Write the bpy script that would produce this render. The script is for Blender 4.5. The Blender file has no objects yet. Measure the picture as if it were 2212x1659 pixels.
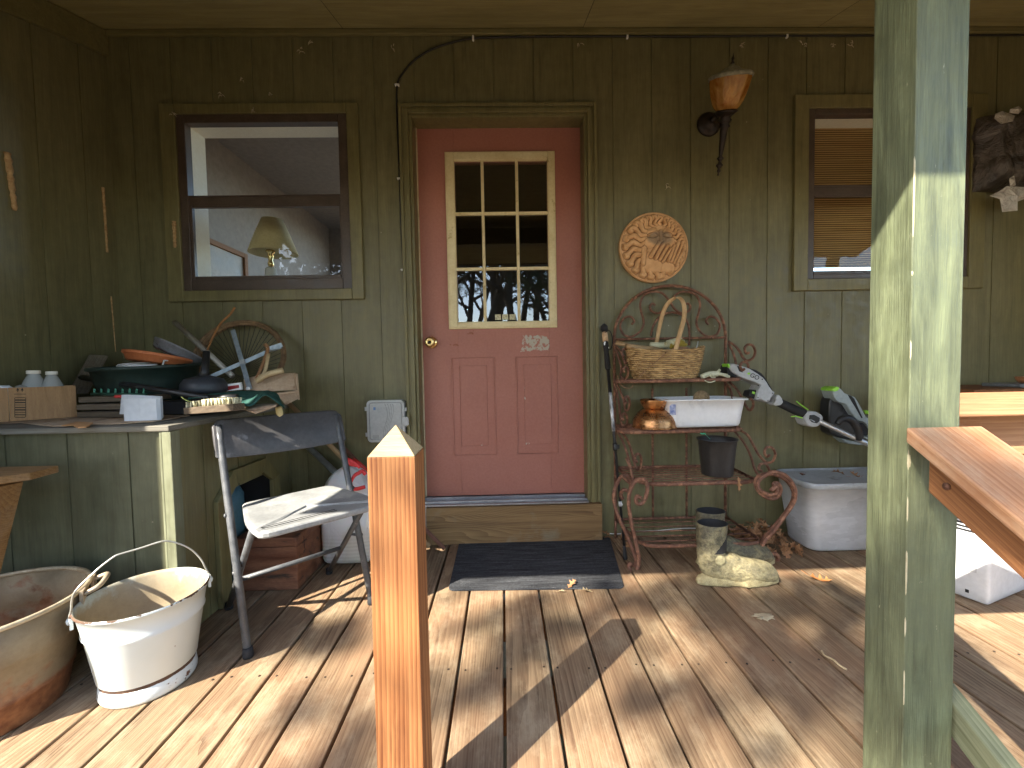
import bpy, bmesh, math, random
from mathutils import Vector, Matrix, Euler, noise
PI = math.pi
random.seed(7)
SC = bpy.context.scene
COL = SC.collection

# ---------------------------------------------------------------- camera
# picture measurements below are in a 2212 x 1659 reading of the photograph
FP, CX, CY, CAMH = 914.5, 1106.0, 829.5, 0.93
_n = Vector((-19.4, -37.5, FP)).normalized()
_x = Vector((1, -0.019, 0)); _x = (_x - _n * _x.dot(_n)).normalized()
_d = _n.cross(_x)
AX = (_x, _n, -_d)
right = Vector([a.x for a in AX]); down = Vector([a.y for a in AX]); fwd = Vector([a.z for a in AX])
cam_d = bpy.data.cameras.new("camera"); cam = bpy.data.objects.new("camera", cam_d); COL.objects.link(cam)
m = Matrix.Identity(4)
for i in range(3):
    m[i][0] = right[i]; m[i][1] = -down[i]; m[i][2] = -fwd[i]
m[2][3] = CAMH
cam.matrix_world = m
cam_d.sensor_width = 36; cam_d.lens = FP / 2212 * 36; cam_d.clip_start = 0.02; cam_d.clip_end = 500
SC.camera = cam

# ---------------------------------------------------------------- sky, sun, exposure
SUN = Vector((0.637, 0.644, -0.775)).normalized()
elev = math.asin(-SUN.z)
world = bpy.data.worlds.new("World"); SC.world = world; world.use_nodes = True
wn = world.node_tree
sky = wn.nodes.new("ShaderNodeTexSky"); sky.sky_type = 'NISHITA'; sky.sun_disc = False
sky.sun_elevation = elev; sky.sun_rotation = math.atan2(-SUN.x, -SUN.y)
bg = wn.nodes["Background"]; bg.inputs[1].default_value = 0.15
wn.links.new(sky.outputs[0], bg.inputs[0])
sd = bpy.data.lights.new("sun", 'SUN'); sd.energy = 2.95; sd.angle = math.radians(0.55); sd.color = (1, 0.925, 0.79)
so = bpy.data.objects.new("sun", sd); COL.objects.link(so)
so.rotation_euler = SUN.to_track_quat('-Z', 'Y').to_euler(); so.location = (-6, -6, 8)
SC.view_settings.view_transform = 'Standard'; SC.view_settings.look = 'None'
SC.view_settings.exposure = 2.75; SC.view_settings.gamma = 1
SC.cycles.max_bounces = 8; SC.cycles.transparent_max_bounces = 12
SC.cycles.use_denoising = True

# ---------------------------------------------------------------- measuring helpers
def ray(p):
    v = Vector((p[0] - CX, p[1] - CY, FP))
    return Vector((v.dot(AX[0]), v.dot(AX[1]), v.dot(AX[2])))
def A(p, Y):                       # point of picture p on the vertical plane y = Y
    r = ray(p); t = Y / r.y
    return Vector((r.x * t, Y, CAMH + r.z * t))
def G(p, z=0.0):                   # ... on the level plane z
    r = ray(p); t = (z - CAMH) / r.z
    return Vector((r.x * t, r.y * t, z))
def zoomer(x0, y0, k): return lambda x, y: (x0 + k * x, y0 + k * y)
R3 = zoomer(1260, 576, .3038); R4 = zoomer(1260, 936, .3092); R8 = zoomer(1296, 72, .3473)
Z2 = zoomer(0, 936, .4358); ZT = zoomer(1548, 756, .16276); ZA = zoomer(0, 705.6, .1953)
ZB = zoomer(345.6, 648, .1736); Z3 = zoomer(432, 864, .26037); Z5 = zoomer(1836, 576, .6525)
YW = 2.248                         # face of the house wall
YD = 2.335                         # face of the door

# ---------------------------------------------------------------- mesh helpers
class MB:
    def __init__(s): s.v = []; s.f = []; s.a = []; s.sm = []
    def add(s, vs, fs, rnd=0.0, smooth=False):
        o = len(s.v); s.v += [Vector(v) for v in vs]; s.f += [tuple(i + o for i in f) for f in fs]
        s.a += [rnd] * len(vs); s.sm += [smooth] * len(fs); return s
    def box(s, x0, x1, y0, y1, z0, z1, rnd=0.0):
        if x0 > x1: x0, x1 = x1, x0
        if y0 > y1: y0, y1 = y1, y0
        if z0 > z1: z0, z1 = z1, z0
        vs = [(x0,y0,z0),(x1,y0,z0),(x1,y1,z0),(x0,y1,z0),(x0,y0,z1),(x1,y0,z1),(x1,y1,z1),(x0,y1,z1)]
        return s.add(vs, [(0,3,2,1),(4,5,6,7),(0,1,5,4),(1,2,6,5),(2,3,7,6),(3,0,4,7)], rnd)
    def obox(s, c, ux, uy, uz, rnd=0.0):    # centre and three half-axis vectors
        c = Vector(c); ux = Vector(ux); uy = Vector(uy); uz = Vector(uz)
        vs = [c + a*ux + b*uy + d*uz for d in (-1, 1) for a, b in ((-1,-1),(1,-1),(1,1),(-1,1))]
        return s.add(vs, [(0,3,2,1),(4,5,6,7),(0,1,5,4),(1,2,6,5),(2,3,7,6),(3,0,4,7)], rnd)
    def plank(s, p0, p1, w, t, side=(0,0,1), rnd=0.0):   # bar from p0 to p1; w along side, t across
        p0 = Vector(p0); p1 = Vector(p1); d = (p1 - p0); sd_ = Vector(side); sd_ = (sd_ - d.normalized() * sd_.dot(d.normalized())).normalized()
        n_ = d.normalized().cross(sd_)
        return s.obox((p0 + p1) / 2, d / 2, sd_ * w / 2, n_ * t / 2, rnd)
    def prism(s, pts, vec, rnd=0.0):        # planar outline swept by vec
        pts = [Vector(p) for p in pts]; vec = Vector(vec); n_ = len(pts)
        fs = [tuple(range(n_)), tuple(range(2*n_-1, n_-1, -1))]
        fs += [((i+1) % n_, i, i + n_, (i+1) % n_ + n_) for i in range(n_)]
        return s.add(pts + [p + vec for p in pts], fs, rnd)
    def tube(s, pts, r, k=8, closed=False, flat=None, rnd=0.0):
        pts = [Vector(p) for p in pts]; n_ = len(pts)
        rs = r if isinstance(r, (list, tuple)) else [r] * n_
        T = []
        for i in range(n_):
            a = pts[(i-1) % n_] if (closed or i > 0) else pts[i]
            b = pts[(i+1) % n_] if (closed or i < n_-1) else pts[i]
            t = (b - a); T.append(t.normalized() if t.length > 1e-9 else Vector((0,0,1)))
        u = T[0].orthogonal().normalized()
        if flat is not None:
            f_ = Vector(flat); u = (f_ - T[0] * f_.dot(T[0])).normalized()
        vs = []; ex = 0.35 if flat is not None else 1
        for i in range(n_):
            u = (u - T[i] * u.dot(T[i]))
            if flat is not None:
                u = Vector(flat) - T[i] * Vector(flat).dot(T[i])
            u.normalize(); w = T[i].cross(u)
            for j in range(k):
                a = 2 * PI * j / k
                vs.append(pts[i] + (u * math.cos(a) + w * math.sin(a) * ex) * rs[i])
        fs = []
        for i in range(n_ if closed else n_ - 1):
            i2 = (i + 1) % n_
            for j in range(k):
                j2 = (j + 1) % k
                fs.append((i*k+j, i*k+j2, i2*k+j2, i2*k+j))
        if not closed:
            fs.append(tuple(range(k-1, -1, -1))); fs.append(tuple((n_-1)*k + j for j in range(k)))
        return s.add(vs, fs, rnd, True)
    def lathe(s, prof, c=(0,0,0), k=32, M=None, sx=1, sy=1, cap=True):
        c = Vector(c); vs = []; n_ = len(prof)
        for r, z in prof:
            for j in range(k):
                a = 2 * PI * j / k
                p = Vector((r * math.cos(a) * sx, r * math.sin(a) * sy, z))
                vs.append((M @ p if M else p) + c)
        fs = []
        for i in range(n_ - 1):
            for j in range(k):
                j2 = (j + 1) % k
                fs.append((i*k+j, i*k+j2, (i+1)*k+j2, (i+1)*k+j))
        if cap:
            fs.append(tuple(range(k-1, -1, -1))); fs.append(tuple((n_-1)*k + j for j in range(k)))
        return s.add(vs, fs, 0, True)
    def loft(s, rings, cap=True, close=True):
        k = len(rings[0]); vs = [p for r in rings for p in r]; fs = []
        for i in range(len(rings) - 1):
            for j in range(k if close else k - 1):
                j2 = (j + 1) % k
                fs.append((i*k+j, i*k+j2, (i+1)*k+j2, (i+1)*k+j))
        if cap:
            fs.append(tuple(range(k-1, -1, -1))); fs.append(tuple((len(rings)-1)*k + j for j in range(k)))
        return s.add(vs, fs, 0, True)
    def grid(s, nx, ny, fn):
        vs = [fn(i / nx, j / ny) for j in range(ny + 1) for i in range(nx + 1)]
        fs = [(j*(nx+1)+i, j*(nx+1)+i+1, (j+1)*(nx+1)+i+1, (j+1)*(nx+1)+i) for j in range(ny) for i in range(nx)]
        return s.add(vs, fs, 0, True)
    def build(s, name, mat, parent=None, bevel=0, seg=2, fix=True, thick=0, sub=0):
        off = Vector((0, 0, 0))
        if parent is not None:
            o = parent
            while o is not None: off += o.location; o = o.parent
            loc = Vector((0, 0, 0))
        else:
            xs = [v.x for v in s.v]; ys = [v.y for v in s.v]; zs = [v.z for v in s.v]
            loc = Vector(((min(xs)+max(xs))/2, (min(ys)+max(ys))/2, min(zs))); off = loc
        me = bpy.data.meshes.new(name)
        me.from_pydata([v - off for v in s.v], [], s.f)
        at = me.attributes.new("rnd", 'FLOAT', 'POINT'); at.data.foreach_set("value", s.a)
        me.polygons.foreach_set("use_smooth", s.sm)
        me.update()
        if fix:
            bm = bmesh.new(); bm.from_mesh(me); bmesh.ops.recalc_face_normals(bm, faces=bm.faces); bm.to_mesh(me); bm.free()
        me.materials.append(mat)
        ob = bpy.data.objects.new(name, me); COL.objects.link(ob); ob.parent = parent; ob.location = loc
        if thick:
            md = ob.modifiers.new("t", 'SOLIDIFY'); md.thickness = thick; md.offset = 0
        if bevel:
            md = ob.modifiers.new("b", 'BEVEL'); md.width = bevel; md.segments = seg; md.limit_method = 'ANGLE'; md.angle_limit = math.radians(35); md.harden_normals = False
        if sub:
            md = ob.modifiers.new("s", 'SUBSURF'); md.levels = sub; md.render_levels = sub
        return ob

def tag(o, label=None, cat=None, group=None, kind=None):
    if label: o["label"] = label
    if cat: o["category"] = cat
    if group: o["group"] = group
    if kind: o["kind"] = kind
    return o
def thing(name, label, cat, loc=(0,0,0), group=None):
    o = bpy.data.objects.new(name, None); o.empty_display_size = .05; COL.objects.link(o); o.location = Vector(loc)
    return tag(o, label, cat, group)
def copy_thing(o, label, loc, rotz=0, scale=1):
    c = o.copy(); COL.objects.link(c); c.location = loc; c.rotation_euler = (0, 0, rotz); c.scale = (scale,)*3; c["label"] = label
    for ch in o.children:
        d = ch.copy(); COL.objects.link(d); d.parent = c
        for g in ch.children:
            e = g.copy(); COL.objects.link(e); e.parent = d
    return c
def bez(pts, n=8):                 # smooth curve through points (Catmull-Rom)
    pts = [Vector(p) for p in pts]; out = []
    P = [pts[0] * 2 - pts[1]] + pts + [pts[-1] * 2 - pts[-2]]
    for i in range(1, len(P) - 2):
        p0, p1, p2, p3 = P[i-1:i+3]
        for k in range(n):
            t = k / n
            out.append(0.5 * ((2*p1) + (p2-p0)*t + (2*p0-5*p1+4*p2-p3)*t*t + (3*p1-p0-3*p2+p3)*t**3))
    out.append(pts[-1]); return out
def text_mesh(txt, name, mat, parent, origin, ux, uz, size, extrude=.0006, align='CENTER'):
    cu = bpy.data.curves.new(name, 'FONT'); cu.body = txt; cu.size = size; cu.extrude = extrude; cu.align_x = align; cu.align_y = 'CENTER'
    tmp = bpy.data.objects.new("t", cu); COL.objects.link(tmp)
    bpy.context.view_layer.update()
    me = bpy.data.meshes.new_from_object(tmp.evaluated_get(bpy.context.evaluated_depsgraph_get()))
    bpy.data.objects.remove(tmp)
    ux = Vector(ux).normalized(); uz = Vector(uz); uz = (uz - ux * uz.dot(ux)).normalized(); nn = ux.cross(uz)
    off = Vector((0,0,0)); o = parent
    while o is not None: off += o.location; o = o.parent
    for v in me.vertices: v.co = Vector(origin) - off + ux * v.co.x + uz * v.co.y + nn * v.co.z
    me.materials.clear(); me.materials.append(mat); me.name = name
    ob = bpy.data.objects.new(name, me); COL.objects.link(ob); ob.parent = parent
    return ob

# ---------------------------------------------------------------- materials
class Mt:
    def __init__(s, name):
        s.m = bpy.data.materials.new(name); s.m.use_nodes = True; s.t = s.m.node_tree; s.N = s.t.nodes; s.L = s.t.links
        s.bsdf = s.N["Principled BSDF"]; s.out = s.N["Material Output"]
    def n(s, typ, ins=None, **kw):
        nd = s.N.new("ShaderNode" + typ)
        for k, v in kw.items(): setattr(nd, k, v)
        for k, v in (ins or {}).items(): s.set(nd.inputs[k], v)
        return nd
    def set(s, sock, v):
        if isinstance(v, bpy.types.NodeSocket): s.L.new(v, sock)
        elif isinstance(v, bpy.types.Node): s.L.new(v.outputs[0], sock)
        elif isinstance(v, (tuple, list)) and len(v) == 3 and sock.type == 'RGBA': sock.default_value = (*v, 1)
        else: sock.default_value = v
    pre = None
    def coord(s, scale=(1,1,1), rot=(0,0,0), shift=True):
        tc = s.n("TexCoord").outputs["Object"]
        if s.pre: tc = s.n("Mapping", {"Vector": tc, "Rotation": s.pre}).outputs[0]
        at = s.n("Attribute", attribute_name="rnd").outputs["Fac"]
        if shift:
            sh = s.n("VectorMath", {0: s.n("CombineXYZ", {0: at, 1: at, 2: at}), 1: (7.3, 3.1, 5.7)}, operation='MULTIPLY')
            tc = s.n("VectorMath", {0: tc, 1: sh}, operation='ADD').outputs[0]
        return s.n("Mapping", {"Vector": tc, "Scale": scale, "Rotation": rot}).outputs[0]
    def noise(s, vec, scale=5, detail=4, rough=.55, dist=0):
        return s.n("TexNoise", {"Vector": vec, "Scale": scale, "Detail": detail, "Roughness": rough, "Distortion": dist}).outputs[0]
    def ramp(s, fac, stops, interp='LINEAR'):
        r = s.n("ValToRGB", {0: fac}); r.color_ramp.interpolation = interp
        el = r.color_ramp.elements
        while len(el) < len(stops): el.new(0.5)
        for e, (p, c) in zip(el, stops):
            e.position = p; e.color = (*c, 1) if isinstance(c, (tuple, list)) else (c, c, c, 1)
        return r.outputs[0]
    def mix(s, f, a, b, mode='MIX'):
        nd = s.n("Mix", data_type='RGBA', blend_type=mode); s.set(nd.inputs[0], f); s.set(nd.inputs[6], a); s.set(nd.inputs[7], b)
        return nd.outputs[2]
    def math(s, op, a, b=0.0):
        return s.n("Math", {0: a, 1: b}, operation=op).outputs[0]
    def bump(s, h, strength=.3, dist=.01):
        nd = s.n("Bump", {"Height": h, "Strength": strength, "Distance": dist}); s.L.new(nd.outputs[0], s.bsdf.inputs["Normal"])
    def fin(s, col, rough=.6, metal=0, spec=.5, **kw):
        s.set(s.bsdf.inputs["Base Color"], col); s.set(s.bsdf.inputs["Roughness"], rough); s.set(s.bsdf.inputs["Metallic"], metal)
        s.set(s.bsdf.inputs["Specular IOR Level"], spec)
        for k, v in kw.items(): s.set(s.bsdf.inputs[k], v)
        return s.m

def pm(name, c1, c2, scale=8, rough=.6, bump=.1, metal=0, stretch=(1,1,1), c3=None, t3=.62, s3=3, detail=5, dist=.004, rr=.12, spec=.5, **kw):
    """two-tone mottled surface, optional third colour in larger patches"""
    q = Mt(name); v = q.coord(stretch)
    n1 = q.noise(v, scale, detail)
    col = q.ramp(n1, [(.3, c1), (.7, c2)])
    if c3:
        n3 = q.noise(v, s3, 6, .65); msk = q.ramp(n3, [(t3 - .04, 0.0), (t3 + .04, 1.0)])
        col = q.mix(msk, col, c3)
    fine = q.noise(v, scale * 9, 3)
    col = q.mix(.25, col, q.ramp(fine, [(.3, .25), (.7, .9)]), 'SOFT_LIGHT')
    r = q.n("MapRange", {0: n1, 1: .25, 2: .75, 3: max(.02, rough - rr), 4: min(1, rough + rr)}).outputs[0]
    if bump: q.bump(q.math('ADD', n1, q.math('MULTIPLY', fine, .4)), bump, dist)
    return q.fin(col, r, metal, spec, **kw)

def wood(name, dark, light, axis='Y', rings=26, warp=.09, rough=.75, bump=.35, dust=None, red=None, blot=None, along=.07, c0=(.31, .17, .05), spread=(.2,.8), fine_amt=.5, dusty=.56, pre=None, irr=.6):
    """plain-sawn lumber: growth rings cut lengthwise, with pores, optional dust, red heartwood and knots"""
    q = Mt(name); q.pre = pre
    sc = {'X': (along, 1, 1), 'Y': (1, along, 1), 'Z': (1, 1, along)}[axis]
    v = q.coord(sc)
    off = {'X': (0, c0[0], c0[1]), 'Y': (c0[0], 0, c0[1]), 'Z': (c0[0], c0[1], 0)}[axis]
    vv = q.n("VectorMath", {0: v, 1: off}, operation='ADD').outputs[0]
    nz = q.n("TexNoise", {"Vector": v, "Scale": 3.2, "Detail": 2.0, "Roughness": .5}).outputs["Color"]
    nz = q.n("VectorMath", {0: nz, 1: (.5, .5, .5)}, operation='SUBTRACT').outputs[0]
    nz = q.n("VectorMath", {0: nz, "Scale": warp * 2}, operation='SCALE').outputs[0]
    vv = q.n("VectorMath", {0: vv, 1: nz}, operation='ADD').outputs[0]
    w = q.n("TexWave", {"Vector": vv, "Scale": rings, "Distortion": 1.2, "Detail": 2.0, "Detail Scale": 1.5, "Detail Roughness": .6}, wave_type='RINGS', rings_direction=axis, wave_profile='SAW').outputs["Fac"]
    fs = {'X': (.025, 1, 1), 'Y': (1, .025, 1), 'Z': (1, 1, .025)}[axis]
    vf = q.coord(fs)
    pore = q.noise(vf, 260, 3, .7)
    ms = {'X': (.045, 1, 1), 'Y': (1, .045, 1), 'Z': (1, 1, .045)}[axis]
    mid = q.noise(q.coord(ms), rings * 1.3, 5, .65, .5)
    w = q.math('ADD', q.math('MULTIPLY', w, 1 - irr), q.math('MULTIPLY', q.n('MapRange', {0: mid, 1: .25, 2: .75}).outputs[0], irr))
    g = q.math('ADD', q.math('MULTIPLY', w, 1 - fine_amt), q.math('MULTIPLY', pore, fine_amt))
    col = q.ramp(g, [(spread[0], light), (spread[1], dark)])
    vo = q.coord((1, 1, 1))
    big = q.noise(vo, 2.2, 5, .6)
    col = q.mix(q.ramp(big, [(.35, 0.0), (.75, .55)]), col, red or dark)
    if dust:
        dn = q.noise(q.coord({'X': (.5,1,1), 'Y': (1,.5,1), 'Z': (1,1,.5)}[axis]), 11, 8, .72)
        col = q.mix(q.ramp(dn, [(dusty - .08, 0.0), (dusty + .16, .5)]), col, dust)
    if blot:
        bn = q.noise(vo, 6, 6, .6); col = q.mix(q.ramp(bn, [(.58, 0.0), (.75, .7)]), col, blot)
    at = q.n("Attribute", attribute_name="rnd").outputs["Fac"]
    hsv = q.n("HueSaturation", {"Value": q.n("MapRange", {0: q.math('FRACT', q.math('MULTIPLY', at, 7.77)), 3: .86, 4: 1.12}).outputs[0], "Color": col}).outputs[0]
    q.bump(q.math('ADD', q.math('MULTIPLY', w, .8), pore), bump, .0012)
    return q.fin(hsv, q.ramp(pore, [(.3, rough - .1), (.7, rough + .1)]), 0, .35)

def painted(name, c1, c2, wear=None, wt=.7, rough=.45, specks=True, axis='Z', grain=.25, green=None, streak=.3):
    """old exterior paint over rough-sawn plywood or lumber"""
    q = Mt(name)
    sc = {'X': (.03, 1, 1), 'Y': (1, .03, 1), 'Z': (1, 1, .03)}[axis]
    gr = q.noise(q.coord(sc), 140, 4, .7); vo = q.coord()
    n1 = q.noise(vo, 1.7, 5, .6); n2 = q.noise(vo, 22, 4, .6)
    col = q.ramp(n1, [(.32, c1), (.68, c2)])
    col = q.mix(.3, col, q.ramp(gr, [(.3, .3), (.7, .75)]), 'OVERLAY')
    col = q.mix(.18, col, q.ramp(n2, [(.3, .2), (.7, .85)]), 'SOFT_LIGHT')
    st_ = q.noise(q.coord({'X': (.12,1,1), 'Y': (1,.12,1), 'Z': (1,1,.12)}[axis]), 24, 6, .7, .6); col = q.mix(streak, col, q.ramp(st_, [(.32, .18), (.68, .82)]), 'OVERLAY')
    if green: col = q.mix(q.ramp(q.noise(vo, 3.4, 6, .65), [(.5, 0.0), (.66, .8)]), col, green)
    if wear:
        wn_ = q.noise(q.coord({'X': (.25,1,1), 'Y': (1,.25,1), 'Z': (1,1,.25)}[axis]), 38, 6, .7)
        col = q.mix(q.ramp(wn_, [(wt, 0.0), (wt + .03, .9)]), col, wear)
    if specks:      # web scraps and dust caught on the paint
        vr = q.n("TexVoronoi", {"Vector": vo, "Scale": 13.0, "Randomness": 1.0}).outputs["Distance"]
        msk = q.math('MULTIPLY', q.ramp(vr, [(.030, 1.0), (.05, 0.0)]), q.ramp(q.noise(vo, 2.3, 3), [(.52, 0.0), (.60, 1.0)]))
        col = q.mix(q.math('MULTIPLY', msk, .75), col, (.42, .38, .28))
        dn = q.noise(vo, 60, 5, .75); col = q.mix(q.ramp(dn, [(.67, 0.0), (.74, .45)]), col, (.3, .29, .2))
    q.bump(q.math('ADD', gr, q.math('MULTIPLY', n2, .5)), grain, .0015)
    return q.fin(col, q.ramp(n2, [(.3, rough - .08), (.7, rough + .14)]), 0, .5)

W_ = {}
W_['wall'] = painted("olive_wall_paint", (.128, .115, .052), (.158, .144, .074), rough=.40)
W_['trim'] = painted("olive_trim_paint", (.140, .122, .050), (.172, .152, .070), wear=(.30, .27, .19), wt=.74, rough=.4, axis='X')
W_['trimz'] = painted("olive_trim_paint_upright", (.140, .122, .050), (.172, .152, .070), wear=(.30, .27, .19), wt=.74, rough=.4)
W_['post'] = painted("weathered_green_post_paint", (.080, .098, .055), (.155, .168, .092), wear=(.38, .37, .25), wt=.69, rough=.5, grain=1.3, green=(.075, .09, .055), streak=.8)
W_['cab'] = painted("cabinet_paint", (.082, .082, .048), (.108, .108, .066), wear=(.35, .34, .25), wt=.76, rough=.36)
W_['corner'] = painted("sunlit_corner_paint", (.14, .145, .09), (.185, .19, .12), wear=(.38, .37, .28), wt=.68, rough=.45)  # corner paint lightened to stand in for the sun falling there
W_['brown'] = pm("brown_window_enamel", (.055, .038, .03), (.085, .06, .048), 14, .38, .04)
W_['deck'] = wood("deck_lumber", (.062, .037, .021), (.315, .225, .132), 'Y', rings=32, warp=.16, red=(.30, .155, .085), dust=(.50, .40, .26), dusty=.57, rough=.72, bump=.8, fine_amt=.45, spread=(.25, .75))
W_['newel'] = wood("fresh_orange_lumber", (.13, .036, .011), (.44, .20, .075), 'Z', rings=34, warp=.085, red=(.44, .15, .045), rough=.62, bump=.9, along=.06, fine_amt=.14, spread=(.35, .80), c0=(.085, .06, 0))
W_['endgrain'] = wood("cut_post_top", (.42, .27, .12), (.80, .62, .36), 'X', rings=120, warp=.02, rough=.8, bump=.5, along=1, fine_amt=.35)
W_['rail'] = wood("rail_lumber", (.20, .08, .035), (.52, .29, .15), 'Y', rings=34, warp=.07, red=(.40, .16, .07), dust=(.66, .48, .32), dusty=.66, rough=.7, bump=.45, fine_amt=.55)
W_['railx'] = wood("rail_lumber_cross", (.20, .08, .035), (.52, .29, .15), 'X', rings=34, warp=.07, red=(.40, .16, .07), dust=(.66, .48, .32), dusty=.66, rough=.7, bump=.45, fine_amt=.55)
W_['raildark'] = wood("rail_side_lumber", (.10, .04, .016), (.34, .15, .055), 'Y', rings=40, warp=.12, red=(.24, .09, .03), rough=.7, bump=.35)
W_['kick'] = wood("threshold_lumber", (.09, .048, .02), (.34, .215, .095), 'X', rings=30, warp=.30, red=(.26, .14, .055), blot=(.26, .23, .16), rough=.72, bump=.4, along=.16, fine_amt=.25, c0=(.02, .02, 0))
W_['oldwood'] = wood("grey_old_wood", (.07, .05, .035), (.24, .18, .12), 'X', rings=30, warp=.08, rough=.85, bump=.5, fine_amt=.5)
W_['oldwoodz'] = wood("grey_old_wood_upright", (.08, .06, .045), (.28, .24, .17), 'Z', rings=30, warp=.08, rough=.85, bump=.5, fine_amt=.5)
W_['stoolwood'] = wood("workbench_wood", (.12, .06, .02), (.40, .24, .10), 'X', rings=36, warp=.1, rough=.8, bump=.5, dust=(.25, .20, .14))
W_['countertop'] = wood("weathered_counter_edge", (.12, .11, .09), (.30, .28, .23), 'X', rings=28, warp=.08, rough=.8, bump=.5, fine_amt=.6)
W_['mildew'] = wood("mildewed_green_rail", (.10, .12, .06), (.30, .33, .20), 'Y', rings=30, warp=.08, rough=.8, bump=.5, blot=(.06, .07, .05))
W_['black'] = pm("black_plastic", (.010, .010, .011), (.022, .022, .024), 20, .42, .05)
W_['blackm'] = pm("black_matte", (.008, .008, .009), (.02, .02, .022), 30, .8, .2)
W_['cable'] = pm("black_cable_jacket", (.008, .008, .008), (.02, .02, .018), 20, .5, .02)
W_['white'] = pm("white_plastic", (.74, .75, .77), (.82, .83, .85), 6, .32, .03, c3=(.62, .60, .58), t3=.72, s3=5)
W_['offwhite'] = pm("cream_paint", (.62, .50, .27), (.74, .63, .38), 10, .45, .08, c3=(.42, .31, .13), t3=.66, s3=16, dist=.001)
W_['cream'] = pm("cream_interior_paint", (.80, .74, .64), (.85, .79, .69), 6, .6, .02)
W_['alu'] = pm("dull_aluminium", (.30, .30, .31), (.42, .42, .43), 12, .4, .05, metal=.85)
W_['galv'] = pm("galvanised_steel", (.32, .34, .36), (.50, .53, .56), 30, .4, .1, metal=.7)
W_['brass'] = pm("brass", (.62, .42, .16), (.80, .60, .28), 12, .22, .03, metal=1)
W_['rust'] = pm("rusty_wrought_iron", (.085, .036, .022), (.22, .10, .062), 55, .82, .9, c3=(.30, .145, .085), t3=.56, s3=28, dist=.002, detail=7)
W_['concrete'] = pm("soil", (.08, .055, .035), (.16, .12, .08), 5, .9, .5)
W_['dirtgrass'] = pm("yard_leaf_litter", (.10, .065, .035), (.20, .14, .07), 3, .95, .6, c3=(.07, .09, .03), t3=.58, s3=.8)

SLP = (-math.atan(.66), 0, 0)
W_['railslope'] = wood("stair_rail_lumber", (.20, .08, .035), (.52, .29, .15), 'Y', rings=30, warp=.06, red=(.40, .16, .07), dust=(.56, .43, .29), dusty=.52, rough=.75, bump=.8, fine_amt=.4, spread=(.25, .75), pre=SLP)
W_['raildarkslope'] = wood("stair_rail_side_lumber", (.09, .035, .014), (.36, .165, .065), 'Y', rings=40, warp=.12, red=(.26, .10, .035), rough=.7, bump=.4, pre=SLP)
W_['mildew'] = wood("mildewed_green_rail", (.08, .09, .045), (.26, .27, .17), 'Y', rings=30, warp=.08, rough=.8, bump=.5, blot=(.05, .06, .04), pre=(-math.atan(.55), 0, 0))
# ---------------------------------------------------------------- glass and special materials
def clear_glass(name, ior=1.6, tint=(.93, .95, .94)):
    q = Mt(name); q.N.remove(q.bsdf)
    fr = q.n("Fresnel", {"IOR": ior}); tr = q.n("BsdfTransparent", {"Color": tint}); gl = q.n("BsdfGlossy", {"Color": (1, 1, 1), "Roughness": .01})
    nz = q.n("TexNoise", {"Vector": q.n("TexCoord").outputs["Object"], "Scale": 2.0, "Detail": 1.0}).outputs[0]
    bp = q.n("Bump", {"Height": nz, "Strength": .04, "Distance": .01}); q.L.new(bp.outputs[0], gl.inputs["Normal"])
    bf = q.n("NewGeometry").outputs["Backfacing"]; fr = q.math('MULTIPLY', fr.outputs[0], q.math('SUBTRACT', 1.0, bf))
    mx = q.n("MixShader", {0: fr}); q.L.new(tr.outputs[0], mx.inputs[1]); q.L.new(gl.outputs[0], mx.inputs[2])
    q.L.new(mx.outputs[0], q.out.inputs[0]); return q.m
W_['glass'] = clear_glass("window_glass", 1.42)
W_['doorglass'] = clear_glass("door_glass", 1.85, (.75, .75, .72))
q = Mt("hazy_clear_plastic"); q.set(q.bsdf.inputs["Base Color"], (.55, .56, .55)); q.set(q.bsdf.inputs["Roughness"], .25); q.set(q.bsdf.inputs["Alpha"], .55); W_['jug'] = q.m

def local_mask(q, c, half, off):        # soft box mask about a world point, in the object's own coordinates
    tc = q.n("TexCoord").outputs["Object"]
    d = q.n("VectorMath", {0: tc, 1: Vector(c) - Vector(off)}, operation='SUBTRACT').outputs[0]
    sx = q.n("SeparateXYZ", {0: d})
    ax = q.math('ABSOLUTE', q.math('DIVIDE', sx.outputs[0], half[0])); az = q.math('ABSOLUTE', q.math('DIVIDE', sx.outputs[2], half[1]))
    return q.n("MapRange", {0: q.math('MAXIMUM', ax, az), 1: .45, 2: 1.1, 3: 1.0, 4: 0.0}).outputs[0]
HL = Vector((0, YW, 0))                 # the house's own origin
def door_paint():
    q = Mt("faded_red_door_paint"); v = q.coord(shift=False)
    n1 = q.noise(v, 2.5, 4, .6); fine = q.noise(v, 90, 4)
    col = q.ramp(n1, [(.3, (.345, .128, .092)), (.7, (.385, .156, .118))])
    col = q.mix(.2, col, q.ramp(fine, [(.3, .3), (.7, .8)]), 'SOFT_LIGHT')
    ch = q.noise(v, 34, 7, .68)
    for c, h, cl, th in ((A((1157, 741), YD), (.13, .075), (.42, .38, .31), .455), (A((1015, 718), YD), (.04, .02), (.22, .06, .02), .50),
                         (A((1140, 960), YD), (.02, .02), (.55, .50, .42), .52), (A((1134, 850), YD), (.008, .09), (.5, .42, .36), .56), (A((1040, 960), YD), (.02, .015), (.5, .42, .36), .58),
                         (A((980, 745), YD), (.05, .012), (.24, .07, .03), .5)):
        k = q.math('MULTIPLY', local_mask(q, c, h, HL), ch)
        col = q.mix(q.ramp(k, [(th - .01, 0.0), (th + .01, 1.0)]), col, cl)
    q.bump(fine, .12, .001)
    return q.fin(col, q.ramp(n1, [(.3, .42), (.7, .55)]), 0, .45)
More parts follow.
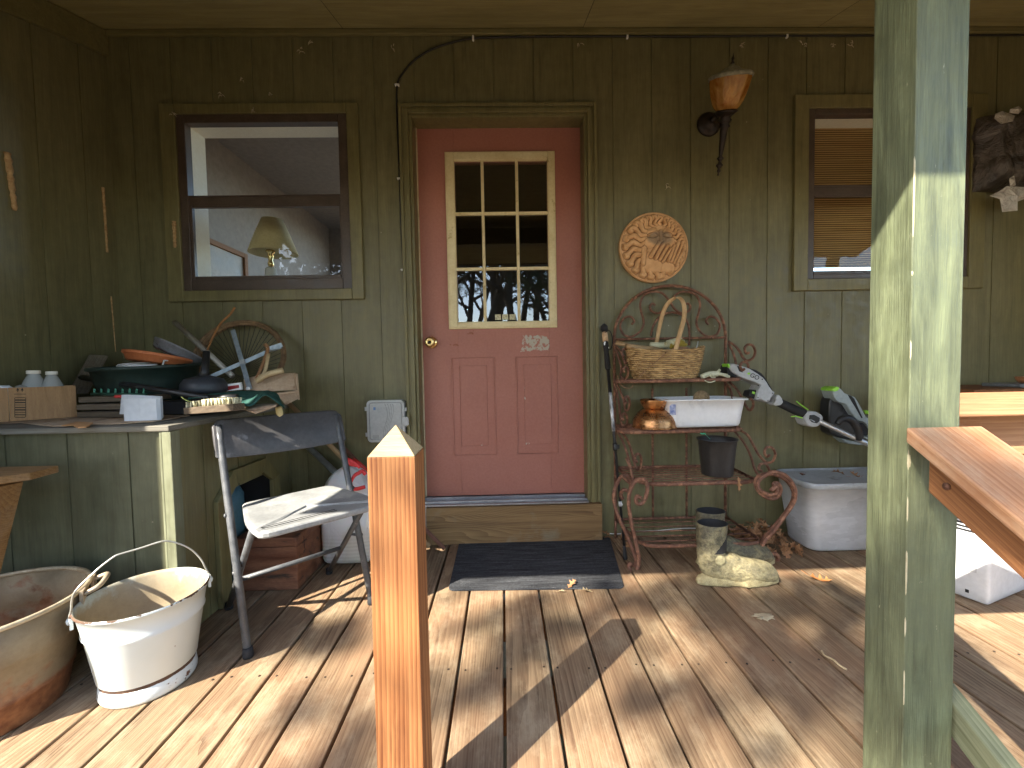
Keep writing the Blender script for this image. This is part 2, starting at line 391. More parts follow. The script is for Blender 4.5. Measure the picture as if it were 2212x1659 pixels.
W_['door'] = door_paint()

# ---------------------------------------------------------------- the ground and the sky-lit yard
def ground():
    mb = MB(); 
    mb.grid(60, 60, lambda u, v: Vector(((u-.5)*160, (v-.5)*160, -.62 + .05 * noise.noise(Vector((u*40, v*40, 0))))))
    tag(mb.build("ground", W_['dirtgrass'], fix=False), kind="structure")
ground()

# ---------------------------------------------------------------- porch floor
def deck():
    mb = MB(); pitch = .1435; g = .0088; x = -.0135 - pitch * 15
    r = random.Random(3)
    while x < 3.6:
        dz = r.uniform(-.0012, .0012); n_ = 1
        mb.box(x + g/2, x + pitch - g/2, .76 + r.uniform(-.003, .003), YW + .005, -.036 + dz, dz, r.random() * 9)
        x += pitch
    ob = mb.build("porch_floor", W_['deck'], bevel=.0035, seg=2); tag(ob, kind="structure")
    fr = MB(); x0, x1 = -2.1, 3.6
    for y in (.80, 1.24, 1.68, 2.12): fr.box(x0, x1, y, y + .038, -.19, -.0375)
    fr.box(x0, x1, .77, .799, -.225, -.0375); fr.box(x0, x1, 2.16, 2.2, -.25, -.0375)
    for x in (-2.0, -.2, .85, 3.4): fr.box(x, x + .09, .84, .93, -.62, -.1915)
    tag(fr.build("floor_joists", W_['raildark']), kind="structure")
    st = MB()
    for k in range(3): st.box(-.16, .74, .74 - .29 * (k + 1), .74 - .29 * k, -.16 * (k + 1) - .036, -.16 * (k + 1), k * 3.1)
    for sx in (-.12, .66): st.plank((sx, .72, -.1), (sx, -.15, -.62), .2, .038, rnd=5)
    tag(st.build("steps", W_['railx'], bevel=.003), kind="structure")
    nm = MB(); r = random.Random(11)   # screw heads in rows over the joists
    x = -.0135 - pitch * 15
    while x < 3.5:
        for y in (.82, 1.262, 2.10):
            for dx in (.025, pitch - .028):
                c = Vector((x + dx + r.uniform(-.006, .006), y + r.uniform(-.01, .01), .0005)); nm.lathe([(.0034, 0), (.0034, .0014), (.002, .001)], c, 8)
        x += pitch
    tag(nm.build("floor_screws", pm("rusted_screw_heads", (.03, .02, .015), (.09, .06, .04), 40, .6, .1, metal=.5)), kind="structure")
deck()

# ---------------------------------------------------------------- the house
house = thing("house", "dark olive plywood-sided house with a faded red door and a sloping porch ceiling", "house", HL)
def px_rect(l, r, t, b, Y):            # picture edges (each given as a point) -> x0, x1, z0, z1 on plane Y
    return A(l, Y).x, A(r, Y).x, A(b, Y).z, A(t, Y).z
W1o = px_rect((360, 440), (782, 437), (565, 228), (580, 650), YW)     # left window, outside of the trim
W1f = px_rect((392, 440), (757, 437), (565, 249), (580, 627), YW)     # its metal frame
W1g = px_rect((410, 440), (737, 437), (565, 267), (580, 603), YW)     # clear opening
W2o = px_rect((1711, 420), (2121, 420), (1800, 209), (1800, 628), YW)
W2f = px_rect((1741, 420), (2088, 420), (1820, 237), (1820, 603), YW)
W2g = px_rect((1756, 420), (2075, 420), (1820, 249), (1820, 592), YW)
DRo = px_rect((874, 650), (1291, 650), (1075, 228), (1100, 1088), YW) # door casing outside
DRi = px_rect((910, 670), (1262, 667), (1076, 274), (1096, 1068), YD) # door slab
ZT_ = 2.66                             # wall meets ceiling
def siding(segs_x, z0, z1, holes, to, depth=.004, gw=.007):
    """grooved sheet siding: to(x, d, z) places a point, d = depth behind the face"""
    mb = MB(); cuts = {segs_x[0][0], segs_x[0][1]}
    a, b, off, pitch = segs_x[0]
    gr = []; x = off
    while x > a: x -= pitch
    while x < b:
        if a < x - gw and x + gw < b: gr.append((x - gw/2, x + gw/2)); cuts |= {x - gw/2, x + gw/2}
        x += pitch
    for h in holes: cuts |= {h[0], h[1]}
    cs = sorted(c for c in cuts if a <= c <= b)
    for i in range(len(cs) - 1):
        u, w = cs[i], cs[i+1]; mid = (u + w) / 2
        if w - u < 1e-5: continue
        ing = any(g[0] <= mid <= g[1] for g in gr); d = depth if ing else 0
        spans = [(z0, z1)]
        for h in holes:
            if h[0] < mid < h[1]:
                ns = []
                for s0, s1 in spans:
                    if h[2] > s0: ns.append((s0, min(s1, h[2])))
                    if h[3] < s1: ns.append((max(s0, h[3]), s1))
                spans = [q_ for q_ in ns if q_[1] - q_[0] > 1e-4]
        for s0, s1 in spans:
            mb.add([to(u, d, s0), to(w, d, s0), to(w, d, s1), to(u, d, s1)], [(0, 1, 2, 3)], int(mid / pitch / 6) * .37)
            if ing:
                mb.add([to(u, 0, s0), to(u, d, s0), to(u, d, s1), to(u, 0, s1)], [(0, 1, 2, 3)])
                mb.add([to(w, d, s0), to(w, 0, s0), to(w, 0, s1), to(w, d, s1)], [(0, 1, 2, 3)])
    return mb
XL, XR = -1.975, 3.55
gx = A((740, 700), YW).x
mb = siding([(XL, XR, gx, .2045)], -.3, ZT_ + .15, [W1f, W2f, (DRi[0] - .03, DRi[1] + .03, .05, DRi[3] + .03)], lambda x, d, z: (x, YW + d, z))
mb.build("wall", W_['wall'], house, fix=False)
YE = .645
mb = siding([(YE, YW, 2.1, .2045)], -.3, 2.8, [], lambda y, d, z: (XL - d, y, z))
mb.box(XL - .11, XL - .012, YE, YW, -.3, 2.8)
mb.build("side_wall", W_['wall'], house, fix=False)
mb = MB(); mb.box(XR, XR + .1, .8, YW, -.3, 2.7); mb.build("side_wall", W_['wall'], house)
# ceiling and roof
sl = .319; zc = lambda y: ZT_ - sl * (YW - y)
mb = MB()
for k, (y0, y1) in enumerate(((1.945, YW + .02), (.725, 1.941), (.20, .721))):
    for j in range(5):
        xa = XL - .02 + j * 1.22; xb = min(XR + .05, xa + 1.217)
        if xa < xb: mb.add([(xa, y0, zc(y0)), (xb, y0, zc(y0)), (xb, y1, zc(y1)), (xa, y1, zc(y1))], [(0, 3, 2, 1)], k + j)
mb.build("ceiling", painted("olive_ceiling_paint", (.28, .25, .12), (.33, .295, .15), rough=.5, axis='X'), house, fix=False)
mb = MB()
mb.prism([(XL - .03, .20, zc(.20) + .006), (XL - .03, YW + .3, zc(YW + .3) + .006), (XL - .03, YW + .3, zc(YW + .3) + .15), (XL - .03, .20, zc(.20) + .15)], (XR - XL + .15, 0, 0))
mb.build("roof", pm("roof_shingles", (.05, .045, .04), (.10, .09, .08), 20, .9, .5), house)
mb = MB(); mb.box(XL - .03, XR + .12, .165, .197, zc(.2) - .012, zc(.2) + .165); mb.build("fascia", W_['trim'], house)
mb = MB(); mb.box(XL + .002, XR - .002, .768, .866, 2.02, 2.16); mb.build("beam", W_['trim'], house, bevel=.004)
# small cove board along the top of the wall, a bead of caulk on the panel seam, rake board on the side wall
mb = MB(); mb.box(XL + .022, XR - .002, YW - .022, YW - .001, ZT_ - .035, ZT_ - .008); mb.build("cove_board", W_['trim'], house, bevel=.004)
mb = MB(); pts = []; r = random.Random(4)
for i in range(420):
    x = XL + .1 + i * .0125; pts.append((x, 1.943 + r.uniform(-.001, .001), zc(1.943) - .001 - (.003 if i % 2 else 0)))
mb.tube(pts, .004, 5); mb.build("seam_bead", pm("grimy_caulk", (.03, .025, .01), (.07, .06, .03), 40, .7, .2), house)
mb = MB(); mb.prism([(XL + .001, .62, zc(.62) - .004), (XL + .001, YW - .002, ZT_ - .004), (XL + .001, YW - .002, ZT_ - .128), (XL + .001, .62, zc(.62) - .128)], (.019, 0, 0))
mb.build("rake_board", W_['trim'], house, bevel=.003)

def frame4(mb, o, i, y0, y1, gap=.0008):       # four mitre-free boards: outer rect o, inner rect i (x0,x1,z0,z1)
    mb.box(o[0], i[0], y0, y1, o[2], o[3], 1); mb.box(i[1], o[1], y0, y1, o[2], o[3], 2)
    mb.box(i[0] + gap, i[1] - gap, y0, y1, i[3], o[3], 3); mb.box(i[0] + gap, i[1] - gap, y0, y1, o[2], i[2], 4)
def window(o, f, g, meet, lower_x):
    mb = MB(); frame4(mb, o, f, YW - .021, YW - .001)
    w = mb.build("window", W_['trimz'], house, bevel=.0025)
    mb = MB(); frame4(mb, f, g, YW - .012, YW + .035)
    mb.build("window_frame", W_['brown'], w, bevel=.003)
    zm = meet
    s = MB(); s.box(g[0] - .004, g[1] + .004, YW + .001, YW + .03, zm - .022, zm + .022); s.box(g[0] - .004, g[1] + .004, YW - .006, YW + .012, zm + .020, zm + .026)
    i0 = (g[0] + lower_x, g[1] - .010, g[2] + .018, zm - .034)
    frame4(s, (g[0] - .003, g[1] + .003, g[2] - .002, zm - .0225), i0, YW - .004, YW + .016)
    s.build("sash", W_['brown'], w, bevel=.002)
    s = MB()
    s.box(g[0] - .002, g[1] + .002, YW + .024, YW + .027, zm, g[3] + .004)
    s.box(i0[0] - .004, i0[1] + .004, YW + .006, YW + .009, i0[2] - .004, i0[3] + .004)
    s.build("pane", W_['glass'], w)
    r = MB()    # painted return inside the opening
    a0, a1, a2, a3 = g[0] - .008, g[1] + .012, g[2] - .01, g[3] + .008; y0, y1 = YW + .037, YW + .150
    r.box(a0 - .02, a0, y0, y1, a2, a3 + .02); r.box(a1, a1 + .02, y0, y1, a2, a3 + .02); r.box(a0, a1, y0, y1, a3, a3 + .02); r.box(a0 - .02, a1 + .02, y0, y1, a2 - .02, a2)
    r.build("window_return", W_['cream'], w)
    return w
window(W1o, W1f, W1g, A((570, 433), YW).z, .012)
w2 = window(W2o, W2f, W2g, A((1820, 411), YW).z, .006)

# door casing with stepped profile, jamb, slab, glazing, knob, threshold, kick board
mb = MB(); o = DRo; zb = A((1100, 1090), YW).z
x0, x1, zt = o[0], o[1], o[3]; cw = .062
for (d0, d1, y0) in ((0, .016, .026), (.016, .030, .020), (.030, .050, .030), (.050, .066, .016)):
    mb.box(x0 + d0, x0 + d1, YW - y0, YW - .001, zb, zt - d0, 1); mb.box(x1 - d1, x1 - d0, YW - y0, YW - .001, zb, zt - d0, 2)
    mb.box(x0 + d1 + .0006, x1 - d1 - .0006, YW - y0, YW - .001, zt - d1, zt - d0, 3)
casing = mb.build("door_casing", W_['trimz'], house, bevel=.002)
mb = MB(); ji = (DRi[0] - .002, DRi[1] + .002, zb, DRi[3] + .002)
jo = (x0 + .067, x1 - .067, zb, zt - .067)
mb.box(jo[0], ji[0], YW - .010, YD + .03, zb, jo[3], 1); mb.box(ji[1], jo[1], YW - .010, YD + .03, zb, jo[3], 2); mb.box(ji[0], ji[1], YW - .010, YD + .03, ji[3], jo[3], 3)
mb.build("door_jamb", W_['trimz'], casing)
mb = MB(); t = .006   # pale weatherstrip line round the slab
mb.box(ji[0], ji[0] + t, YD - .012, YD - .002, DRi[2], ji[3] - t); mb.box(ji[1] - t, ji[1], YD - .012, YD - .002, DRi[2], ji[3] - t); mb.box(ji[0], ji[1], YD - .012, YD - .002, ji[3] - t, ji[3])
mb.build("weatherstrip", pm("aged_weatherstrip", (.50, .40, .25), (.65, .55, .38), 20, .6), casing)
LFo = px_rect((965, 520), (1201, 520), (1077, 327), (1090, 709), YD - .012)
LFi = px_rect((985, 520), (1184, 520), (1077, 347), (1090, 694), YD - .012)
mb = MB(); d = DRi
mb.box(d[0], LFi[0], YD, YD + .04, d[2], d[3]); mb.box(LFi[1], d[1], YD, YD + .04, d[2], d[3])
mb.box(LFi[0], LFi[1], YD, YD + .04, LFi[3], d[3]); mb.box(LFi[0], LFi[1], YD, YD + .04, d[2], LFi[2])
for l, r_, il, ir in ((979, 1070, 996, 1052), (1117, 1204, 1134, 1190)):
    a = px_rect((l, 870), (r_, 870), (1090, 772), (1090, 981), YD); b = px_rect((il, 870), (ir, 870), (1090, 789), (1090, 961), YD)
    for q_, rr_ in ((a, .0055), (b, .0045)):
        mb.tube([(q_[0], YD, q_[2]), (q_[1], YD, q_[2]), (q_[1], YD, q_[3]), (q_[0], YD, q_[3])], rr_, 6, closed=True)
    mb.box(b[0], b[1], YD - .003, YD + .002, b[2], b[3])
door = mb.build("door", W_['door'], house, bevel=.0012)
mb = MB()
frame4(mb, LFo, LFi, YD - .012, YD + .001)
m4 = (LFo[0] + .008, LFo[1] - .008, LFo[2] + .008, LFo[3] - .008); frame4(mb, m4, (LFi[0] - .004, LFi[1] + .004, LFi[2] - .004, LFi[3] + .004), YD - .018, YD - .0121)
for px_ in (1044.7, 1118.5):
    x = A((px_, 520), YD).x; mb.box(x - .008, x + .008, YD - .009, YD + .004, LFi[2], LFi[3]); mb.box(x - .004, x + .004, YD - .013, YD - .0091, LFi[2], LFi[3])
for py_ in (462, 581):
    z = A((1085, py_), YD).z
    xs = [LFi[0], A((1044.7, 520), YD).x, A((1118.5, 520), YD).x, LFi[1]]
    for k in range(3): mb.box(xs[k] + (.0085 if k else 0), xs[k+1] - (.0085 if k < 2 else 0), YD - .010, YD + .004, z - .008, z + .008)
lf = mb.build("lite_frame", W_['offwhite'], door, bevel=.0015)
mb = MB(); mb.box(LFi[0] - .002, LFi[1] + .002, YD + .0045, YD + .010, LFi[2] - .002, LFi[3] + .002); mb.build("pane", W_['doorglass'], door)
mb = MB(); z0 = A((1090, 690), YD).z   # three little floral stickers at the foot of the middle pane
for k in range(3):
    x = A((1076 + k * 15.5, 690), YD).x; mb.box(x - .0165, x + .0165, YD + .002, YD + .0035, z0 - .002, z0 + .028)
mb.build("sticker", pm("floral_sticker", (.25, .22, .12), (.66, .62, .42), 90, .6, 0), door)
c = A((932, 740), YD)
mb = MB(); Mk = Matrix.Rotation(PI/2, 3, 'X')
mb.lathe([(.033, 0), (.033, .004), (.028, .009), (.012, .012), (.011, .030), (.020, .034), (.0275, .044), (.0275, .055), (.022, .063), (.012, .066), (.011, .064), (.0, .064)], (c.x, YD, c.z), 28, Mk)
kn = mb.build("door_knob", W_['brass'], door)
mb = MB(); mb.lathe([(.0, .0645), (.006, .0645), (.006, .067), (.0, .067)], (c.x, YD, c.z), 14, Mk); mb.build("keyhole", W_['blackm'], kn)
# threshold
tz = A((1100, 1089), YW - .03).z
mb = MB(); mb.prism([(jo[0], YD + .03, d[2] - .004), (jo[0], YD - .02, d[2] - .004), (jo[0], YD - .03, d[2] - .012), (jo[0], YW - .035, tz + .010), (jo[0], YW - .045, tz + .008), (jo[0], YW - .045, tz), (jo[0], YD + .03, tz)], (jo[1] - jo[0], 0, 0))
for y, dz in ((YD - .045, .016), (YW - .012, .011)): mb.box(jo[0] + .004, jo[1] - .004, y - .004, y + .004, tz + .005, tz + dz + .008)
mb.build("threshold", W_['alu'], house, bevel=.0015)
kx0 = A((921, 1130), YW - .055).x; kx1 = A((1301, 1130), YW - .055).x
mb = MB(); mb.box(kx0, kx1, YW - .06, YW - .022, .002, tz - .002); mb.build("kick_board", W_['kick'], house, bevel=.003)

# rooms behind the windows; openings added in unseen walls to let daylight in
mb = MB(); X0, X1, Y0, Y1, ZC = -1.98, -.62, YW + .15, 5.0, 2.56
def room(X0, X1, Y0, Y1, hole, side):
    mb = MB()
    for xs, op in ((X0, side in (-1, 2)), (X1, side > 0)):
        ys = 2.75 if side == 2 else 3.2
        for ya_, yb2, za_, zb2 in (((Y0, Y1, 0, ZC),) if not op else ((Y0, ys, 0, ZC), (ys, Y1, 0, .5), (ys, Y1, 2.45, ZC))):
            mb.add([(xs, ya_, za_), (xs, yb2, za_), (xs, yb2, zb2), (xs, ya_, zb2)], [(0, 1, 2, 3)])
    mb.add([(X0, Y0, ZC), (X0, Y1, ZC), (X1, Y1, ZC), (X1, Y0, ZC)], [(0, 1, 2, 3)])
    fl = MB(); fl.add([(X0, Y0, .02), (X0, Y1, .02), (X1, Y1, .02), (X1, Y0, .02)], [(0, 1, 2, 3)]); fl.build("room_floor", W_["cream"], house, fix=False)  # unseen floor kept pale to bounce daylight onto the window returns
    h = hole
    for a in ((X0, h[0], 0, ZC), (h[1], X1, 0, ZC), (h[0], h[1], 0, h[2]), (h[0], h[1], h[3], ZC)):
        mb.add([(a[0], Y1, a[2]), (a[1], Y1, a[2]), (a[1], Y1, a[3]), (a[0], Y1, a[3])], [(0, 1, 2, 3)])
    mb.build("room_wall", rw, house, fix=False)
rw = pm("mauve_grey_room_paint", (.185, .15, .125), (.215, .175, .15), 3, .7, .02)
room(X0, X1, Y0, Y1, (X0 + .4, X1 - .05, .3, 2.4), 1)
room(1.1, 3.2, Y0, Y1, (1.2, 3.1, .5, 2.45), 2)
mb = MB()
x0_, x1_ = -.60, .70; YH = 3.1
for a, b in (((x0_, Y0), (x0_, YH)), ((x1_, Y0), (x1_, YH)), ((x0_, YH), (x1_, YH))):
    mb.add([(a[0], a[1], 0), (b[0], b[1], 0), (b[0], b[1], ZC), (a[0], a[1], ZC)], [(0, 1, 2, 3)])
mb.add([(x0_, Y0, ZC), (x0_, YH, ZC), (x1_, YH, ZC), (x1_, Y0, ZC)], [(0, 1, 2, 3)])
mb.build("hall_wall", pm("dark_hall_box", (.03, .02, .012), (.05, .035, .02), 3, .7, .02), house, fix=False)  # hall coloured dark to stand in for an unlit interior
# back of the wall, so that no daylight leaks round the openings
mb = MB()
for h0, h1, ztop, zbot in ((XL, W1g[0] - .03, 2.8, -.3), (W1g[1] + .034, DRi[0] - .03, 2.8, -.3), (DRi[1] + .03, W2g[0] - .03, 2.8, -.3), (W2g[1] + .034, XR, 2.8, -.3),
                           (W1g[0] - .03, W1g[1] + .034, W1g[2] - .032, -.3), (W1g[0] - .03, W1g[1] + .034, 2.8, W1g[3] + .03),
                           (W2g[0] - .03, W2g[1] + .034, W2g[2] - .032, -.3), (W2g[0] - .03, W2g[1] + .034, 2.8, W2g[3] + .03),
                           (DRi[0] - .03, DRi[1] + .03, 2.8, DRi[3] + .03)):
    mb.box(h0, h1, YW + .04, YW + .149, zbot, ztop)
mb.build("wall_core", W_['cream'], house)
# things in the room
base = A((586, 600), 2.62); lx, ly = base.x, 2.62
lamp = thing("table_lamp", "table lamp with a pleated cream shade and white china base behind the left window glass", "lamp", (lx, ly, .98))
zs0 = A((590, 548), ly).z; zs1 = A((590, 475), ly).z
mb = MB(); mb.lathe([(.135, zs0), (.095, zs0 + (zs1 - zs0) * .55), (.058, zs1)], (lx + .02, ly, 0), 48, cap=False); mb.build("lamp_shade", pm("aged_shade_cloth", (.50, .40, .20), (.62, .50, .28), 12, .8, .1), lamp, thick=.003)
mb = MB(); mb.lathe([(.05, .98), (.05, 1.0), (.03, 1.02), (.07, 1.08), (.085, 1.15), (.07, 1.24), (.03, zs0 - .09), (.018, zs0 - .08)], (lx, ly, 0), 32); mb.build("lamp_base", pm("white_china", (.65, .62, .58), (.78, .76, .72), 14, .25, .02), lamp)
mb = MB(); mb.lathe([(.012, zs0 - .08), (.018, zs0 - .06), (.011, zs0 - .04), (.018, zs0 - .02), (.014, zs0), (.026, zs0 + .005), (.026, zs0 + .02)], (lx, ly, 0), 20); mb.build("lamp_neck", W_['brass'], lamp)
mb = MB(); mb.box(-1.9, -1.2, 2.45, 2.85, .93, .975); mb.box(-1.88, -1.22, 2.47, 2.83, .05, .93)
tag(mb.build("side_table", W_['raildark'], bevel=.004), "dark table inside the house carrying the lamp behind the left window", "table")
X = -1.972
p1, p2, p3 = 2.52, 3.08, 0
za, zb_ = 1.24, 1.83
pic = thing("wall_picture", "dark framed print on the room wall seen through the left window beside the lamp", "picture", (X, 3.1, za))
mb = MB()
for y0, y1, z0, z1 in ((2.87, 2.91, za, zb_), (3.30, 3.34, za, zb_), (2.91, 3.30, za, za + .035), (2.91, 3.30, zb_ - .035, zb_)): mb.box(X, X + .025, y0, y1, z0, z1)
mb.build("picture_frame", W_['raildark'], pic, bevel=.003)
mb = MB(); mb.box(X, X + .008, 2.91, 3.30, za + .035, zb_ - .035); mb.build("print", pm("faded_print", (.10, .07, .05), (.32, .27, .22), 9, .5), pic)
# woven blind in the right window
q = Mt("split_bamboo"); v = q.coord(shift=False); sx = q.n("SeparateXYZ", {0: v})
sl_ = q.n("TexWave", {"Vector": v, "Scale": 26.0, "Distortion": .3}, bands_direction='Z').outputs["Fac"]
nn_ = q.noise(q.coord((.02, 1, 1), shift=False), 160, 3)
cc = q.mix(q.ramp(sl_, [(.18, 1.0), (.42, 0.0)]), q.ramp(nn_, [(.3, (.40, .22, .075)), (.7, (.62, .38, .15))]), (.10, .05, .015))
q.bump(sl_, .6, .003); q.set(q.bsdf.inputs["Base Color"], cc); q.set(q.bsdf.inputs["Roughness"], .6)
tl = q.n("BsdfTranslucent", {"Color": cc}); mx = q.n("MixShader", {0: .2}); q.L.new(q.bsdf.outputs[0], mx.inputs[1]); q.L.new(tl.outputs[0], mx.inputs[2]); q.L.new(mx.outputs[0], q.out.inputs[0]); W_['bamboo'] = q.m
bz0 = A((1820, 571), YW + .06).z; bz1 = W2g[3] + .006
bz1 = A((1820, 274), YW + .14).z
mb = MB(); mb.box(W2g[0], W2g[1], YW + .138, YW + .142, bz0, bz1)
bl = mb.build("blind", W_['bamboo']); tag(bl, "woven split bamboo blind lowered behind the right window glass", "blind")
# ================================================================ posts and railings
def S(p, X):
    r = ray(p); t = X / r.x; return Vector((X, r.y * t, CAMH + r.z * t))
def newel():
    x0, x1, y0, y1 = -.2535, -.1655, .776, .864; zs, za = .768, .822
    t = thing("newel_post", "raw orange lumber newel post with a pyramid top in the foreground", "post", ((x0+x1)/2, (y0+y1)/2, -.5))
    mb = MB(); mb.box(x0, x1, y0, y1, -.5, zs)
    mb.build("post_shaft", W_['newel'], t, bevel=.0022, seg=3)
    mb = MB(); cx, cy = (x0+x1)/2, (y0+y1)/2
    mb.add([(x0+.0005, y0+.0005, zs+.0002), (x1-.0005, y0+.0005, zs+.0002), (x1-.0005, y1-.0005, zs+.0002), (x0+.0005, y1-.0005, zs+.0002), (cx, cy, za)], [(0,1,4), (1,2,4), (2,3,4), (3,0,4), (3,2,1,0)])
    mb.build("pyramid_top", W_['endgrain'], t, bevel=.0012)
newel()
PX0, PX1, PY0, PY1 = .757, .854, .772, .862
t = thing("porch_post", "tall weathered green painted post holding up the porch roof at the right", "post", ((PX0+PX1)/2, (PY0+PY1)/2, -.6))
mb = MB(); mb.box(PX0, PX1, PY0, PY1, -.6, 2.0195); mb.build("post_shaft", W_['post'], t, bevel=.0018, seg=2)
we = MB(); r = random.Random(77); L_ = []; R_ = []; z = -.1
while z < 1.9:
    w_ = r.choice((.0001, .0001, .0002, .0003, .0010, .0016)); w_ += .005 * math.exp(-((z - A((1988, 985), PY0).z)/.018)**2)
    if w_ < .0006: w_ = -.004
    L_.append(Vector((PX0 - .0007, PY0 + w_*.5, z))); R_.append(Vector((PX0 + w_, PY0 - .0007, z))); z += r.uniform(.008, .06)
L_ = [p if q_.x > PX0 else Vector((PX0 + .002, PY0 + .003, p.z)) for p, q_ in zip(L_, R_)]; R_ = [p if p.x > PX0 else Vector((PX0 + .003, PY0 + .002, p.z)) for p in R_]
M_ = [Vector((PX0 - .0007, PY0 - .0007, p.z)) if q_.x > PX0 + .0001 and p.y < PY0 + .0025 else Vector((PX0 + .002, PY0 + .002, p.z)) for p, q_ in zip(L_, R_)]; n_ = len(L_)
we.add(L_ + M_ + R_, [(i, i+1, n_+i+1, n_+i) for i in range(n_-1)] + [(n_+i, n_+i+1, 2*n_+i+1, 2*n_+i) for i in range(n_-1)])
we.build("worn_corner", pm("bare_wood_at_corner", (.42, .36, .22), (.58, .52, .36), 40, .8, .2), t, fix=False)
# stair railing coming down from the post towards the viewer, level railing behind it
t = thing("stair_railing", "sloping stair railing of bare lumber running down from the right side of the green post", "railing", (.80, .6, .3))
sp = lambda x, y, z: Vector((x, y, z))
dirv = Vector((0, -1, -.66)).normalized()
p0 = S((1957, 923), .735); p1 = S((2212, 1131), .735); lo = S((1955, 955), .735); dv = (p1 - p0).normalized() * 1.3; lo = Vector((p0.x, p0.y, lo.z))
mb = MB(); mb.prism([p0, lo, lo + dv, p0 + dv], (.142, 0, 0), 2.2); mb.build("handrail", W_['railslope'], t, bevel=.003)
q0 = S((2005, 1062), .772); q0.y = min(q0.y, .770); qt = Vector((q0.x, q0.y, lo.z - .002))
mb = MB(); mb.prism([q0, qt, qt + dv, q0 + dv], (.037, 0, 0), 4.1); mb.build("support_rail", W_['raildarkslope'], t, bevel=.002)
b_ = A(Z5(322, 728), .735)
mb = MB(); mb.lathe([(.0, 0), (.0065, 0), (.0065, .003), (.0, .004)], (.7722, S(Z5(322, 728), .772).y, S(Z5(322, 728), .772).z), 12, Matrix.Rotation(-PI/2, 3, 'Y')); mb.build("bolt", W_['rust'], t)
mb = MB(); a = Vector((.880, .85, .262)); mb.plank(a, a + Vector((0, -1, -.55)).normalized() * 1.2, .036, .06, side=(1, 0, 0), rnd=1.3); mb.build("lower_rail", W_['mildew'], t, bevel=.003)
mb = MB(); mb.box(.79, .88, -.45, -.36, -.62, .03); mb.build("end_post", W_['rail'], t, bevel=.002)
t = thing("porch_railing", "level lumber railing along the porch edge to the right of the green post", "railing", (2.2, .85, 0))
z1 = CAMH - .079
mb = MB(); mb.box(.8545, 3.5, .80, .94, z1 - .036, z1, 6.3); mb.build("top_rail", W_['railx'], t, bevel=.003)
mb = MB(); mb.box(.8545, 3.5, .862, .898, z1 - .126, z1 - .0365, 2.3); mb.build("cross_rail", W_['railx'], t, bevel=.002)
ep = MB(); ep.box(3.38, 3.47, .80, .89, -.03, z1 - .0365, 3); ep.build('end_post', W_['rail'], t, bevel=.002)

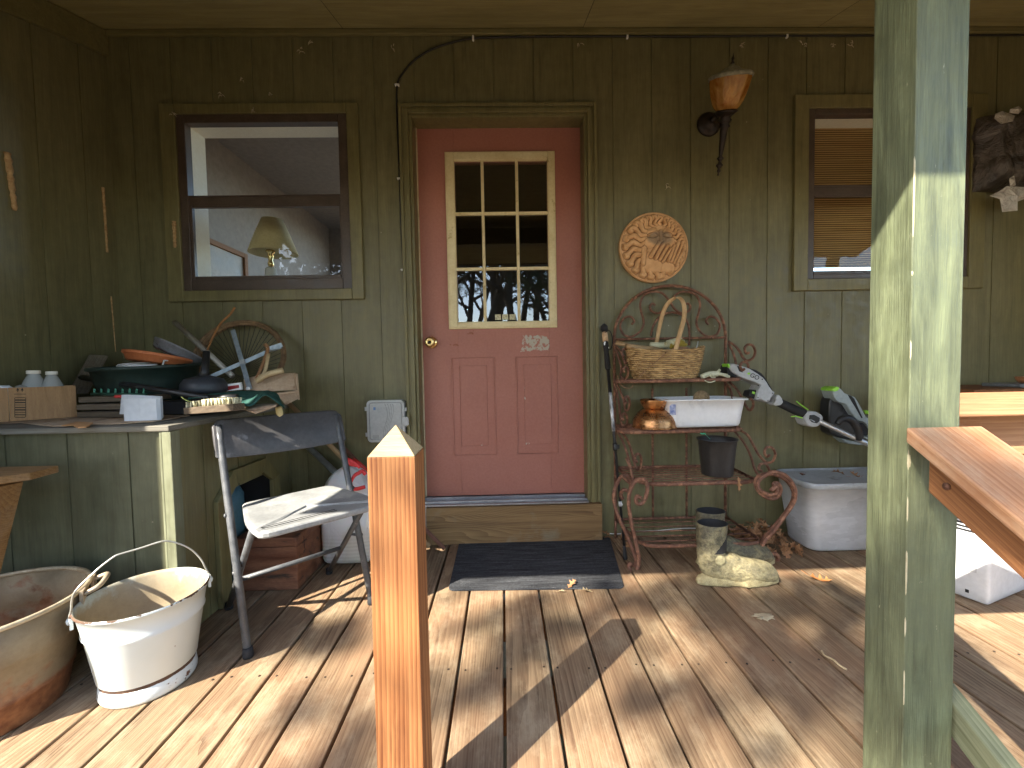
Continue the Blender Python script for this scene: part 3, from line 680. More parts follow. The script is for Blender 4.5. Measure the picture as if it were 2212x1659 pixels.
# ================================================================ wall lantern
def lantern():
    pb = A(R8(715, 905), 2.222); pt = A(R8(832, 208), 2.222)
    base = Vector((pb.x, 2.19, pb.z)); top = A(R8(832, 120), 1.995)
    ax = (top - base).normalized(); L = (top - base).length
    M = ax.to_track_quat('Z', 'Y').to_matrix()
    t = thing("wall_lantern", "torch shaped wall lantern with ribbed amber glass and black iron stem", "lantern", (base.x, 2.24, base.z))
    iron = pm("black_cast_iron", (.012, .009, .008), (.04, .028, .022), 30, .42, .2, metal=.4)
    s = L / .50
    P = lambda l: [(r * s, z * s) for r, z in l]
    mb = MB(); mb.lathe(P([(.0, .0), (.005, .004), (.003, .014), (.010, .022), (.005, .032), (.014, .042), (.018, .048), (.010, .056), (.006, .064), (.012, .072), (.017, .078), (.008, .088), (.009, .095), (.012, .12), (.017, .19), (.018, .205), (.027, .212), (.018, .222), (.024, .232), (.030, .238), (.020, .248), (.028, .256), (.044, .266), (.052, .272), (.044, .279), (.0, .28)]), base, 28, M)
    mb.build("stem", iron, t)
    gz0, gz1 = .277, .405
    k = 48; pr = [(.042, 0), (.056, .10), (.067, .25), (.076, .45), (.083, .68), (.087, .86), (.089, 1.0)]
    mb = MB(); vs = []
    for r, u in pr:
        for j in range(k):
            a = 2*PI*j/k; rr = r * s * (1 + .022 * math.cos(a * 12)); vs.append(M @ Vector((rr*math.cos(a), rr*math.sin(a), (gz0 + (gz1-gz0)*u) * s)) + base)
    fs = [(i*k+j, i*k+(j+1)%k, (i+1)*k+(j+1)%k, (i+1)*k+j) for i in range(len(pr)-1) for j in range(k)]
    mb.add(vs, fs, 0, True)
    q = Mt("amber_glass"); v = q.coord((1, 1, .25), shift=False); n1 = q.noise(v, 34, 4, .6, 1.0)
    q.N.remove(q.bsdf)
    dif = q.n("BsdfTranslucent", {"Color": q.ramp(n1, [(.3, (.62, .20, .02)), (.7, (1.0, .62, .16))])})
    tr = q.n("BsdfTransparent", {"Color": (.95, .55, .14, 1)}); gl = q.n("BsdfGlossy", {"Color": (1, .85, .6, 1), "Roughness": .12})
    bp = q.n("Bump", {"Height": n1, "Strength": .8, "Distance": .008})
    for nd in (dif, gl): q.L.new(bp.outputs[0], nd.inputs["Normal"])
    df = q.n("BsdfDiffuse", {"Color": q.ramp(n1, [(.3, (.55, .17, .02)), (.7, (.95, .52, .12))])}); m0 = q.n("MixShader", {0: .5}); q.L.new(dif.outputs[0], m0.inputs[1]); q.L.new(df.outputs[0], m0.inputs[2])
    m1 = q.n("MixShader", {0: .3}); q.L.new(m0.outputs[0], m1.inputs[1]); q.L.new(tr.outputs[0], m1.inputs[2])
    m2 = q.n("MixShader", {0: q.n("Fresnel", {"IOR": 1.9})}); q.L.new(m1.outputs[0], m2.inputs[1]); q.L.new(gl.outputs[0], m2.inputs[2])
    q.L.new(m2.outputs[0], q.out.inputs[0])
    mb.build("glass_shade", q.m, t)
    mb = MB(); mb.lathe(P([(.0, .29), (.012, .29), (.013, .345), (.019, .36), (.019, .375), (.008, .388), (.0, .39)]), base, 18, M); mb.build("bulb", pm("frosted_bulb", (.7, .66, .55), (.8, .76, .65), 9, .4), t)
    mb = MB(); mb.lathe(P([(.086, .401), (.094, .402), (.096, .411), (.090, .419), (.074, .424), (.045, .432), (.030, .445), (.012, .452), (.009, .458), (.0, .459)]), base, 36, M)
    mb.build("cap", pm("dusty_verdigris_cap", (.14, .13, .09), (.34, .33, .25), 50, .8, .5), t)
    mb = MB(); mb.lathe(P([(.006, .455), (.010, .462), (.004, .470), (.007, .478), (.003, .486), (.0005, .50)]), base, 12, M); mb.build("finial", iron, t)
    pc = A(R8(682, 560), 2.235)
    mb = MB(); Mk = Matrix.Rotation(PI/2, 3, 'X'); mb.lathe([(.062, 0), (.062, .006), (.055, .014), (.040, .022), (.022, .026), (.018, .034), (.0, .036)], (pc.x, YW - .0005, pc.z), 32, Mk); mb.build("wall_plate", iron, t)
    mid = base + ax * (.235 * s)
    mb = MB(); mb.tube(bez([(pc.x, YW - .02, pc.z), (pc.x + .02, YW - .07, pc.z + .012), mid]), .011, 10); mb.build("arm", iron, t)
lantern()

# ================================================================ terracotta face plaque
def plaque():
    Yp = YW - .012
    c = A((1411, 536), Yp); R = (A((1485, 536), Yp).x - A((1337, 536), Yp).x) / 2
    def cap(u, v, a, b, r):
        ax_, ay_ = a; bx, by = b; dx, dy = bx-ax_, by-ay_
        t_ = max(0, min(1, ((u-ax_)*dx + (v-ay_)*dy) / (dx*dx+dy*dy))); d = math.hypot(u-ax_-dx*t_, v-ay_-dy*t_)
        return (max(0, 1 - (d/r)**2))**.5 if d < r else 0
    locks = []
    fcx, fcy, frx, fry = .13, .14, .46, .50
    rl = random.Random(12)
    for i in range(26):
        th = 2*PI*i/26 + .05; d = (math.cos(th), math.sin(th)); n_ = (-d[1], d[0]); s0 = (fcx + frx*.96*d[0], fcy + fry*.96*d[1])
        L = 0
        while math.hypot(s0[0] + d[0]*L, s0[1] + d[1]*L) < .86 and L < 1.2: L += .02
        if L < .1: continue
        sg = 1 if d[0] < .1 else -1; am = .055 * min(1, L / .35); pts = []
        for k in range(9):
            t_ = k/8; off = am * math.sin(2*PI*t_*(1.0 if L < .5 else 1.35)) * sg
            pts.append((s0[0] + d[0]*L*t_ + n_[0]*off, s0[1] + d[1]*L*t_ + n_[1]*off))
        cu_ = pts[-1]; pts += [(cu_[0] + n_[0]*.05*sg, cu_[1] + n_[1]*.05*sg), (cu_[0] + n_[0]*.06*sg - d[0]*.05, cu_[1] + n_[1]*.06*sg - d[1]*.05)]
        locks.append((pts, .075 if L > .3 else .055))
    def H(u, v):
        r = math.hypot(u, v); h = .10 + .04 * (1 - r)
        if r > .94: return .10 + .04 * math.exp(-((r-.965)/.018)**2)
        for pts, w in locks:
            if abs(u - pts[4][0]) > .42 or abs(v - pts[4][1]) > .42: continue
            b = 0
            for p, q_ in zip(pts, pts[1:]): b = max(b, cap(u, v, p, q_, w))
            h = max(h, .12 + .17 * b * min(1, (.955 - r)/.05))
        f = math.hypot((u - fcx)/frx, (v - fcy)/fry)
        if f < 1:
            g = .15 + .20 * math.sqrt(1 - f*f*.9)
            for s_, ex in ((-1, -.08), (1, .37)):
                g += .07 * cap(u, v, (ex - .17*(s_ < 0) - .06*(s_ > 0), .455), (ex + .06*(s_ < 0) + .12*(s_ > 0), .475), .06)
                e = math.hypot((u - ex)/.125, (v - .31)/.062); g += .075*math.sqrt(1 - e*e) if e < 1 else 0
                g -= .06 * math.exp(-((e - 1.22)/.16)**2); g += .05 * cap(u, v, (ex - .1, .40), (ex + .1, .40), .05)
                g += .06 * cap(u, v, (-.17, .10) if s_ < 0 else (.45, .12), (-.10, .12) if s_ < 0 else (.42, .14), .15)
            g += .10 * cap(u, v, (.15, .42), (.16, .15), .05)
            h = max(h, g)
        hd = 0
        for a, b, r_, k_ in (((-.14, -.48), (.02, -.50), .27, .36), ((.30, -.56), (.42, -.54), .22, .34)):
            hd = max(hd, k_ * cap(u, v, a, b, r_) ** .5)
        for a, b, r_, k_ in (((-.35, -.48), (-.31, -.05), .078, .40), ((-.14, -.30), (.09, .09), .066, .47), ((.0, -.34), (.24, .08), .062, .485), ((.12, -.38), (.36, .01), .056, .475), ((.21, -.44), (.43, -.08), .05, .455),
                         ((.37, -.42), (.54, .0), .055, .44), ((.46, -.44), (.66, .08), .055, .45), ((.54, -.48), (.77, .05), .050, .435), ((.59, -.54), (.80, -.12), .045, .41)):
            hd = max(hd, k_ * cap(u, v, a, b, r_) ** .45)
        return max(h, hd)
    N = 190; mb = MB(); idx = {}; vs = []; fs = []
    for j in range(N + 1):
        for i in range(N + 1):
            a, b = i / N * 2 - 1, j / N * 2 - 1     # square to disc
            u = a * math.sqrt(1 - b*b/2); v = b * math.sqrt(1 - a*a/2)
            vs.append(Vector((c.x + u * R, Yp - H(u, v) * R * .58, c.z + v * R)))
    n1 = N + 1
    for j in range(N):
        for i in range(N): fs.append((j*n1+i, j*n1+i+1, (j+1)*n1+i+1, (j+1)*n1+i))
    mb.add(vs, fs, 0, True)
    edge = [i for i in range(n1)] + [j*n1+N for j in range(1, n1)] + [N*n1+i for i in range(N-1, -1, -1)] + [j*n1 for j in range(N-1, 0, -1)]
    ev = [vs[e] for e in edge]; k = len(ev)
    bk = [Vector((p.x, Yp + .008, p.z)) for p in ev]
    mb.add(ev + bk, [(i, (i+1) % k, (i+1) % k + k, i + k) for i in range(k)] + [tuple(range(k, 2*k))], 0, False)
    q = Mt("terracotta_relief"); n_ = q.noise(q.coord(), 30, 5)
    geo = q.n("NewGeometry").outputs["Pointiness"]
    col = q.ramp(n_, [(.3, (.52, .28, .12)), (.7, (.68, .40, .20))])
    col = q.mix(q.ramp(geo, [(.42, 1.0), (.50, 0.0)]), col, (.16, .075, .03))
    pv = q.n("VectorMath", {0: q.n("VectorMath", {0: q.n("TexCoord").outputs["Object"], 1: (R * .12, 0, R * 1.22)}, operation='SUBTRACT').outputs[0], 1: (1/(R*.52), 0, 1/(R*.30))}, operation='MULTIPLY').outputs[0]
    ln = q.n("VectorMath", {0: pv}, operation='LENGTH').outputs["Value"]
    col = q.mix(q.ramp(q.math('ADD', ln, q.math('MULTIPLY', n_, .4)), [(.75, .75), (1.25, 0.0)]), col, (.20, .15, .105))
    q.bump(n_, .15, .002); mt = q.fin(col, .75)
    tag(mb.build("wall_plaque", mt), "round terracotta relief plaque of a face covered by two hands", "plaque")
plaque()

# ================================================================ utility box and cable
def utility():
    Y = YW - .05; l, r = A((793, 905), Y).x, A((874, 905), Y).x; t_, b = A((830, 864), Y).z, A((830, 955), Y).z
    t = thing("utility_box", "pale grey plastic telephone junction box with rounded corners screwed beside the door", "utility box", ((l+r)/2, YW, b))
    g = pm("grey_box_plastic", (.40, .41, .41), (.50, .51, .50), 8, .45, .03, c3=(.34, .33, .30), t3=.66)
    def rr(x0, x1, z0, z1, rad, y):
        pts = []
        for cx_, cz_, a0 in ((x1-rad, z1-rad, 0), (x0+rad, z1-rad, 90), (x0+rad, z0+rad, 180), (x1-rad, z0+rad, 270)):
            for k in range(7):
                a = math.radians(a0 + 15*k); pts.append((cx_ + rad*math.cos(a), y, cz_ + rad*math.sin(a)))
        return pts
    mb = MB(); mb.prism(rr(l+.003, r-.003, b+.003, t_-.003, .02, Y + .012), (0, YW - .001 - Y - .012, 0)); mb.build("back_box", g, t, bevel=.003)
    mb = MB(); mb.prism(rr(l, r, b, t_, .022, Y - .006), (0, .0175, 0)); lid = mb.build("lid", g, t, bevel=.004, seg=3)
    mb = MB(); mb.tube(rr(l+.014, r-.014, b+.014, t_-.014, .014, Y - .0065), .0028, 6, closed=True)
    for k in range(4):
        x = l + .095 + .0105*k; pts = [(x + .012*math.sin((z_*5 + k*.25)) , Y - .0062, t_ - .02 - (t_-b-.05) * z_) for z_ in [i/14 for i in range(15)]]; mb.tube(pts, .0011, 5)
    mb.build("moulded_rib", pm("rib_grey", (.30, .31, .31), (.36, .37, .37), 8, .5), lid)
    for xa, xb, z in ((l - .012, l + .006, t_ - .045), (l - .012, l + .006, b + .04), (r - .004, r + .010, t_ - .052)):
        mb = MB(); mb.box(xa, xb, Y + .002, Y + .016, z - .010, z + .010); mb.build("hinge", g, t, bevel=.0015)
    mb = MB(); za = (t_ + b)/2 + .002; mb.prism(rr(r - .012, r + .022, za - .030, za + .018, .012, Y - .011), (0, .012, 0)); mb.build("latch", g, t, bevel=.002)
    mb = MB(); mb.box(l + .036, l + .047, Y - .0072, Y - .0062, t_ - .051, t_ - .036); mb.build("blue_mark", pm("blue_print", (.10, .20, .42), (.14, .25, .48), 20, .5), lid)
    mb = MB()
    for k in range(3): mb.box(l + .050, l + .078, Y - .0070, Y - .0062, t_ - .040 - .005*k, t_ - .038 - .005*k)
    mb.build("printed_name", W_['galv'], lid); mb = MB()
    for k in range(5): mb.box(l + .028, l + .060, Y - .0070, Y - .0062, b + .020 + .0042*k, b + .0218 + .0042*k)
    mb.build("printed_lines", pm("grey_print", (.22, .22, .22), (.28, .28, .28), 20, .5), lid)
utility()
t = thing("cable", "black cable clipped along the wall top and down beside the door", "cable", A((858, 300), YW))
yc = YW - .006
path = [A(p, yc) for p in ((2212, 69), (2050, 70), (1900, 72), (1820, 76), (1700, 73), (1600, 74), (1480, 79), (1355, 74), (1200, 77), (1090, 80), (1022, 83), (975, 92), (930, 108), (895, 130), (870, 158), (858, 184), (857, 240), (860, 310), (863, 386), (866, 480), (871, 583), (876, 700), (882, 800), (884, 862), (883, 905))]
for p in path[:10]: p.z = min(p.z, ZT_ - .040)
mb = MB(); mb.tube(bez(path, 8), .0048, 8); mb.tube([p + Vector((.010, .001, 0)) for p in bez(path[16:], 6)], .003, 6); mb.build("cord", W_['cable'], t)
cl = MB(); c0 = path[15]; cl.obox(c0, (.011, 0, 0), (0, .006, 0), (0, 0, .005)); cl.lathe([(.0, 0), (.0035, 0), (.003, .004), (.0, .004)], c0 + Vector((-.009, -.005, 0)), 10, Matrix.Rotation(PI/2, 3, 'X'))
k0 = cl.build("cable_clip", pm("nail_clip_white", (.65, .66, .66), (.8, .8, .8), 10, .4), t, bevel=.0015)
for i, rz in ((18, 0), (20, 0), (10, 1), (7, 1), (4, 1)):
    k = k0.copy(); COL.objects.link(k); d = path[i] - c0; k.location = d
    if rz: 
        me = k.data.copy(); 
        o_ = c0 - t.location
        for v in me.vertices:
            dx, dz = v.co.x - o_.x, v.co.z - o_.z; v.co.x, v.co.z = o_.x + dz, o_.z - dx
        k.data = me

# ================================================================ rusty baker's rack
def spiral(c, r0, r1, a0, turns, n=26):        # in picture units round c
    return [(c[0] + (r0 + (r1-r0)*i/n) * math.cos(math.radians(a0 + 360*turns*i/n)), c[1] + (r0 + (r1-r0)*i/n) * math.sin(math.radians(a0 + 360*turns*i/n))) for i in range(n + 1)]
def tr(pts, y0, y1, n=5, key=None):            # picture trace -> world curve, depth eased from y0 to y1 along its length
    L = len(pts); return bez([A(p, y0 + (y1-y0) * (i/(L-1) if key is None else key(i/(L-1)))) for i, p in enumerate(pts)], n)
RK = []
def rack():
    t = thing("bakers_rack", "rusty wrought iron baker's rack with scrolls and an arched back standing right of the door", "rack", (A((1480, 1200), 2.05).x, 2.05, 0))
    rb = .0062; yb = 2.205
    xl, xr = A((1328, 900), yb).x, A((1567, 900), yb).x
    zsp = A((1448, 731), yb).z; R = (xr - xl) / 2; cx = (xl + xr)/2
    arch = [(cx - R*math.cos(PI*i/30), yb, zsp + .0 + R*.93*math.sin(PI*i/30)) for i in range(31)]
    mb = MB(); mb.tube([(xl, yb, .105)] + arch + [(xr, yb, .105)], .0078, 8)
    mb.tube([(xl, yb, zsp), (xr, yb, zsp)], rb, 8)
    for px_ in (1410, 1483):
        x = A((px_, 1000), yb).x; mb.tube([(x, yb, .105), (x, yb, .80)], rb, 8)
    mb.tube([(xl, yb, .105), (xl, yb + .01, .003)], .0075, 8); mb.tube([(xr, yb, .105), (xr, yb + .01, .003)], .0075, 8)
    mb.build("back_frame", W_['rust'], t)
    # scrollwork inside the arch, traced
    S = []
    def mir(p): return (2*1447 - p[0] + 1, p[1])
    big = [R3(*p) for p in ((345, 412), (362, 385), (335, 355), (290, 368), (262, 420), (285, 480), (340, 498), (400, 465), (430, 400), (412, 320), (405, 260), (435, 200), (500, 178), (560, 188), (610, 240), (650, 300), (700, 330), (745, 318), (762, 285), (742, 262), (722, 275))]
    mb = MB(); mb.tube(tr(big, yb - .008, yb - .008), .0058, 8); mb.build("scroll", W_['rust'], t)
    big2 = [mir(p) for p in big]
    mb = MB(); mb.tube(tr(big2, yb + .004, yb + .004), .0058, 8); mb.build("scroll", W_['rust'], t)
    mb = MB(); mb.tube(tr([R3(*p) for p in ((480, 495), (495, 430), (540, 360), (620, 325), (700, 345), (742, 400), (755, 480), (752, 560))], yb, yb), .0058, 8); mb.build("scroll", W_['rust'], t)
    # shelves
    def shelf(zs, yf, wx0, wx1, n, name="shelf", lip=.0):
        mb = MB(); c_ = .09
        mb.tube([(xl, yb, zs), (xl + .0, yb, zs), (wx0 + .005, yf + c_*.6, zs), (wx0 + .03, yf + .015, zs), (wx0 + .08, yf, zs), (wx1 - .08, yf, zs), (wx1 - .03, yf + .015, zs), (wx1 - .005, yf + c_*.6, zs), (xr, yb, zs)], .0085, 8, flat=(0, 0, 1))
        mb.tube([(xl, yb, zs), (xr, yb, zs)], .007, 8)
        for k in range(n):
            y = yf + (yb - yf) * (k + 1) / (n + 1); f = (y - yf) / (yb - yf)
            mb.tube([(wx0 + (xl - wx0)*f + .004, y, zs), (wx1 + (xr - wx1)*f - .004, y, zs)], .0032, 6)
        s_ = mb.build(name, W_['rust'], t); return s_
    z1 = A((1470, 822), 1.985).z; z2 = A(R3(700, 1172), 1.96).z; z3 = A((1500, 1045), 1.875).z; z4 = .108
    shelf(z1, 1.985, A((1332, 825), 2.02).x, A((1610, 818), 2.0).x, 4)
    shelf(z2, 1.96, A((1334, 930), 2.0).x, A((1605, 925), 2.0).x, 5)
    shelf(z3, 1.875, A((1392, 1046), 1.9).x - .02, A((1634, 1040), 1.9).x + .01, 7)
    shelf(z4, 1.86, A((1384, 1190), 1.87).x - .0, A((1645, 1175), 1.9).x, 5)
    RK.extend([z1, z2, z3, z4])
    # side brackets: a pair of S-curves per tier on each side, ending in curls
    def br(pts, y0, y1, r=.0062, key=None):
        mb = MB(); mb.tube(tr(pts, y0, y1, 5, key), r, 8); mb.build("scroll", W_['rust'], t)
    q3 = lambda l: [R3(*p) for p in l]; q4 = lambda l: [R4(*p) for p in l]
    br(q3([(1030, 530), (1075, 560), (1110, 600), (1135, 645), (1165, 668), (1205, 650), (1222, 605), (1205, 562), (1170, 555), (1148, 580), (1158, 615), (1180, 612)]), 2.2, 2.0)
    br(q3([(1032, 545), (1060, 600), (1080, 660), (1090, 720), (1110, 765), (1145, 772), (1172, 735), (1168, 690), (1135, 680), (1115, 705), (1130, 735), (1145, 728)]), 2.2, 2.0)
    br(q3([(1040, 820), (1080, 860), (1110, 900), (1140, 960), (1180, 1020), (1205, 1000), (1208, 960), (1190, 940)]), 2.2, 2.0)
    br(q3([(1015, 830), (1045, 870), (1060, 930), (1072, 1000), (1085, 1080), (1095, 1150)]), 2.2, 2.02)
    br(q3([(1120, 1165), (1170, 1200), (1210, 1270), (1250, 1340), (1300, 1390), (1345, 1385), (1365, 1335), (1345, 1290), (1305, 1285), (1288, 1320), (1305, 1350), (1325, 1340)]), 2.12, 1.9)
    br(q3([(1070, 1165), (1120, 1220), (1165, 1290), (1195, 1360), (1215, 1430), (1250, 1485), (1300, 1490), (1322, 1450), (1300, 1405), (1260, 1405), (1248, 1440), (1270, 1455)]), 2.14, 1.9)
    # left side
    br(q3([(215, 560), (235, 600), (255, 660), (270, 720), (265, 770), (290, 800), (315, 775), (318, 735), (300, 712), (284, 728), (288, 750)]), 2.2, 2.0)
    br(q3([(225, 555), (262, 600), (285, 650), (300, 690), (316, 660), (314, 610), (300, 585), (280, 592), (274, 620), (286, 636)]), 2.2, 2.02)
    br(q3([(222, 830), (240, 900), (255, 980), (262, 1060), (275, 1120), (300, 1128), (312, 1090), (305, 1050), (285, 1045), (275, 1070), (284, 1088)]), 2.2, 2.0)
    br(q3([(235, 825), (265, 890), (290, 960), (300, 1020), (322, 1010), (330, 960), (318, 925), (300, 930), (296, 955), (308, 968)]), 2.2, 2.02)
    br(q3([(240, 1170), (275, 1230), (310, 1320), (330, 1400), (345, 1480), (355, 1530)]), 2.15, 1.9)
    br(q3([(262, 1165), (310, 1225), (340, 1300), (360, 1380), (380, 1440), (405, 1430), (412, 1370), (400, 1335), (378, 1335), (368, 1365), (382, 1390)]), 2.15, 1.92)
    # legs: big curls joined at scroll feet
    def leg(pts, y0, y1, r=.0088):
        mb = MB(); mb.tube(tr(pts, y0, y1, 6), r, 10); mb.build("leg", W_['rust'], t)
    leg(q4([(275, 458), (262, 425), (285, 392), (318, 405), (332, 350), (305, 300), (270, 300), (238, 345), (214, 420), (220, 500), (250, 590), (290, 680), (325, 760), (352, 830), (370, 890), (352, 925), (322, 910), (325, 945), (355, 968)]), 1.98, 1.885)
    leg(q4([(405, 455), (375, 440), (368, 480), (400, 495), (430, 460), (448, 395), (440, 340), (405, 318), (360, 340), (325, 410), (318, 500), (335, 620), (358, 720), (375, 800), (390, 880), (375, 950), (340, 962), (318, 930), (335, 905)]), 1.84, 1.88)
    leg(q4([(1345, 385), (1330, 355), (1360, 350), (1378, 395), (1355, 445), (1300, 455), (1240, 420), (1205, 360), (1220, 305), (1275, 285), (1345, 290), (1420, 330), (1465, 400), (1462, 470), (1420, 545), (1360, 620), (1300, 690), (1250, 745), (1225, 790), (1222, 860), (1240, 885)]), 1.80, 1.97)
    leg(q4([(1310, 400), (1350, 370), (1345, 420), (1285, 425), (1230, 390), (1222, 340), (1260, 300), (1330, 270), (1420, 300), (1478, 390), (1470, 480), (1405, 580), (1330, 680), (1262, 760), (1240, 830), (1290, 850), (1340, 840), (1362, 870), (1340, 908), (1305, 895), (1310, 865), (1335, 868)]), 1.77, 1.94, .0085)
    br(q4([(270, 300), (300, 330), (330, 350), (350, 330), (330, 250), (300, 170)]), 1.93, 2.0)
    return t
rack()
# ================================================================ things on the rack
z1, z2, z3, z4 = RK
def basket():
    Yb = 2.075
    cb = A(R3(580, 800), Yb); cx = cb.x; zb = z1 + .009
    w = (A(R3(850, 700), Yb).x - A(R3(310, 700), Yb).x) / 2; h = A(R3(500, 600), Yb).z - zb
    t = thing("wicker_basket", "split willow basket with a tall bent handle on the rusty rack's top shelf", "basket", (cx, Yb, zb))
    wick = pm("willow_strands", (.17, .085, .03), (.62, .41, .18), 26, .6, .35, stretch=(1, 1, 3), dist=.002, c3=(.20, .11, .04), t3=.62, s3=30)
    mb = MB(); rows = 15; K = 132
    for i in range(rows):
        f = i / (rows - 1); z = zb + .004 + (h - .006) * f; s_ = .80 + .20 * f ** .7
        pts = []
        for j in range(K):
            a = 2*PI*j/K; o = .0032 * math.sin(a * 22 + (PI if i % 2 else 0)) + .001 * noise.noise(Vector((j*.3, i*3.1, 0)))
            lift = .018 * f * abs(math.cos(a)) ** 3
            pts.append((cx + (w*s_ + o) * math.cos(a), Yb + (.098*s_ + o) * math.sin(a), z + lift + .0009 * noise.noise(Vector((j*.5, i*1.7, 5)))))
        mb.tube(pts, .0046, 6, closed=True)
    mb.build("weave", wick, t)
    mb = MB()
    for j in range(22):
        a = 2*PI*(j + .5)/22
        mb.tube([(cx + w*.79*math.cos(a), Yb + .078*math.sin(a), zb + .002), (cx + w*1.0*math.cos(a), Yb + .098*math.sin(a), zb + h + .018*abs(math.cos(a))**3 + .004)], .0042, 5)
    mb.lathe([(w*.79, 0), (w*.79, .004)], (cx, Yb, zb), 40, sy=.098/w)
    mb.build("stake", wick, t)
    mb = MB()
    pts = tr([R3(*p) for p in ((518, 560), (532, 480), (548, 400), (570, 320), (605, 258), (655, 222), (692, 228), (716, 275), (718, 350), (700, 430), (672, 530), (650, 635))], Yb + .075, Yb - .092, 6)
    mb.tube(pts, .011, 10, flat=(1, 0, .1)); mb.build("handle", pm("ash_splint", (.36, .21, .09), (.62, .42, .22), 12, .6, .3, stretch=(3, 3, .5)), t)
    # binding strands round the right end
    mb = MB()
    for k in range(5):
        mb.tube(tr([R3(560 + 6*k, 640 - 4*k), R3(640, 580 + 6*k), R3(735, 575 + 5*k), R3(800, 620 + 3*k), R3(825 - 3*k, 690), R3(800 - 5*k, 745 - 4*k)], Yb - .085, Yb - .03, 6), .0022, 6)
    mb.tube(tr([R3(590, 610), R3(500, 690), R3(420, 760), R3(375, 805)], Yb - .104, Yb - .085, 4), .0022, 6)
    mb.tube(tr([R3(240, 770), R3(262, 830), R3(300, 862), R3(340, 862), R3(355, 838)], Yb - .085, Yb - .10, 5), .0018, 6)
    mb.build("binding", pm("grapevine_binding", (.14, .075, .04), (.32, .18, .10), 30, .8, .3), t)
    # contents
    woodh = pm("worn_tool_handle", (.25, .15, .07), (.46, .31, .16), 12, .6, .2, stretch=(.3, 1, 1))
    g = thing("garden_hoe", "worn wooden tool handles lying across the wicker basket with a hooked steel blade", "garden tool", A(R3(450, 580), Yb))
    mb = MB(); a, b = A(R3(308, 565), Yb - .03), A(R3(560, 590), Yb + .01); mb.tube([a, a.lerp(b, .3), b], [.0125, .011, .010], 12); mb.build("handle", woodh, g)
    mb = MB(); a, b = A(R3(232, 540), Yb + .03), A(R3(420, 585), Yb + .03); mb.tube([a, a.lerp(b, .3), b], [.012, .011, .009], 12); mb.build("handle", woodh, g)
    mb = MB(); mb.tube(tr([R3(760, 608), R3(785, 600), R3(803, 580), R3(812, 555), R3(816, 530)], Yb, Yb - .01, 5), [.004 - .0001*i for i in range(21)], 8); mb.build("blade", W_['galv'], g)
    gl = pm("cotton_work_glove", (.42, .44, .30), (.60, .58, .42), 30, .9, .5, c3=(.30, .22, .03), t3=.52, s3=14)
    def glove(name, label, pts, rads, flat):
        mb = MB()
        for p, r_ in zip(pts, rads): mb.tube(bez(p, 4), [r_ * (1 - .35 * (i / (4*(len(p)-1))) ** 3) for i in range(4*(len(p)-1)+1)], 8, flat=flat)
        o = mb.build(name, gl, sub=1); tag(o, label, "glove")
    Y = Yb - .01; A_ = lambda x, y, d=0: A(R3(x, y), Y + d)
    glove("work_glove", "crumpled cream and mustard work glove in the wicker basket", [[A_(600, 560), A_(660, 540), A_(720, 545)], [A_(600, 555, .02), A_(540, 560, .02), A_(470, 550, .02)], [A_(590, 545, .03), A_(640, 528, .03), A_(705, 515, .03)], [A_(640, 560, -.02), A_(700, 560, -.02), A_(740, 552, -.02)]], (.026, .017, .014, .012), None)
    mb = MB(); r = random.Random(9)
    for k in range(22):
        c = A(R3(r.uniform(620, 780), r.uniform(598, 640)), Yb + r.uniform(-.035, .035)); c.z = zb + h * r.uniform(.86, 1.04)
        mb.obox(c, Vector((r.uniform(-1,1), r.uniform(-1,1), r.uniform(-.5,.5))).normalized() * r.uniform(.006, .016), (0, .008, .002), (0, 0, .005))
    mb.box(cx - w*.5, cx + w*.5, Yb - .05, Yb + .05, zb + .01, zb + h * .8)
    mb.build("plant_label", pm("jumble_of_tags", (.10, .10, .11), (.50, .50, .50), 30, .6, .2), t, bevel=.001)
basket()
# thin gloves beside the basket
mb = MB(); Y = 2.03; r = random.Random(5)
gm = pm("pale_latex_glove", (.45, .46, .32), (.64, .62, .46), 22, .7, .4)
B3 = lambda x, y, d=0: A(R3(x, y), Y + d)
for p, rr_ in (([B3(835, 785), B3(900, 762), B3(960, 762)], .014), ([B3(960, 762), B3(1000, 770), B3(1042, 786)], .008), ([B3(950, 758), B3(990, 765), B3(1028, 772)], .007), ([B3(930, 757, .02), B3(960, 745, .02), B3(972, 730, .02)], .007), ([B3(900, 765), B3(920, 785, -.02), B3(940, 790, -.03)], .007), ([B3(850, 790, -.02), B3(860, 808, -.045), B3(900, 822, -.05), B3(940, 812, -.05)], .003)):
    mb.tube(bez(p, 5), rr_, 8)
tag(mb.build("garden_glove", gm, sub=1), "thin pale glove lying at the right end of the top rack shelf", "glove")
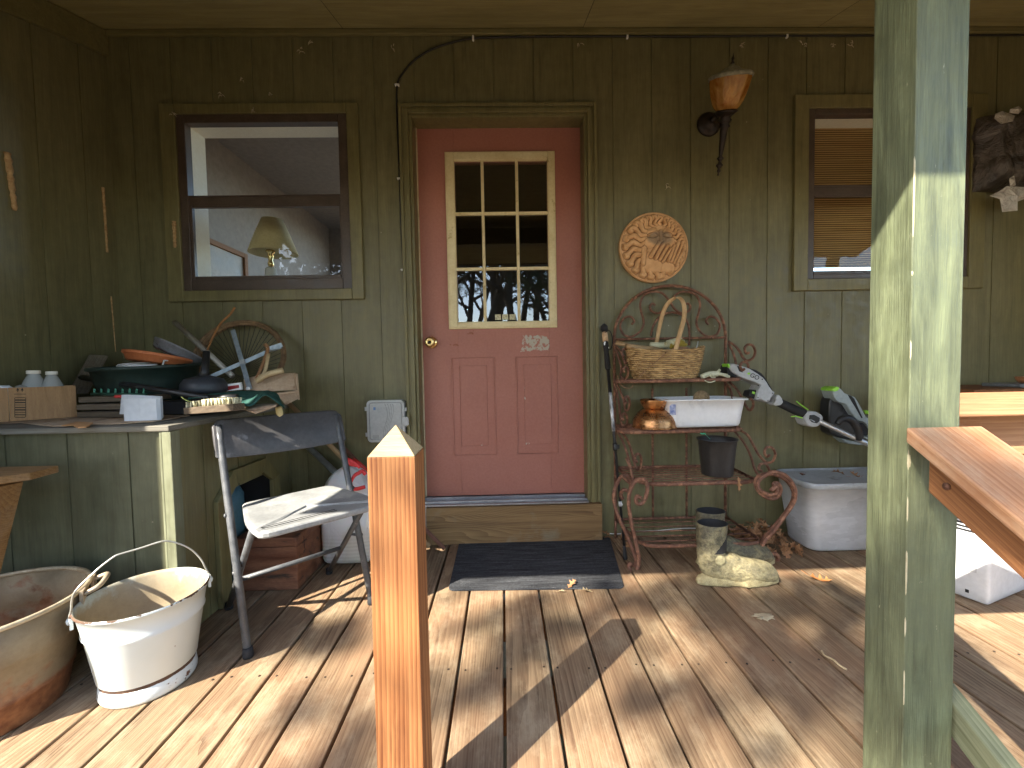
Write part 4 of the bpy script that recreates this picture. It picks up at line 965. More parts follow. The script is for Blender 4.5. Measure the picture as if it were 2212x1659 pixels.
# copper colander, upside down
def colander():
    Yc = 2.06; c = A(R3(503, 1160), Yc); zb = z2 + .01
    t = thing("copper_colander", "hammered copper colander turned upside down on the middle shelf of the rusty rack", "colander", (c.x, Yc, zb))
    cop = pm("tarnished_copper", (.36, .16, .06), (.66, .34, .14), 18, .3, .35, metal=.9, c3=(.24, .10, .04), t3=.6, s3=9)
    r0 = (A(R3(655, 1100), Yc).x - A(R3(352, 1100), Yc).x) / 2; zt = A(R3(485, 945), Yc).z - zb
    pr = [(r0 * 1.0, 0), (r0 * .99, .004), (r0 * .955, .008), (r0 * .95, zt * .18), (r0 * .87, zt * .36), (r0 * .72, zt * .52), (r0 * .52, zt * .63), (r0 * .40, zt * .66)]
    mb = MB(); mb.lathe(pr, (c.x, Yc, zb), 56, cap=False); bo = mb.build("bowl", cop, t, thick=.002)
    mb = MB(); mb.lathe([(r0 * .42, zt * .655), (r0 * .46, zt * .70), (r0 * .58, zt * .84), (r0 * .62, zt * .96), (r0 * .64, zt), (r0 * .61, zt * 1.0), (r0 * .56, zt * .86), (r0*.44, zt*.74)], (c.x, Yc, zb), 48, cap=False); mb.build("foot_ring", cop, t)
    mb = MB()
    for cl in range(12):
        th0 = 2*PI*cl/12 + .1
        for (dz_, da) in ((0, 0), (1, -.07), (1, .07), (2, 0), (2, -.12), (2, .12), (3, -.06), (3, .06)):
            f = .30 + .075 * dz_; i = 0
            zz = zt * f; 
            for a_, b_ in zip(pr, pr[1:]):
                if a_[1] <= zz <= b_[1]: rr = a_[0] + (b_[0]-a_[0]) * (zz-a_[1]) / (b_[1]-a_[1])
            a = th0 + da; n_ = Vector((math.cos(a), math.sin(a), .55)).normalized(); p = Vector((c.x + (rr+.0012)*math.cos(a), Yc + (rr+.0012)*math.sin(a), zb + zz))
            mb.lathe([(.0, 0), (.0024, 0), (.0024, .0008), (.0, .0008)], p, 8, n_.to_track_quat('Z', 'Y').to_matrix())
    mb.build("drain_hole", W_['blackm'], bo)
colander()
def rrect(x0, x1, y0, y1, rad, z, n=6):
    pts = []
    for cx_, cy_, a0 in ((x1-rad, y1-rad, 0), (x0+rad, y1-rad, 90), (x0+rad, y0+rad, 180), (x1-rad, y0+rad, 270)):
        for k in range(n + 1):
            a = math.radians(a0 + 90*k/n); pts.append(Vector((cx_ + rad*math.cos(a), cy_ + rad*math.sin(a), z)))
    return pts
def tub_open(mb, x0, x1, y0, y1, z0, z1, tap, rad, lip=.008, th=.003, wave=0):
    """an open moulded tub: outside, rolled rim, inside, floor"""
    def ring(k, z, grow): return rrect(x0 - grow + tap*(1-k), x1 + grow - tap*(1-k), y0 - grow + tap*(1-k), y1 + grow - tap*(1-k), rad, z)
    rings = [ring(0, z0, -.012), ring(0, z0 + .004, -.003), ring(.08, z0 + .015, 0), ring(.5, (z0+z1)/2, 0), ring(1, z1 - .008, 0), ring(1, z1 - .007, lip), ring(1, z1 - .001, lip), ring(1, z1, lip*.7), ring(1, z1 - .001, -th), ring(.5, (z0+z1)/2, -th), ring(.1, z0 + .015, -th), ring(0, z0 + .006, -.012)]
    if wave:
        for r_ in rings[4:9]:
            for p in r_: p.z += wave * math.sin((p.x - x0) / (x1 - x0) * PI * 3 + .6)
    mb.loft(rings)
def basin():
    Yf = 1.985; l = A(R3(602, 1050), Yf).x; r = A(R3(1175, 1050), Yf).x
    zt = A(R3(860, 945), Yf - .01).z; zb = z2 + .010
    t = thing("plastic_basin", "white plastic wash basin with a blue sticker on the rack's middle shelf", "basin", ((l+r)/2, 2.09, zb))
    mb = MB(); tub_open(mb, l, r, Yf, 2.18, zb, zt, .016, .045, lip=.012, wave=.0016); mb.build("tub", W_['white'], t, fix=True)
    xa, xb = A(R3(606, 1010), Yf).x, A(R3(655, 1010), Yf).x; za, zc_ = A(R3(630, 1055), Yf).z, A(R3(630, 980), Yf).z
    mb = MB(); mb.obox(((xa+xb)/2 + .006, Yf + .006, (za+zc_)/2), (.010, -.012, 0), (.0004, .0004, 0), (0, 0, (zc_-za)/2))
    st = mb.build("sticker", pm("blue_white_sticker", (.08, .14, .42), (.55, .60, .75), 45, .4, 0), t)
    bt = thing("twine_ball", "ball of brown jute twine resting inside the white basin", "twine", (A(R3(840, 935), 2.08).x, 2.08, zb + .05))
    mb = MB(); c = Vector((A(R3(840, 935), 2.08).x, 2.08, A(R3(840, 935), 2.08).z)); R = .036; pts = []
    for i in range(900):
        a = i * .21; tl = .9 * math.sin(i * .013); M = Euler((tl, i * .004, i*.011)).to_matrix(); pts.append(c + M @ Vector((R*math.cos(a), R*math.sin(a), R*.15*math.sin(i*.7))))
    mb.tube(pts, .0022, 5); mb.lathe([(.0, -.033), (.02, -.027), (.031, -.012), (.031, .012), (.02, .027), (.0, .033)], c, 16)
    mb.build("winding", pm("jute", (.18, .12, .06), (.34, .25, .14), 60, .9, .5), bt)
basin()
def pot():
    Yp = 2.0; c = A(R3(950, 1480), Yp); zb = z3 + .008
    rt = (A(R3(1088, 1230), Yp).x - A(R3(818, 1230), Yp).x) / 2; rb = (A(R3(1052, 1480), Yp).x - A(R3(848, 1480), Yp).x) / 2
    zt = A(R3(952, 1222), Yp).z
    cx = A(R3(952, 1400), Yp).x
    t = thing("nursery_pot", "black plastic nursery pot on the lower slatted shelf of the rusty rack", "plant pot", (cx, Yp, zb))
    mb = MB(); mb.lathe([(.0, 0), (rb*.97, 0), (rb, .004), (rt*.90, zt-zb-.028), (rt*.92, zt-zb-.026), (rt*.93, zt-zb-.004), (rt, zt-zb-.003), (rt, zt-zb), (rt*.93, zt-zb), (rt*.88, zt-zb-.02), (rb*.95, .006), (.0, .006)], (cx, Yp, zb), 48, cap=False)
    mb.build("pot_body", pm("dusty_black_plastic", (.022, .020, .020), (.055, .050, .048), 9, .45, .08, stretch=(1, 1, .4)), t)
    mb = MB(); pts = [R3(*p) for p in ((900, 1225), (880, 1205), (865, 1190), (850, 1180))]
    tg = thing("green_scoop", "small mint green plastic scoop sticking out of the black nursery pot", "scoop", A(R3(905, 1230), 1.98))
    mb.tube(tr(pts, 2.0, 1.965, 5), .0035, 8, flat=(0, 1, .3))
    cc = A(R3(850, 1185), 1.965); mb.tube([cc + Vector((.010*math.cos(a)*1.1, 0, .006*math.sin(a) + .003)) for a in [2*PI*i/20 for i in range(20)]], .0028, 6, closed=True)
    mb.build("handle", pm("mint_plastic", (.05, .42, .24), (.08, .52, .32), 9, .4), tg)
pot()

# ================================================================ dried leaves
def leafmesh(L=.09, seed=0):
    r = random.Random(seed); mb = MB(); pts = []
    lob = [(0, 0), (.10, .08), (.22, .30), (.30, .12), (.42, .12), (.55, .42), (.60, .14), (.70, .13), (.80, .27), (.84, .10), (1, 0)]
    up = [(x, y * .8 + r.uniform(-.02, .02)) for x, y in lob[1:-1]]; lo = [(x, -y * .8 + r.uniform(-.02, .02)) for x, y in lob[1:-1]]
    curl = r.uniform(.3, .9); tw = r.uniform(-1.5, 1.5)
    def P(x, y): return Vector((x * L, y * L * math.cos(tw*x*.5), L * (curl * abs(y) * .8 + .18 * math.sin(x * 3.0 + seed) + tw * .12 * y * x)))
    mid = [P(x, 0) for x, _ in lob[1:-1]]
    vs = [P(0, 0)] + [P(*p) for p in up] + [P(1, 0)] + [P(*p) for p in lo] + mid; n = len(up)
    fs = []
    for i in range(n - 1):
        fs.append((1+i, 2+i, n+2+n+i+1, n+2+n+i)); fs.append((n+2+i, n+2+n+i, n+2+n+i+1, n+3+i))
    fs += [(0, 1, n+2+n), (0, n+2+n, n+2), (n, n+1, n+2+2*n-1), (n+1, n+2+n-1, n+2+2*n-1)]
    mb.add(vs, fs, 0, True); mb.tube([P(-.35, 0) + Vector((0, 0, .1*L)), P(-.1, 0), P(0, 0)], L*.012, 5)
    return mb
leafm = pm("dry_oak_leaf", (.20, .09, .035), (.42, .23, .11), 20, .75, .3); leafo = pm("orange_dry_leaf", (.36, .12, .03), (.58, .26, .09), 18, .6, .3); leafp = pm("pale_dry_leaf", (.42, .30, .16), (.62, .50, .30), 18, .7, .3)
def leaf(label, loc, rot, L, mat, seed, group=None, name="dry_leaf"):
    mb = leafmesh(L, seed); o = mb.build(name, mat, fix=False); M = Euler(rot).to_matrix().to_4x4()
    off = o.location.copy()
    for v in o.data.vertices: v.co = M @ (v.co + off)
    mz = min(v.co.z for v in o.data.vertices)
    for v in o.data.vertices: v.co.z -= mz
    o.location = loc; tag(o, label, "leaf", group); return o
g = G(R4(1625, 1020)); leaf("curled orange dry leaf alone on the deck boards right of the muddy boots", (g.x - .03, g.y, .001), (.1, 0, -.35), .085, leafo, 3)
g = G((1243, 1274)); leaf("tan dry leaf lying at the front edge of the doormat", (g.x - .03, g.y, .007), (0, .1, .8), .055, leafm, 5)
g = G((1268, 1283)); leaf("pale flat dry leaf on the deck just in front of the doormat", (g.x - .02, g.y, .001), (0, 0, .3), .05, leafp, 8)
g = G((1215, 1279)); leaf("small broken leaf scrap below the doormat's front edge", (g.x - .02, g.y, .001), (0, 0, -.5), .032, leafp, 12)
c = A(R3(1085, 1470), 1.868)
o = leaf("withered oak leaf caught upright on the front bar of the lower rack shelf", (c.x, 1.862, c.z - .09), (0, 0, 0), .075, leafm, 7)
for v in o.data.vertices: x, y, z = v.co; v.co = Vector((y * .6 + x*.12, -z * .4, .075 - x))
o.location = (c.x, 1.858, A(R3(1085, 1630), 1.868).z + .02)
r = random.Random(21); mb = MB(); lf = [leafmesh(.075, s_) for s_ in range(5)]
for k in range(75):
    s_ = lf[k % 5]; u = r.random(); x = A(R4(1070 + 300 * u, 740), 2.15).x; y = r.uniform(1.98, 2.22)
    M = Euler((r.uniform(-.9, .9), r.uniform(-.9, .9), r.uniform(0, 6.3))).to_matrix()
    z = r.uniform(.012, .035) + .03 * max(0, 1 - abs(u - .5) * 2.2) * r.random()
    mb.add([M @ v + Vector((x, y, z)) for v in s_.v], s_.f, r.random(), True)
o = mb.build("leaf_litter", leafm, fix=False); tag(o, "drift of dead brown leaves behind the boots under the rusty rack", "leaves", kind="stuff")
mb = MB()
for k in range(9):
    s_ = lf[k % 5]; M = Euler((r.uniform(-.7, .7), r.uniform(-.7, .7), r.uniform(0, 6.3))).to_matrix(); p = G((1330 + r.uniform(-20, 30), 1172 + r.uniform(-8, 8)))
    mb.add([M @ v * .7 + Vector((p.x, p.y, .015)) for v in s_.v], s_.f, r.random(), True)
tag(mb.build("leaf_litter", leafm, fix=False), "few dead leaves gathered between the doormat corner and the wall", "leaves", kind="stuff")
mb = MB(); mb.tube(bez([A(p, 2.236) for p in ((1305, 1152), (1340, 1153), (1375, 1148), (1420, 1146), (1490, 1141), (1560, 1144), (1620, 1141), (1665, 1136))], 6), .0022, 6)
tag(mb.build("white_wire", W_['white']), "thin white wire running along the foot of the wall behind the rack", "wire")

# ================================================================ hiking pole
def pole():
    t = thing("hiking_pole", "black hiking pole with cork grip leaning beside the door casing", "hiking pole", G((1350, 1212)))
    a = A(R3(148, 425), 2.18); b = G((1351, 1211)); b.z = .004
    L = a - b; P = lambda f: b + L * f
    mb = MB(); mb.tube([P(.035), P(.45), P(.452), P(.80)], [.0058, .0062, .0078, .0085], 12); mb.build("shaft", W_['black'], t)
    mb = MB(); mb.tube([P(0), P(.005), P(.03), P(.05), P(.055)], [.006, .0105, .0095, .007, .006], 12); mb.build("rubber_tip", W_['blackm'], t)
    mb = MB(); mb.tube([P(.445), P(.452), P(.475), P(.482)], [.007, .012, .012, .008], 12); mb.obox(P(.465) + Vector((.012, -.004, 0)), (.008, 0, 0), (0, .005, 0), (0, 0, .010)); mb.build("lock_lever", W_['black'], t)
    mb = MB(); mb.tube([P(.215), P(.235)], [.0085, .0085], 10); mb.lathe([(.0, 0), (.006, 0), (.006, .004), (.0, .005)], P(.225) + Vector((.003, -.008, 0)), 10, Matrix.Rotation(PI/2, 3, 'X')); mb.build("lower_clamp", pm("white_clamp", (.5, .5, .5), (.7, .7, .7), 9, .4), t)
    mb = MB(); mb.tube([P(.53), P(.55), P(.56), P(.62), P(.63), P(.70)], [.0086]*6, 12); mb.build("printed_sleeve", pm("white_marked_sleeve", (.02, .02, .02), (.75, .76, .78), 34, .4, stretch=(1, 1, .5), detail=2), t)
    mb = MB(); mb.tube([P(.80), P(.81), P(.85), P(.88), P(.91), P(.93)], [.0085, .015, .0145, .012, .0145, .013], 14); mb.build("foam_grip", W_['blackm'], t)
    mb = MB(); mb.tube([P(.928), P(.94), P(.96), P(.975)], [.0135, .015, .0145, .012], 14); mb.build("cork_grip", pm("cork", (.42, .26, .14), (.62, .42, .26), 60, .85, .3), t)
    mb = MB(); mb.tube([P(.974), P(.985), P(1.0), P(1.012)], [.013, .019, .018, .006], 14); mb.build("grip_cap", W_['blackm'], t)
    mb = MB(); pp = [R3(*p) for p in ((150, 470), (185, 455), (205, 500), (205, 555), (190, 590), (165, 585), (148, 555), (152, 530), (172, 530))]
    mb.tube(tr(pp, 2.165, 2.155, 5), .0062, 8, flat=(0, -1, 0)); mb.build("wrist_strap", W_['blackm'], t)
    mb = MB(); mb.tube(tr([R3(*p) for p in ((183, 578), (165, 570), (152, 550), (155, 533))], 2.150, 2.150, 5), .004, 8, flat=(1, 0, 0)); mb.build("strap_label", W_['white'], t)
pole()

# ================================================================ rubber boots
def boot(name, label, toe, heelx, Yc, zt, mud, lean=0):
    L = toe - heelx
    t = thing(name, label, "boot", ((toe + heelx)/2, Yc, 0))
    k = 28; rings = []
    def ring(c, ra, rb_, tilt):      # tilt 0: level ring ; PI/2: upright ring facing +x
        out = []
        for j in range(k):
            a = 2*PI*j/k; u, w = ra*math.cos(a), rb_*math.sin(a)
            out.append(Vector((c[0] + u*math.cos(tilt), Yc + w, c[1] + u*math.sin(-tilt) * -1 * -1)))
        return out
    hx = heelx + .052
    spec = [((hx + .012, zt), .058, .050, 0), ((hx + .010, zt - .004), .0595, .0515, 0), ((hx + .010, zt - .03), .058, .051, 0), ((hx + .006, zt*.72), .055, .049, 0), ((hx + .004, zt*.55), .052, .046, .05), ((hx + .008, zt*.43), .056, .044, .25),
            ((hx + .022, .092), .074, .044, .62), ((hx + .060, .074), .072, .045, 1.0), ((hx + .105, .062), .058, .048, 1.3), ((hx + .150, .056), .050, .053, 1.5), ((hx + .195, .053), .047, .055, 1.57), ((hx + .230, .050), .042, .051, 1.62), ((hx + .254, .045), .034, .041, 1.66), ((hx + .268, .038), .016, .020, 1.68)]
    sc = L / .325
    for (c, ra, rb_, tl) in spec:
        out = []
        for j in range(k):
            a = 2*PI*j/k; u, w = ra*math.cos(a), rb_*math.sin(a)
            # level ring: u along x.  tilting raises the back(-u) and lowers the front(+u)
            x = hx + (c[0] - hx + u*math.cos(tl)) * sc; z = c[1] + u*math.sin(tl)
            out.append(Vector((x, Yc + w, max(.010, z))))
        rings.append(out)
    inner = [[Vector((p.x + (hx + .012 - p.x)*.07, p.y + (Yc - p.y)*.07, p.z)) for p in rings[0]], [Vector((p.x + (hx + .012 - p.x)*.09, p.y + (Yc - p.y)*.09, p.z - .11)) for p in rings[1]]]
    q = Mt(name + "_muddy_rubber_" + str(len(label))); v = q.coord(shift=False); n1 = q.noise(v, 22, 8, .72); n2 = q.noise(v, 70, 5, .7)
    zz = q.n("SeparateXYZ", {0: v}).outputs[2]
    f = q.math('ADD', n1, q.n("MapRange", {0: zz, 1: 0.0, 2: zt, 3: mud, 4: mud - .20}).outputs[0])
    msk = q.ramp(f, [(.42, 0.0), (.68, 1.0)])
    col = q.mix(msk, q.ramp(n2, [(.3, (.04, .036, .022)), (.7, (.16, .14, .085))]), q.ramp(n2, [(.25, (.28, .23, .11)), (.75, (.52, .45, .26))]))
    q.bump(q.math('ADD', q.math('MULTIPLY', msk, n2), n2), .9, .006); mt = q.fin(col, q.mix(msk, (.35,)*3, (.95,)*3))
    mb = MB(); mb.loft(rings, cap=False); mb.add(rings[-1], [tuple(range(k))]); bd = mb.build("upper", mt, t, sub=1)
    mb = MB(); mb.loft([rings[0]] + inner, cap=False); mb.add(inner[-1], [tuple(range(k))]); mb.build("lining", W_['blackm'], t)
    # sole caked with mud
    outl = []
    for i in range(60):
        a = 2*PI*i/60; x = math.cos(a); y = math.sin(a)
        wdt = .050 if x > 0 else .040
        if -.35 < x < .1: wdt -= .004
        nz = 1 + .05 * noise.noise(Vector((x*6, y*6, 3.3)))
        outl.append((heelx + L/2 + x * L/2 * nz, Yc + y * wdt * 1.03 * nz))
    rg = []
    for z, g_ in ((.001, .97), (.010, 1.03), (.022, 1.03), (.036, .97), (.050, .86)):
        rg.append([Vector((heelx + L/2 + (x - heelx - L/2)*g_ + .0075*noise.noise(Vector((x*60, y*60, z*90))), Yc + (y-Yc)*g_ + .0075*noise.noise(Vector((x*50+9, y*60, z*90))), z + .006*noise.noise(Vector((x*70, y*70, z*50))))) for x, y in outl])
    rg[0] = [Vector((p.x, p.y, .001)) for p in rg[0]]
    q = Mt(name + "_caked_mud_" + str(len(label))); v = q.coord(shift=False); n2 = q.noise(v, 60, 8, .75)
    q.bump(n2, 1.0, .008); mm = q.fin(q.ramp(n2, [(.3, (.24, .19, .09)), (.7, (.50, .43, .24))]), .95)
    mb = MB(); mb.loft(rg); mb.build("muddy_sole", mm, t, sub=1)
    return t, Yc
toe = G((1679, 1257)); heel = G((1508, 1262)); Y1 = 1.725
t, _ = boot("rubber_boot", "front rubber boot caked with yellow mud in full sun below the rack", A((1680, 1250), Y1).x, A((1506, 1250), Y1).x, Y1, .262, .16)
mb = MB(); c = A(R4(963, 895), Y1 - .052); mb.lathe([(.020, 0), (.021, .003), (.019, .004), (.0, .0035)], (c.x, Y1 - .0445, c.z), 24, Matrix.Rotation(PI/2, 3, 'X'))
mb.tube([(c.x + .014*math.cos(a), Y1 - .0475, c.z + .014*math.sin(a)) for a in [2*PI*i/20 for i in range(20)]], .0016, 5, closed=True)
for k in range(3): mb.obox((c.x, Y1 - .048, c.z + .006*(k-1)), (.010 - .002*abs(k-1), 0, 0), (0, .0015, 0), (0, 0, .0012))
mb.build("round_badge", pm("muddy_badge", (.22, .19, .10), (.48, .42, .24), 60, .9, .6), t)
boot("rubber_boot", "rear rubber boot of the muddy pair, mostly hidden behind the front one", A((1668, 1210), 1.90).x, A((1503, 1210), 1.90).x, 1.89, .255, .06)
# crumb of mud on the deck
mb = MB(); g = G(R4(1265, 1280)); r = random.Random(2)
mb.loft([[Vector((g.x + .036*math.cos(a)*s_*(1+.75*noise.noise(Vector((math.cos(a)*2, math.sin(a)*2, 1)))), g.y + .022*math.sin(a)*s_*(1+.8*noise.noise(Vector((math.cos(a)*3, math.sin(a)*3, 4)))), z)) for a in [2*PI*i/40 for i in range(40)]] for s_, z in ((1, .0008), (.8, .003), (.4, .0035))])
tag(mb.build("mud_patch", pm("dried_mud", (.34, .27, .17), (.46, .38, .25), 40, .95, .5)), "dried patch of pale mud on the boards in front of the boots", "mud", kind="stuff")

# ================================================================ grey storage tote
def tote():
    yf, yb = 1.965, 2.225; x0 = A(R4(1600, 875), 1.985).x; x1 = x0 + .60
    zt = A(R4(1800, 350), 1.94).z; t = thing("storage_tote", "grey translucent plastic storage tote with a dirty lid behind the green post", "storage tote", ((x0+x1)/2, 2.1, 0))
    xl0 = A(R4(1475, 400), 1.95).x
    gp = pm("grey_translucent_plastic", (.47, .48, .50), (.56, .57, .59), 4, .30, .03, stretch=(.6, .6, 1.5), c3=(.46, .47, .48), t3=.7, s3=6)
    mb = MB(); tub_open(mb, x0 - .035, x1 + .035, yf - .015, yb + .0, .002, zt - .022, .035, .05, lip=.006); mb.build("tub", gp, t)
    mb = MB()
    rg = lambda g, z: rrect(x0 - .048 - g, x1 + .048 + g, yf - .028 - g, yb + .006 + g*.2, .06, z)
    mb.loft([rg(0, zt - .03), rg(.004, zt - .028), rg(.004, zt - .004), rg(.001, zt), rg(-.010, zt), rg(-.016, zt - .007), rg(-.05, zt - .008)]); 
    lid = mb.build("lid", pm("dirty_grey_lid", (.30, .32, .33), (.42, .44, .45), 7, .5, .1, c3=(.12, .10, .08), t3=.62, s3=5), t)
    for (px, py), s_ in ((R4(1570, 295), 3), (R4(1960, 300), 4), (R4(1860, 292), 6)):
        g = G((px, py), zt); leaf("dead leaf scrap lying on the grey tote lid " + {3: "near its left end", 4: "close against the green post", 6: "in the middle of the visible part"}[s_], (g.x - .02, min(g.y, 2.17), zt - .006), (0, 0, s_ * .4), .06, leafm if s_ != 3 else W_['rust'], s_)
tote()

# ================================================================ power tools leaning on the wall
def trimmer():
    g1 = pm("grey_tool_housing", (.34, .35, .36), (.43, .44, .45), 10, .42, .05); g2 = pm("lime_plastic", (.25, .60, .04), (.33, .70, .07), 10, .4, 0)
    Y = 2.10
    t = thing("string_trimmer", "grey battery pole trimmer with lime accents leaning on the rusty rack", "string trimmer", G((1890, 1180)))
    def plate(name, mat, pts, y0, d, bev=.004, par=t):
        mb = MB(); mb.prism([A(ZT(*p), y0) for p in pts], (0, d, 0)); return mb.build(name, mat, par, bevel=bev, seg=3)
    hd = plate("motor_head", g1, ((175, 190), (235, 180), (330, 210), (440, 245), (545, 310), (620, 365), (665, 420), (700, 480), (745, 540), (780, 560), (760, 600), (725, 640), (710, 690), (660, 700), (590, 660), (520, 665), (545, 560), (590, 470), (500, 425), (390, 390), (290, 345), (200, 290), (172, 235)), Y - .035, .09, .007)
    plate("rubber_overmould", W_['blackm'], ((440, 243), (520, 262), (600, 310), (650, 370), (690, 440), (750, 540), (735, 548), (690, 482), (660, 425), (615, 370), (540, 318), (440, 258)), Y - .030, .08, .003)
    plate("motor_base", W_['blackm'], ((150, 200), (185, 195), (200, 290), (290, 345), (270, 370), (150, 330), (135, 260)), Y - .025, .07, .005)
    plate("lime_band", g2, ((148, 180), (176, 186), (182, 235), (160, 238)), Y - .034, .06, .003)
    plate("lime_stripe", g2, ((405, 312), (430, 297), (452, 305), (432, 332)), Y - .0362, .002, .0005, hd)
    plate("vent_slots", W_['blackm'], ((270, 210), (318, 222), (352, 300), (300, 285)), Y - .0355, .002, .0005, hd)
    plate("battery_door", W_['blackm'], ((450, 545), (520, 530), (560, 560), (520, 660), (430, 610)), Y - .02, .06, .004)
    plate("release_button", g2, ((478, 548), (515, 560), (508, 590), (470, 578)), Y - .0225, .003, .001)
    for i, (x, y) in enumerate(((552, 470), (605, 390), (742, 575), (680, 675), (548, 630))):
        mb = MB(); mb.lathe([(.0, 0), (.003, 0), (.003, .0016), (.0, .0016)], A(ZT(x, y), Y - .035), 10, Matrix.Rotation(PI/2, 3, 'X')); mb.build("housing_screw", W_['blackm'], hd)
    # visible lettering on the housing
    o0 = A(ZT(505, 355), Y - .0365); ux = A(ZT(560, 378), Y) - A(ZT(445, 330), Y)
    text_mesh("GO", "lettering", W_['blackm'], hd, o0, ux, (0, 0, 1), .031, .0006)
    P = lambda x, y, yy: A(ZT(x, y), yy)
    a = P(740, 655, 2.10); b = P(2100, 1290, 2.00); L = b - a; Q = lambda f: a + L * f
    mb = MB(); mb.tube([a, b, b + L * .12], .0125, 14); mb.build("shaft", pm("brushed_tube", (.45, .45, .46), (.60, .60, .61), 8, .32, .03, metal=.8), t)
    mb = MB(); mb.tube([Q(.06), Q(.08), Q(.30), Q(.34)], [.017, .022, .023, .020], 14); mb.build("foam_sleeve", W_['blackm'], t)
    plate("collar", g1, ((800, 600), (835, 595), (870, 640), (890, 700), (850, 735), (790, 742), (750, 720), (790, 680)), Y - .03, .06, .005)
    rc = plate("coupler", g1, ((1180, 860), (1235, 810), (1330, 820), (1400, 860), (1425, 900), (1405, 965), (1350, 1020), (1270, 1028), (1195, 1000), (1170, 930)), Y - .058, .075, .008)
    plate("coupler_window", W_['black'], ((1240, 865), (1300, 860), (1375, 900), (1370, 945), (1335, 975), (1270, 960), (1232, 915)), Y - .0615, .005, .002, rc)
    plate("coupler_lever", W_['galv'], ((1240, 925), (1250, 918), (1310, 948), (1300, 958)), Y - .064, .003, .001, rc)
    mb = MB(); mb.tube([P(1060, 680, 2.03), P(1120, 728, 2.03), P(1215, 795, 2.03)], [.0026, .003, .003], 6); mb.build("trimmer_line", g2, t)
    mb = MB(); mb.tube(bez([P(990, 885, 2.03), P(1060, 882, 2.03), P(1140, 905, 2.03)], 4), .003, 6); mb.build("trimmer_line", g2, t)
    mb = MB(); pts = [P(*p, 2.0) for p in ((1600, 985), (1650, 920), (1730, 905), (1800, 940), (1850, 1010), (1880, 1100), (1890, 1200))]
    mb.tube(bez(pts, 5), [.012 + .006 * math.sin(i / 30 * PI) for i in range(31)], 12); mb.tube(bez([p + Vector((.022, .02, -.004)) for p in pts[2:]], 5), .015, 12); mb.build("loop_handle", W_['black'], t)
trimmer()
def blower():
    g1 = pm("grey_blue_tool_housing", (.24, .28, .28), (.34, .38, .38), 10, .45, .05); g2 = pm("lime_plastic_cap", (.25, .60, .04), (.33, .70, .07), 10, .4, 0)
    Y = 2.16
    t = thing("hedge_trimmer", "second grey battery yard tool with lime cap standing on the tote beside the green post", "power tool", (A(ZT(1800, 900), Y).x, Y, A(ZT(1800, 1240), Y).z))
    def plate(name, mat, pts, y0, d, bev=.004, par=t):
        mb = MB(); mb.prism([A(ZT(*p), y0) for p in pts], (0, d, 0)); return mb.build(name, mat, par, bevel=bev, seg=3)
    hb = plate("housing", g1, ((1535, 545), (1600, 490), (1660, 520), (1700, 570), (1840, 625), (1900, 720), (1960, 840), (2000, 900), (2120, 880), (2200, 900), (2200, 1190), (2040, 1210), (1960, 1160), (2060, 1140), (2050, 1060), (1960, 955), (1870, 940), (1780, 820), (1720, 720), (1610, 690), (1565, 630)), Y - .05, .08, .006)
    plate("lime_cap", g2, ((1535, 545), (1545, 510), (1600, 484), (1640, 500), (1620, 545), (1570, 560)), Y - .052, .085, .006)
    plate("lime_switch", g2, ((1985, 800), (2045, 810), (2050, 850), (2010, 855)), Y - .056, .02, .003)
    plate("seam_strip", W_['blackm'], ((1745, 595), (1790, 610), (1830, 650), (1890, 790), (1940, 900), (1925, 905), (1860, 790), (1800, 690)), Y - .0525, .003, .001, hb)
    plate("guard", W_['black'], ((1500, 700), (1540, 590), (1570, 640), (1620, 700), (1700, 730), (1760, 850), (1830, 960), (1880, 1150), (1760, 1190), (1620, 1160), (1500, 1100), (1490, 880)), Y - .02, .07, .01)
    plate("rear_handle", g1, ((1640, 1170), (1760, 1200), (1900, 1230), (2060, 1240), (2200, 1230), (2200, 1265), (1900, 1262), (1740, 1245)), Y - .045, .06, .006)
    plate("opening", W_['blackm'], ((1870, 990), (1980, 965), (2060, 1110), (1990, 1140), (1920, 1135)), Y - .035, .05, .006)
blower()

# ================================================================ doormat
mb = MB(); p = [G(q_) for q_ in ((993, 1169), (1317, 1163), (1349, 1273), (968, 1278))]
pts = []
for i in range(4):
    c = p[i]; a = (p[i-1] - c).normalized(); b = (p[(i+1) % 4] - c).normalized(); rd = .028 if i > 1 else .012
    for k in range(7):
        f = k / 6; pts.append(c + a * rd * (1-f)**2 + b * rd * f**2)
mb.prism([Vector((v.x, v.y, .0015)) for v in pts], (0, 0, .006))
q = Mt("charcoal_ribbed_mat"); v = q.coord((1, 1, 1), shift=False); n1 = q.noise(v, 260, 3, .8); n2 = q.noise(q.coord((.06, 1, 1), shift=False), 130, 3)
col = q.ramp(q.math('ADD', q.math('MULTIPLY', n1, .6), q.math('MULTIPLY', n2, .4)), [(.38, (.018, .019, .022)), (.60, (.085, .088, .095)), (.70, (.26, .26, .26))])
q.bump(n1, 1.0, .004)
tag(mb.build("doormat", q.fin(col, .95, 0, .1), bevel=.002), "charcoal ribbed doormat half in the sun below the door step", "doormat")
# twig on the deck
mb = MB(); mb.tube(bez([G(R4(*q_), .004) for q_ in ((1665, 1520), (1690, 1555), (1745, 1580), (1790, 1620), (1840, 1650))], 4), .0028, 6)
tag(mb.build("twig", leafp), "short pale twig on the deck beside the foot of the green post", "twig")
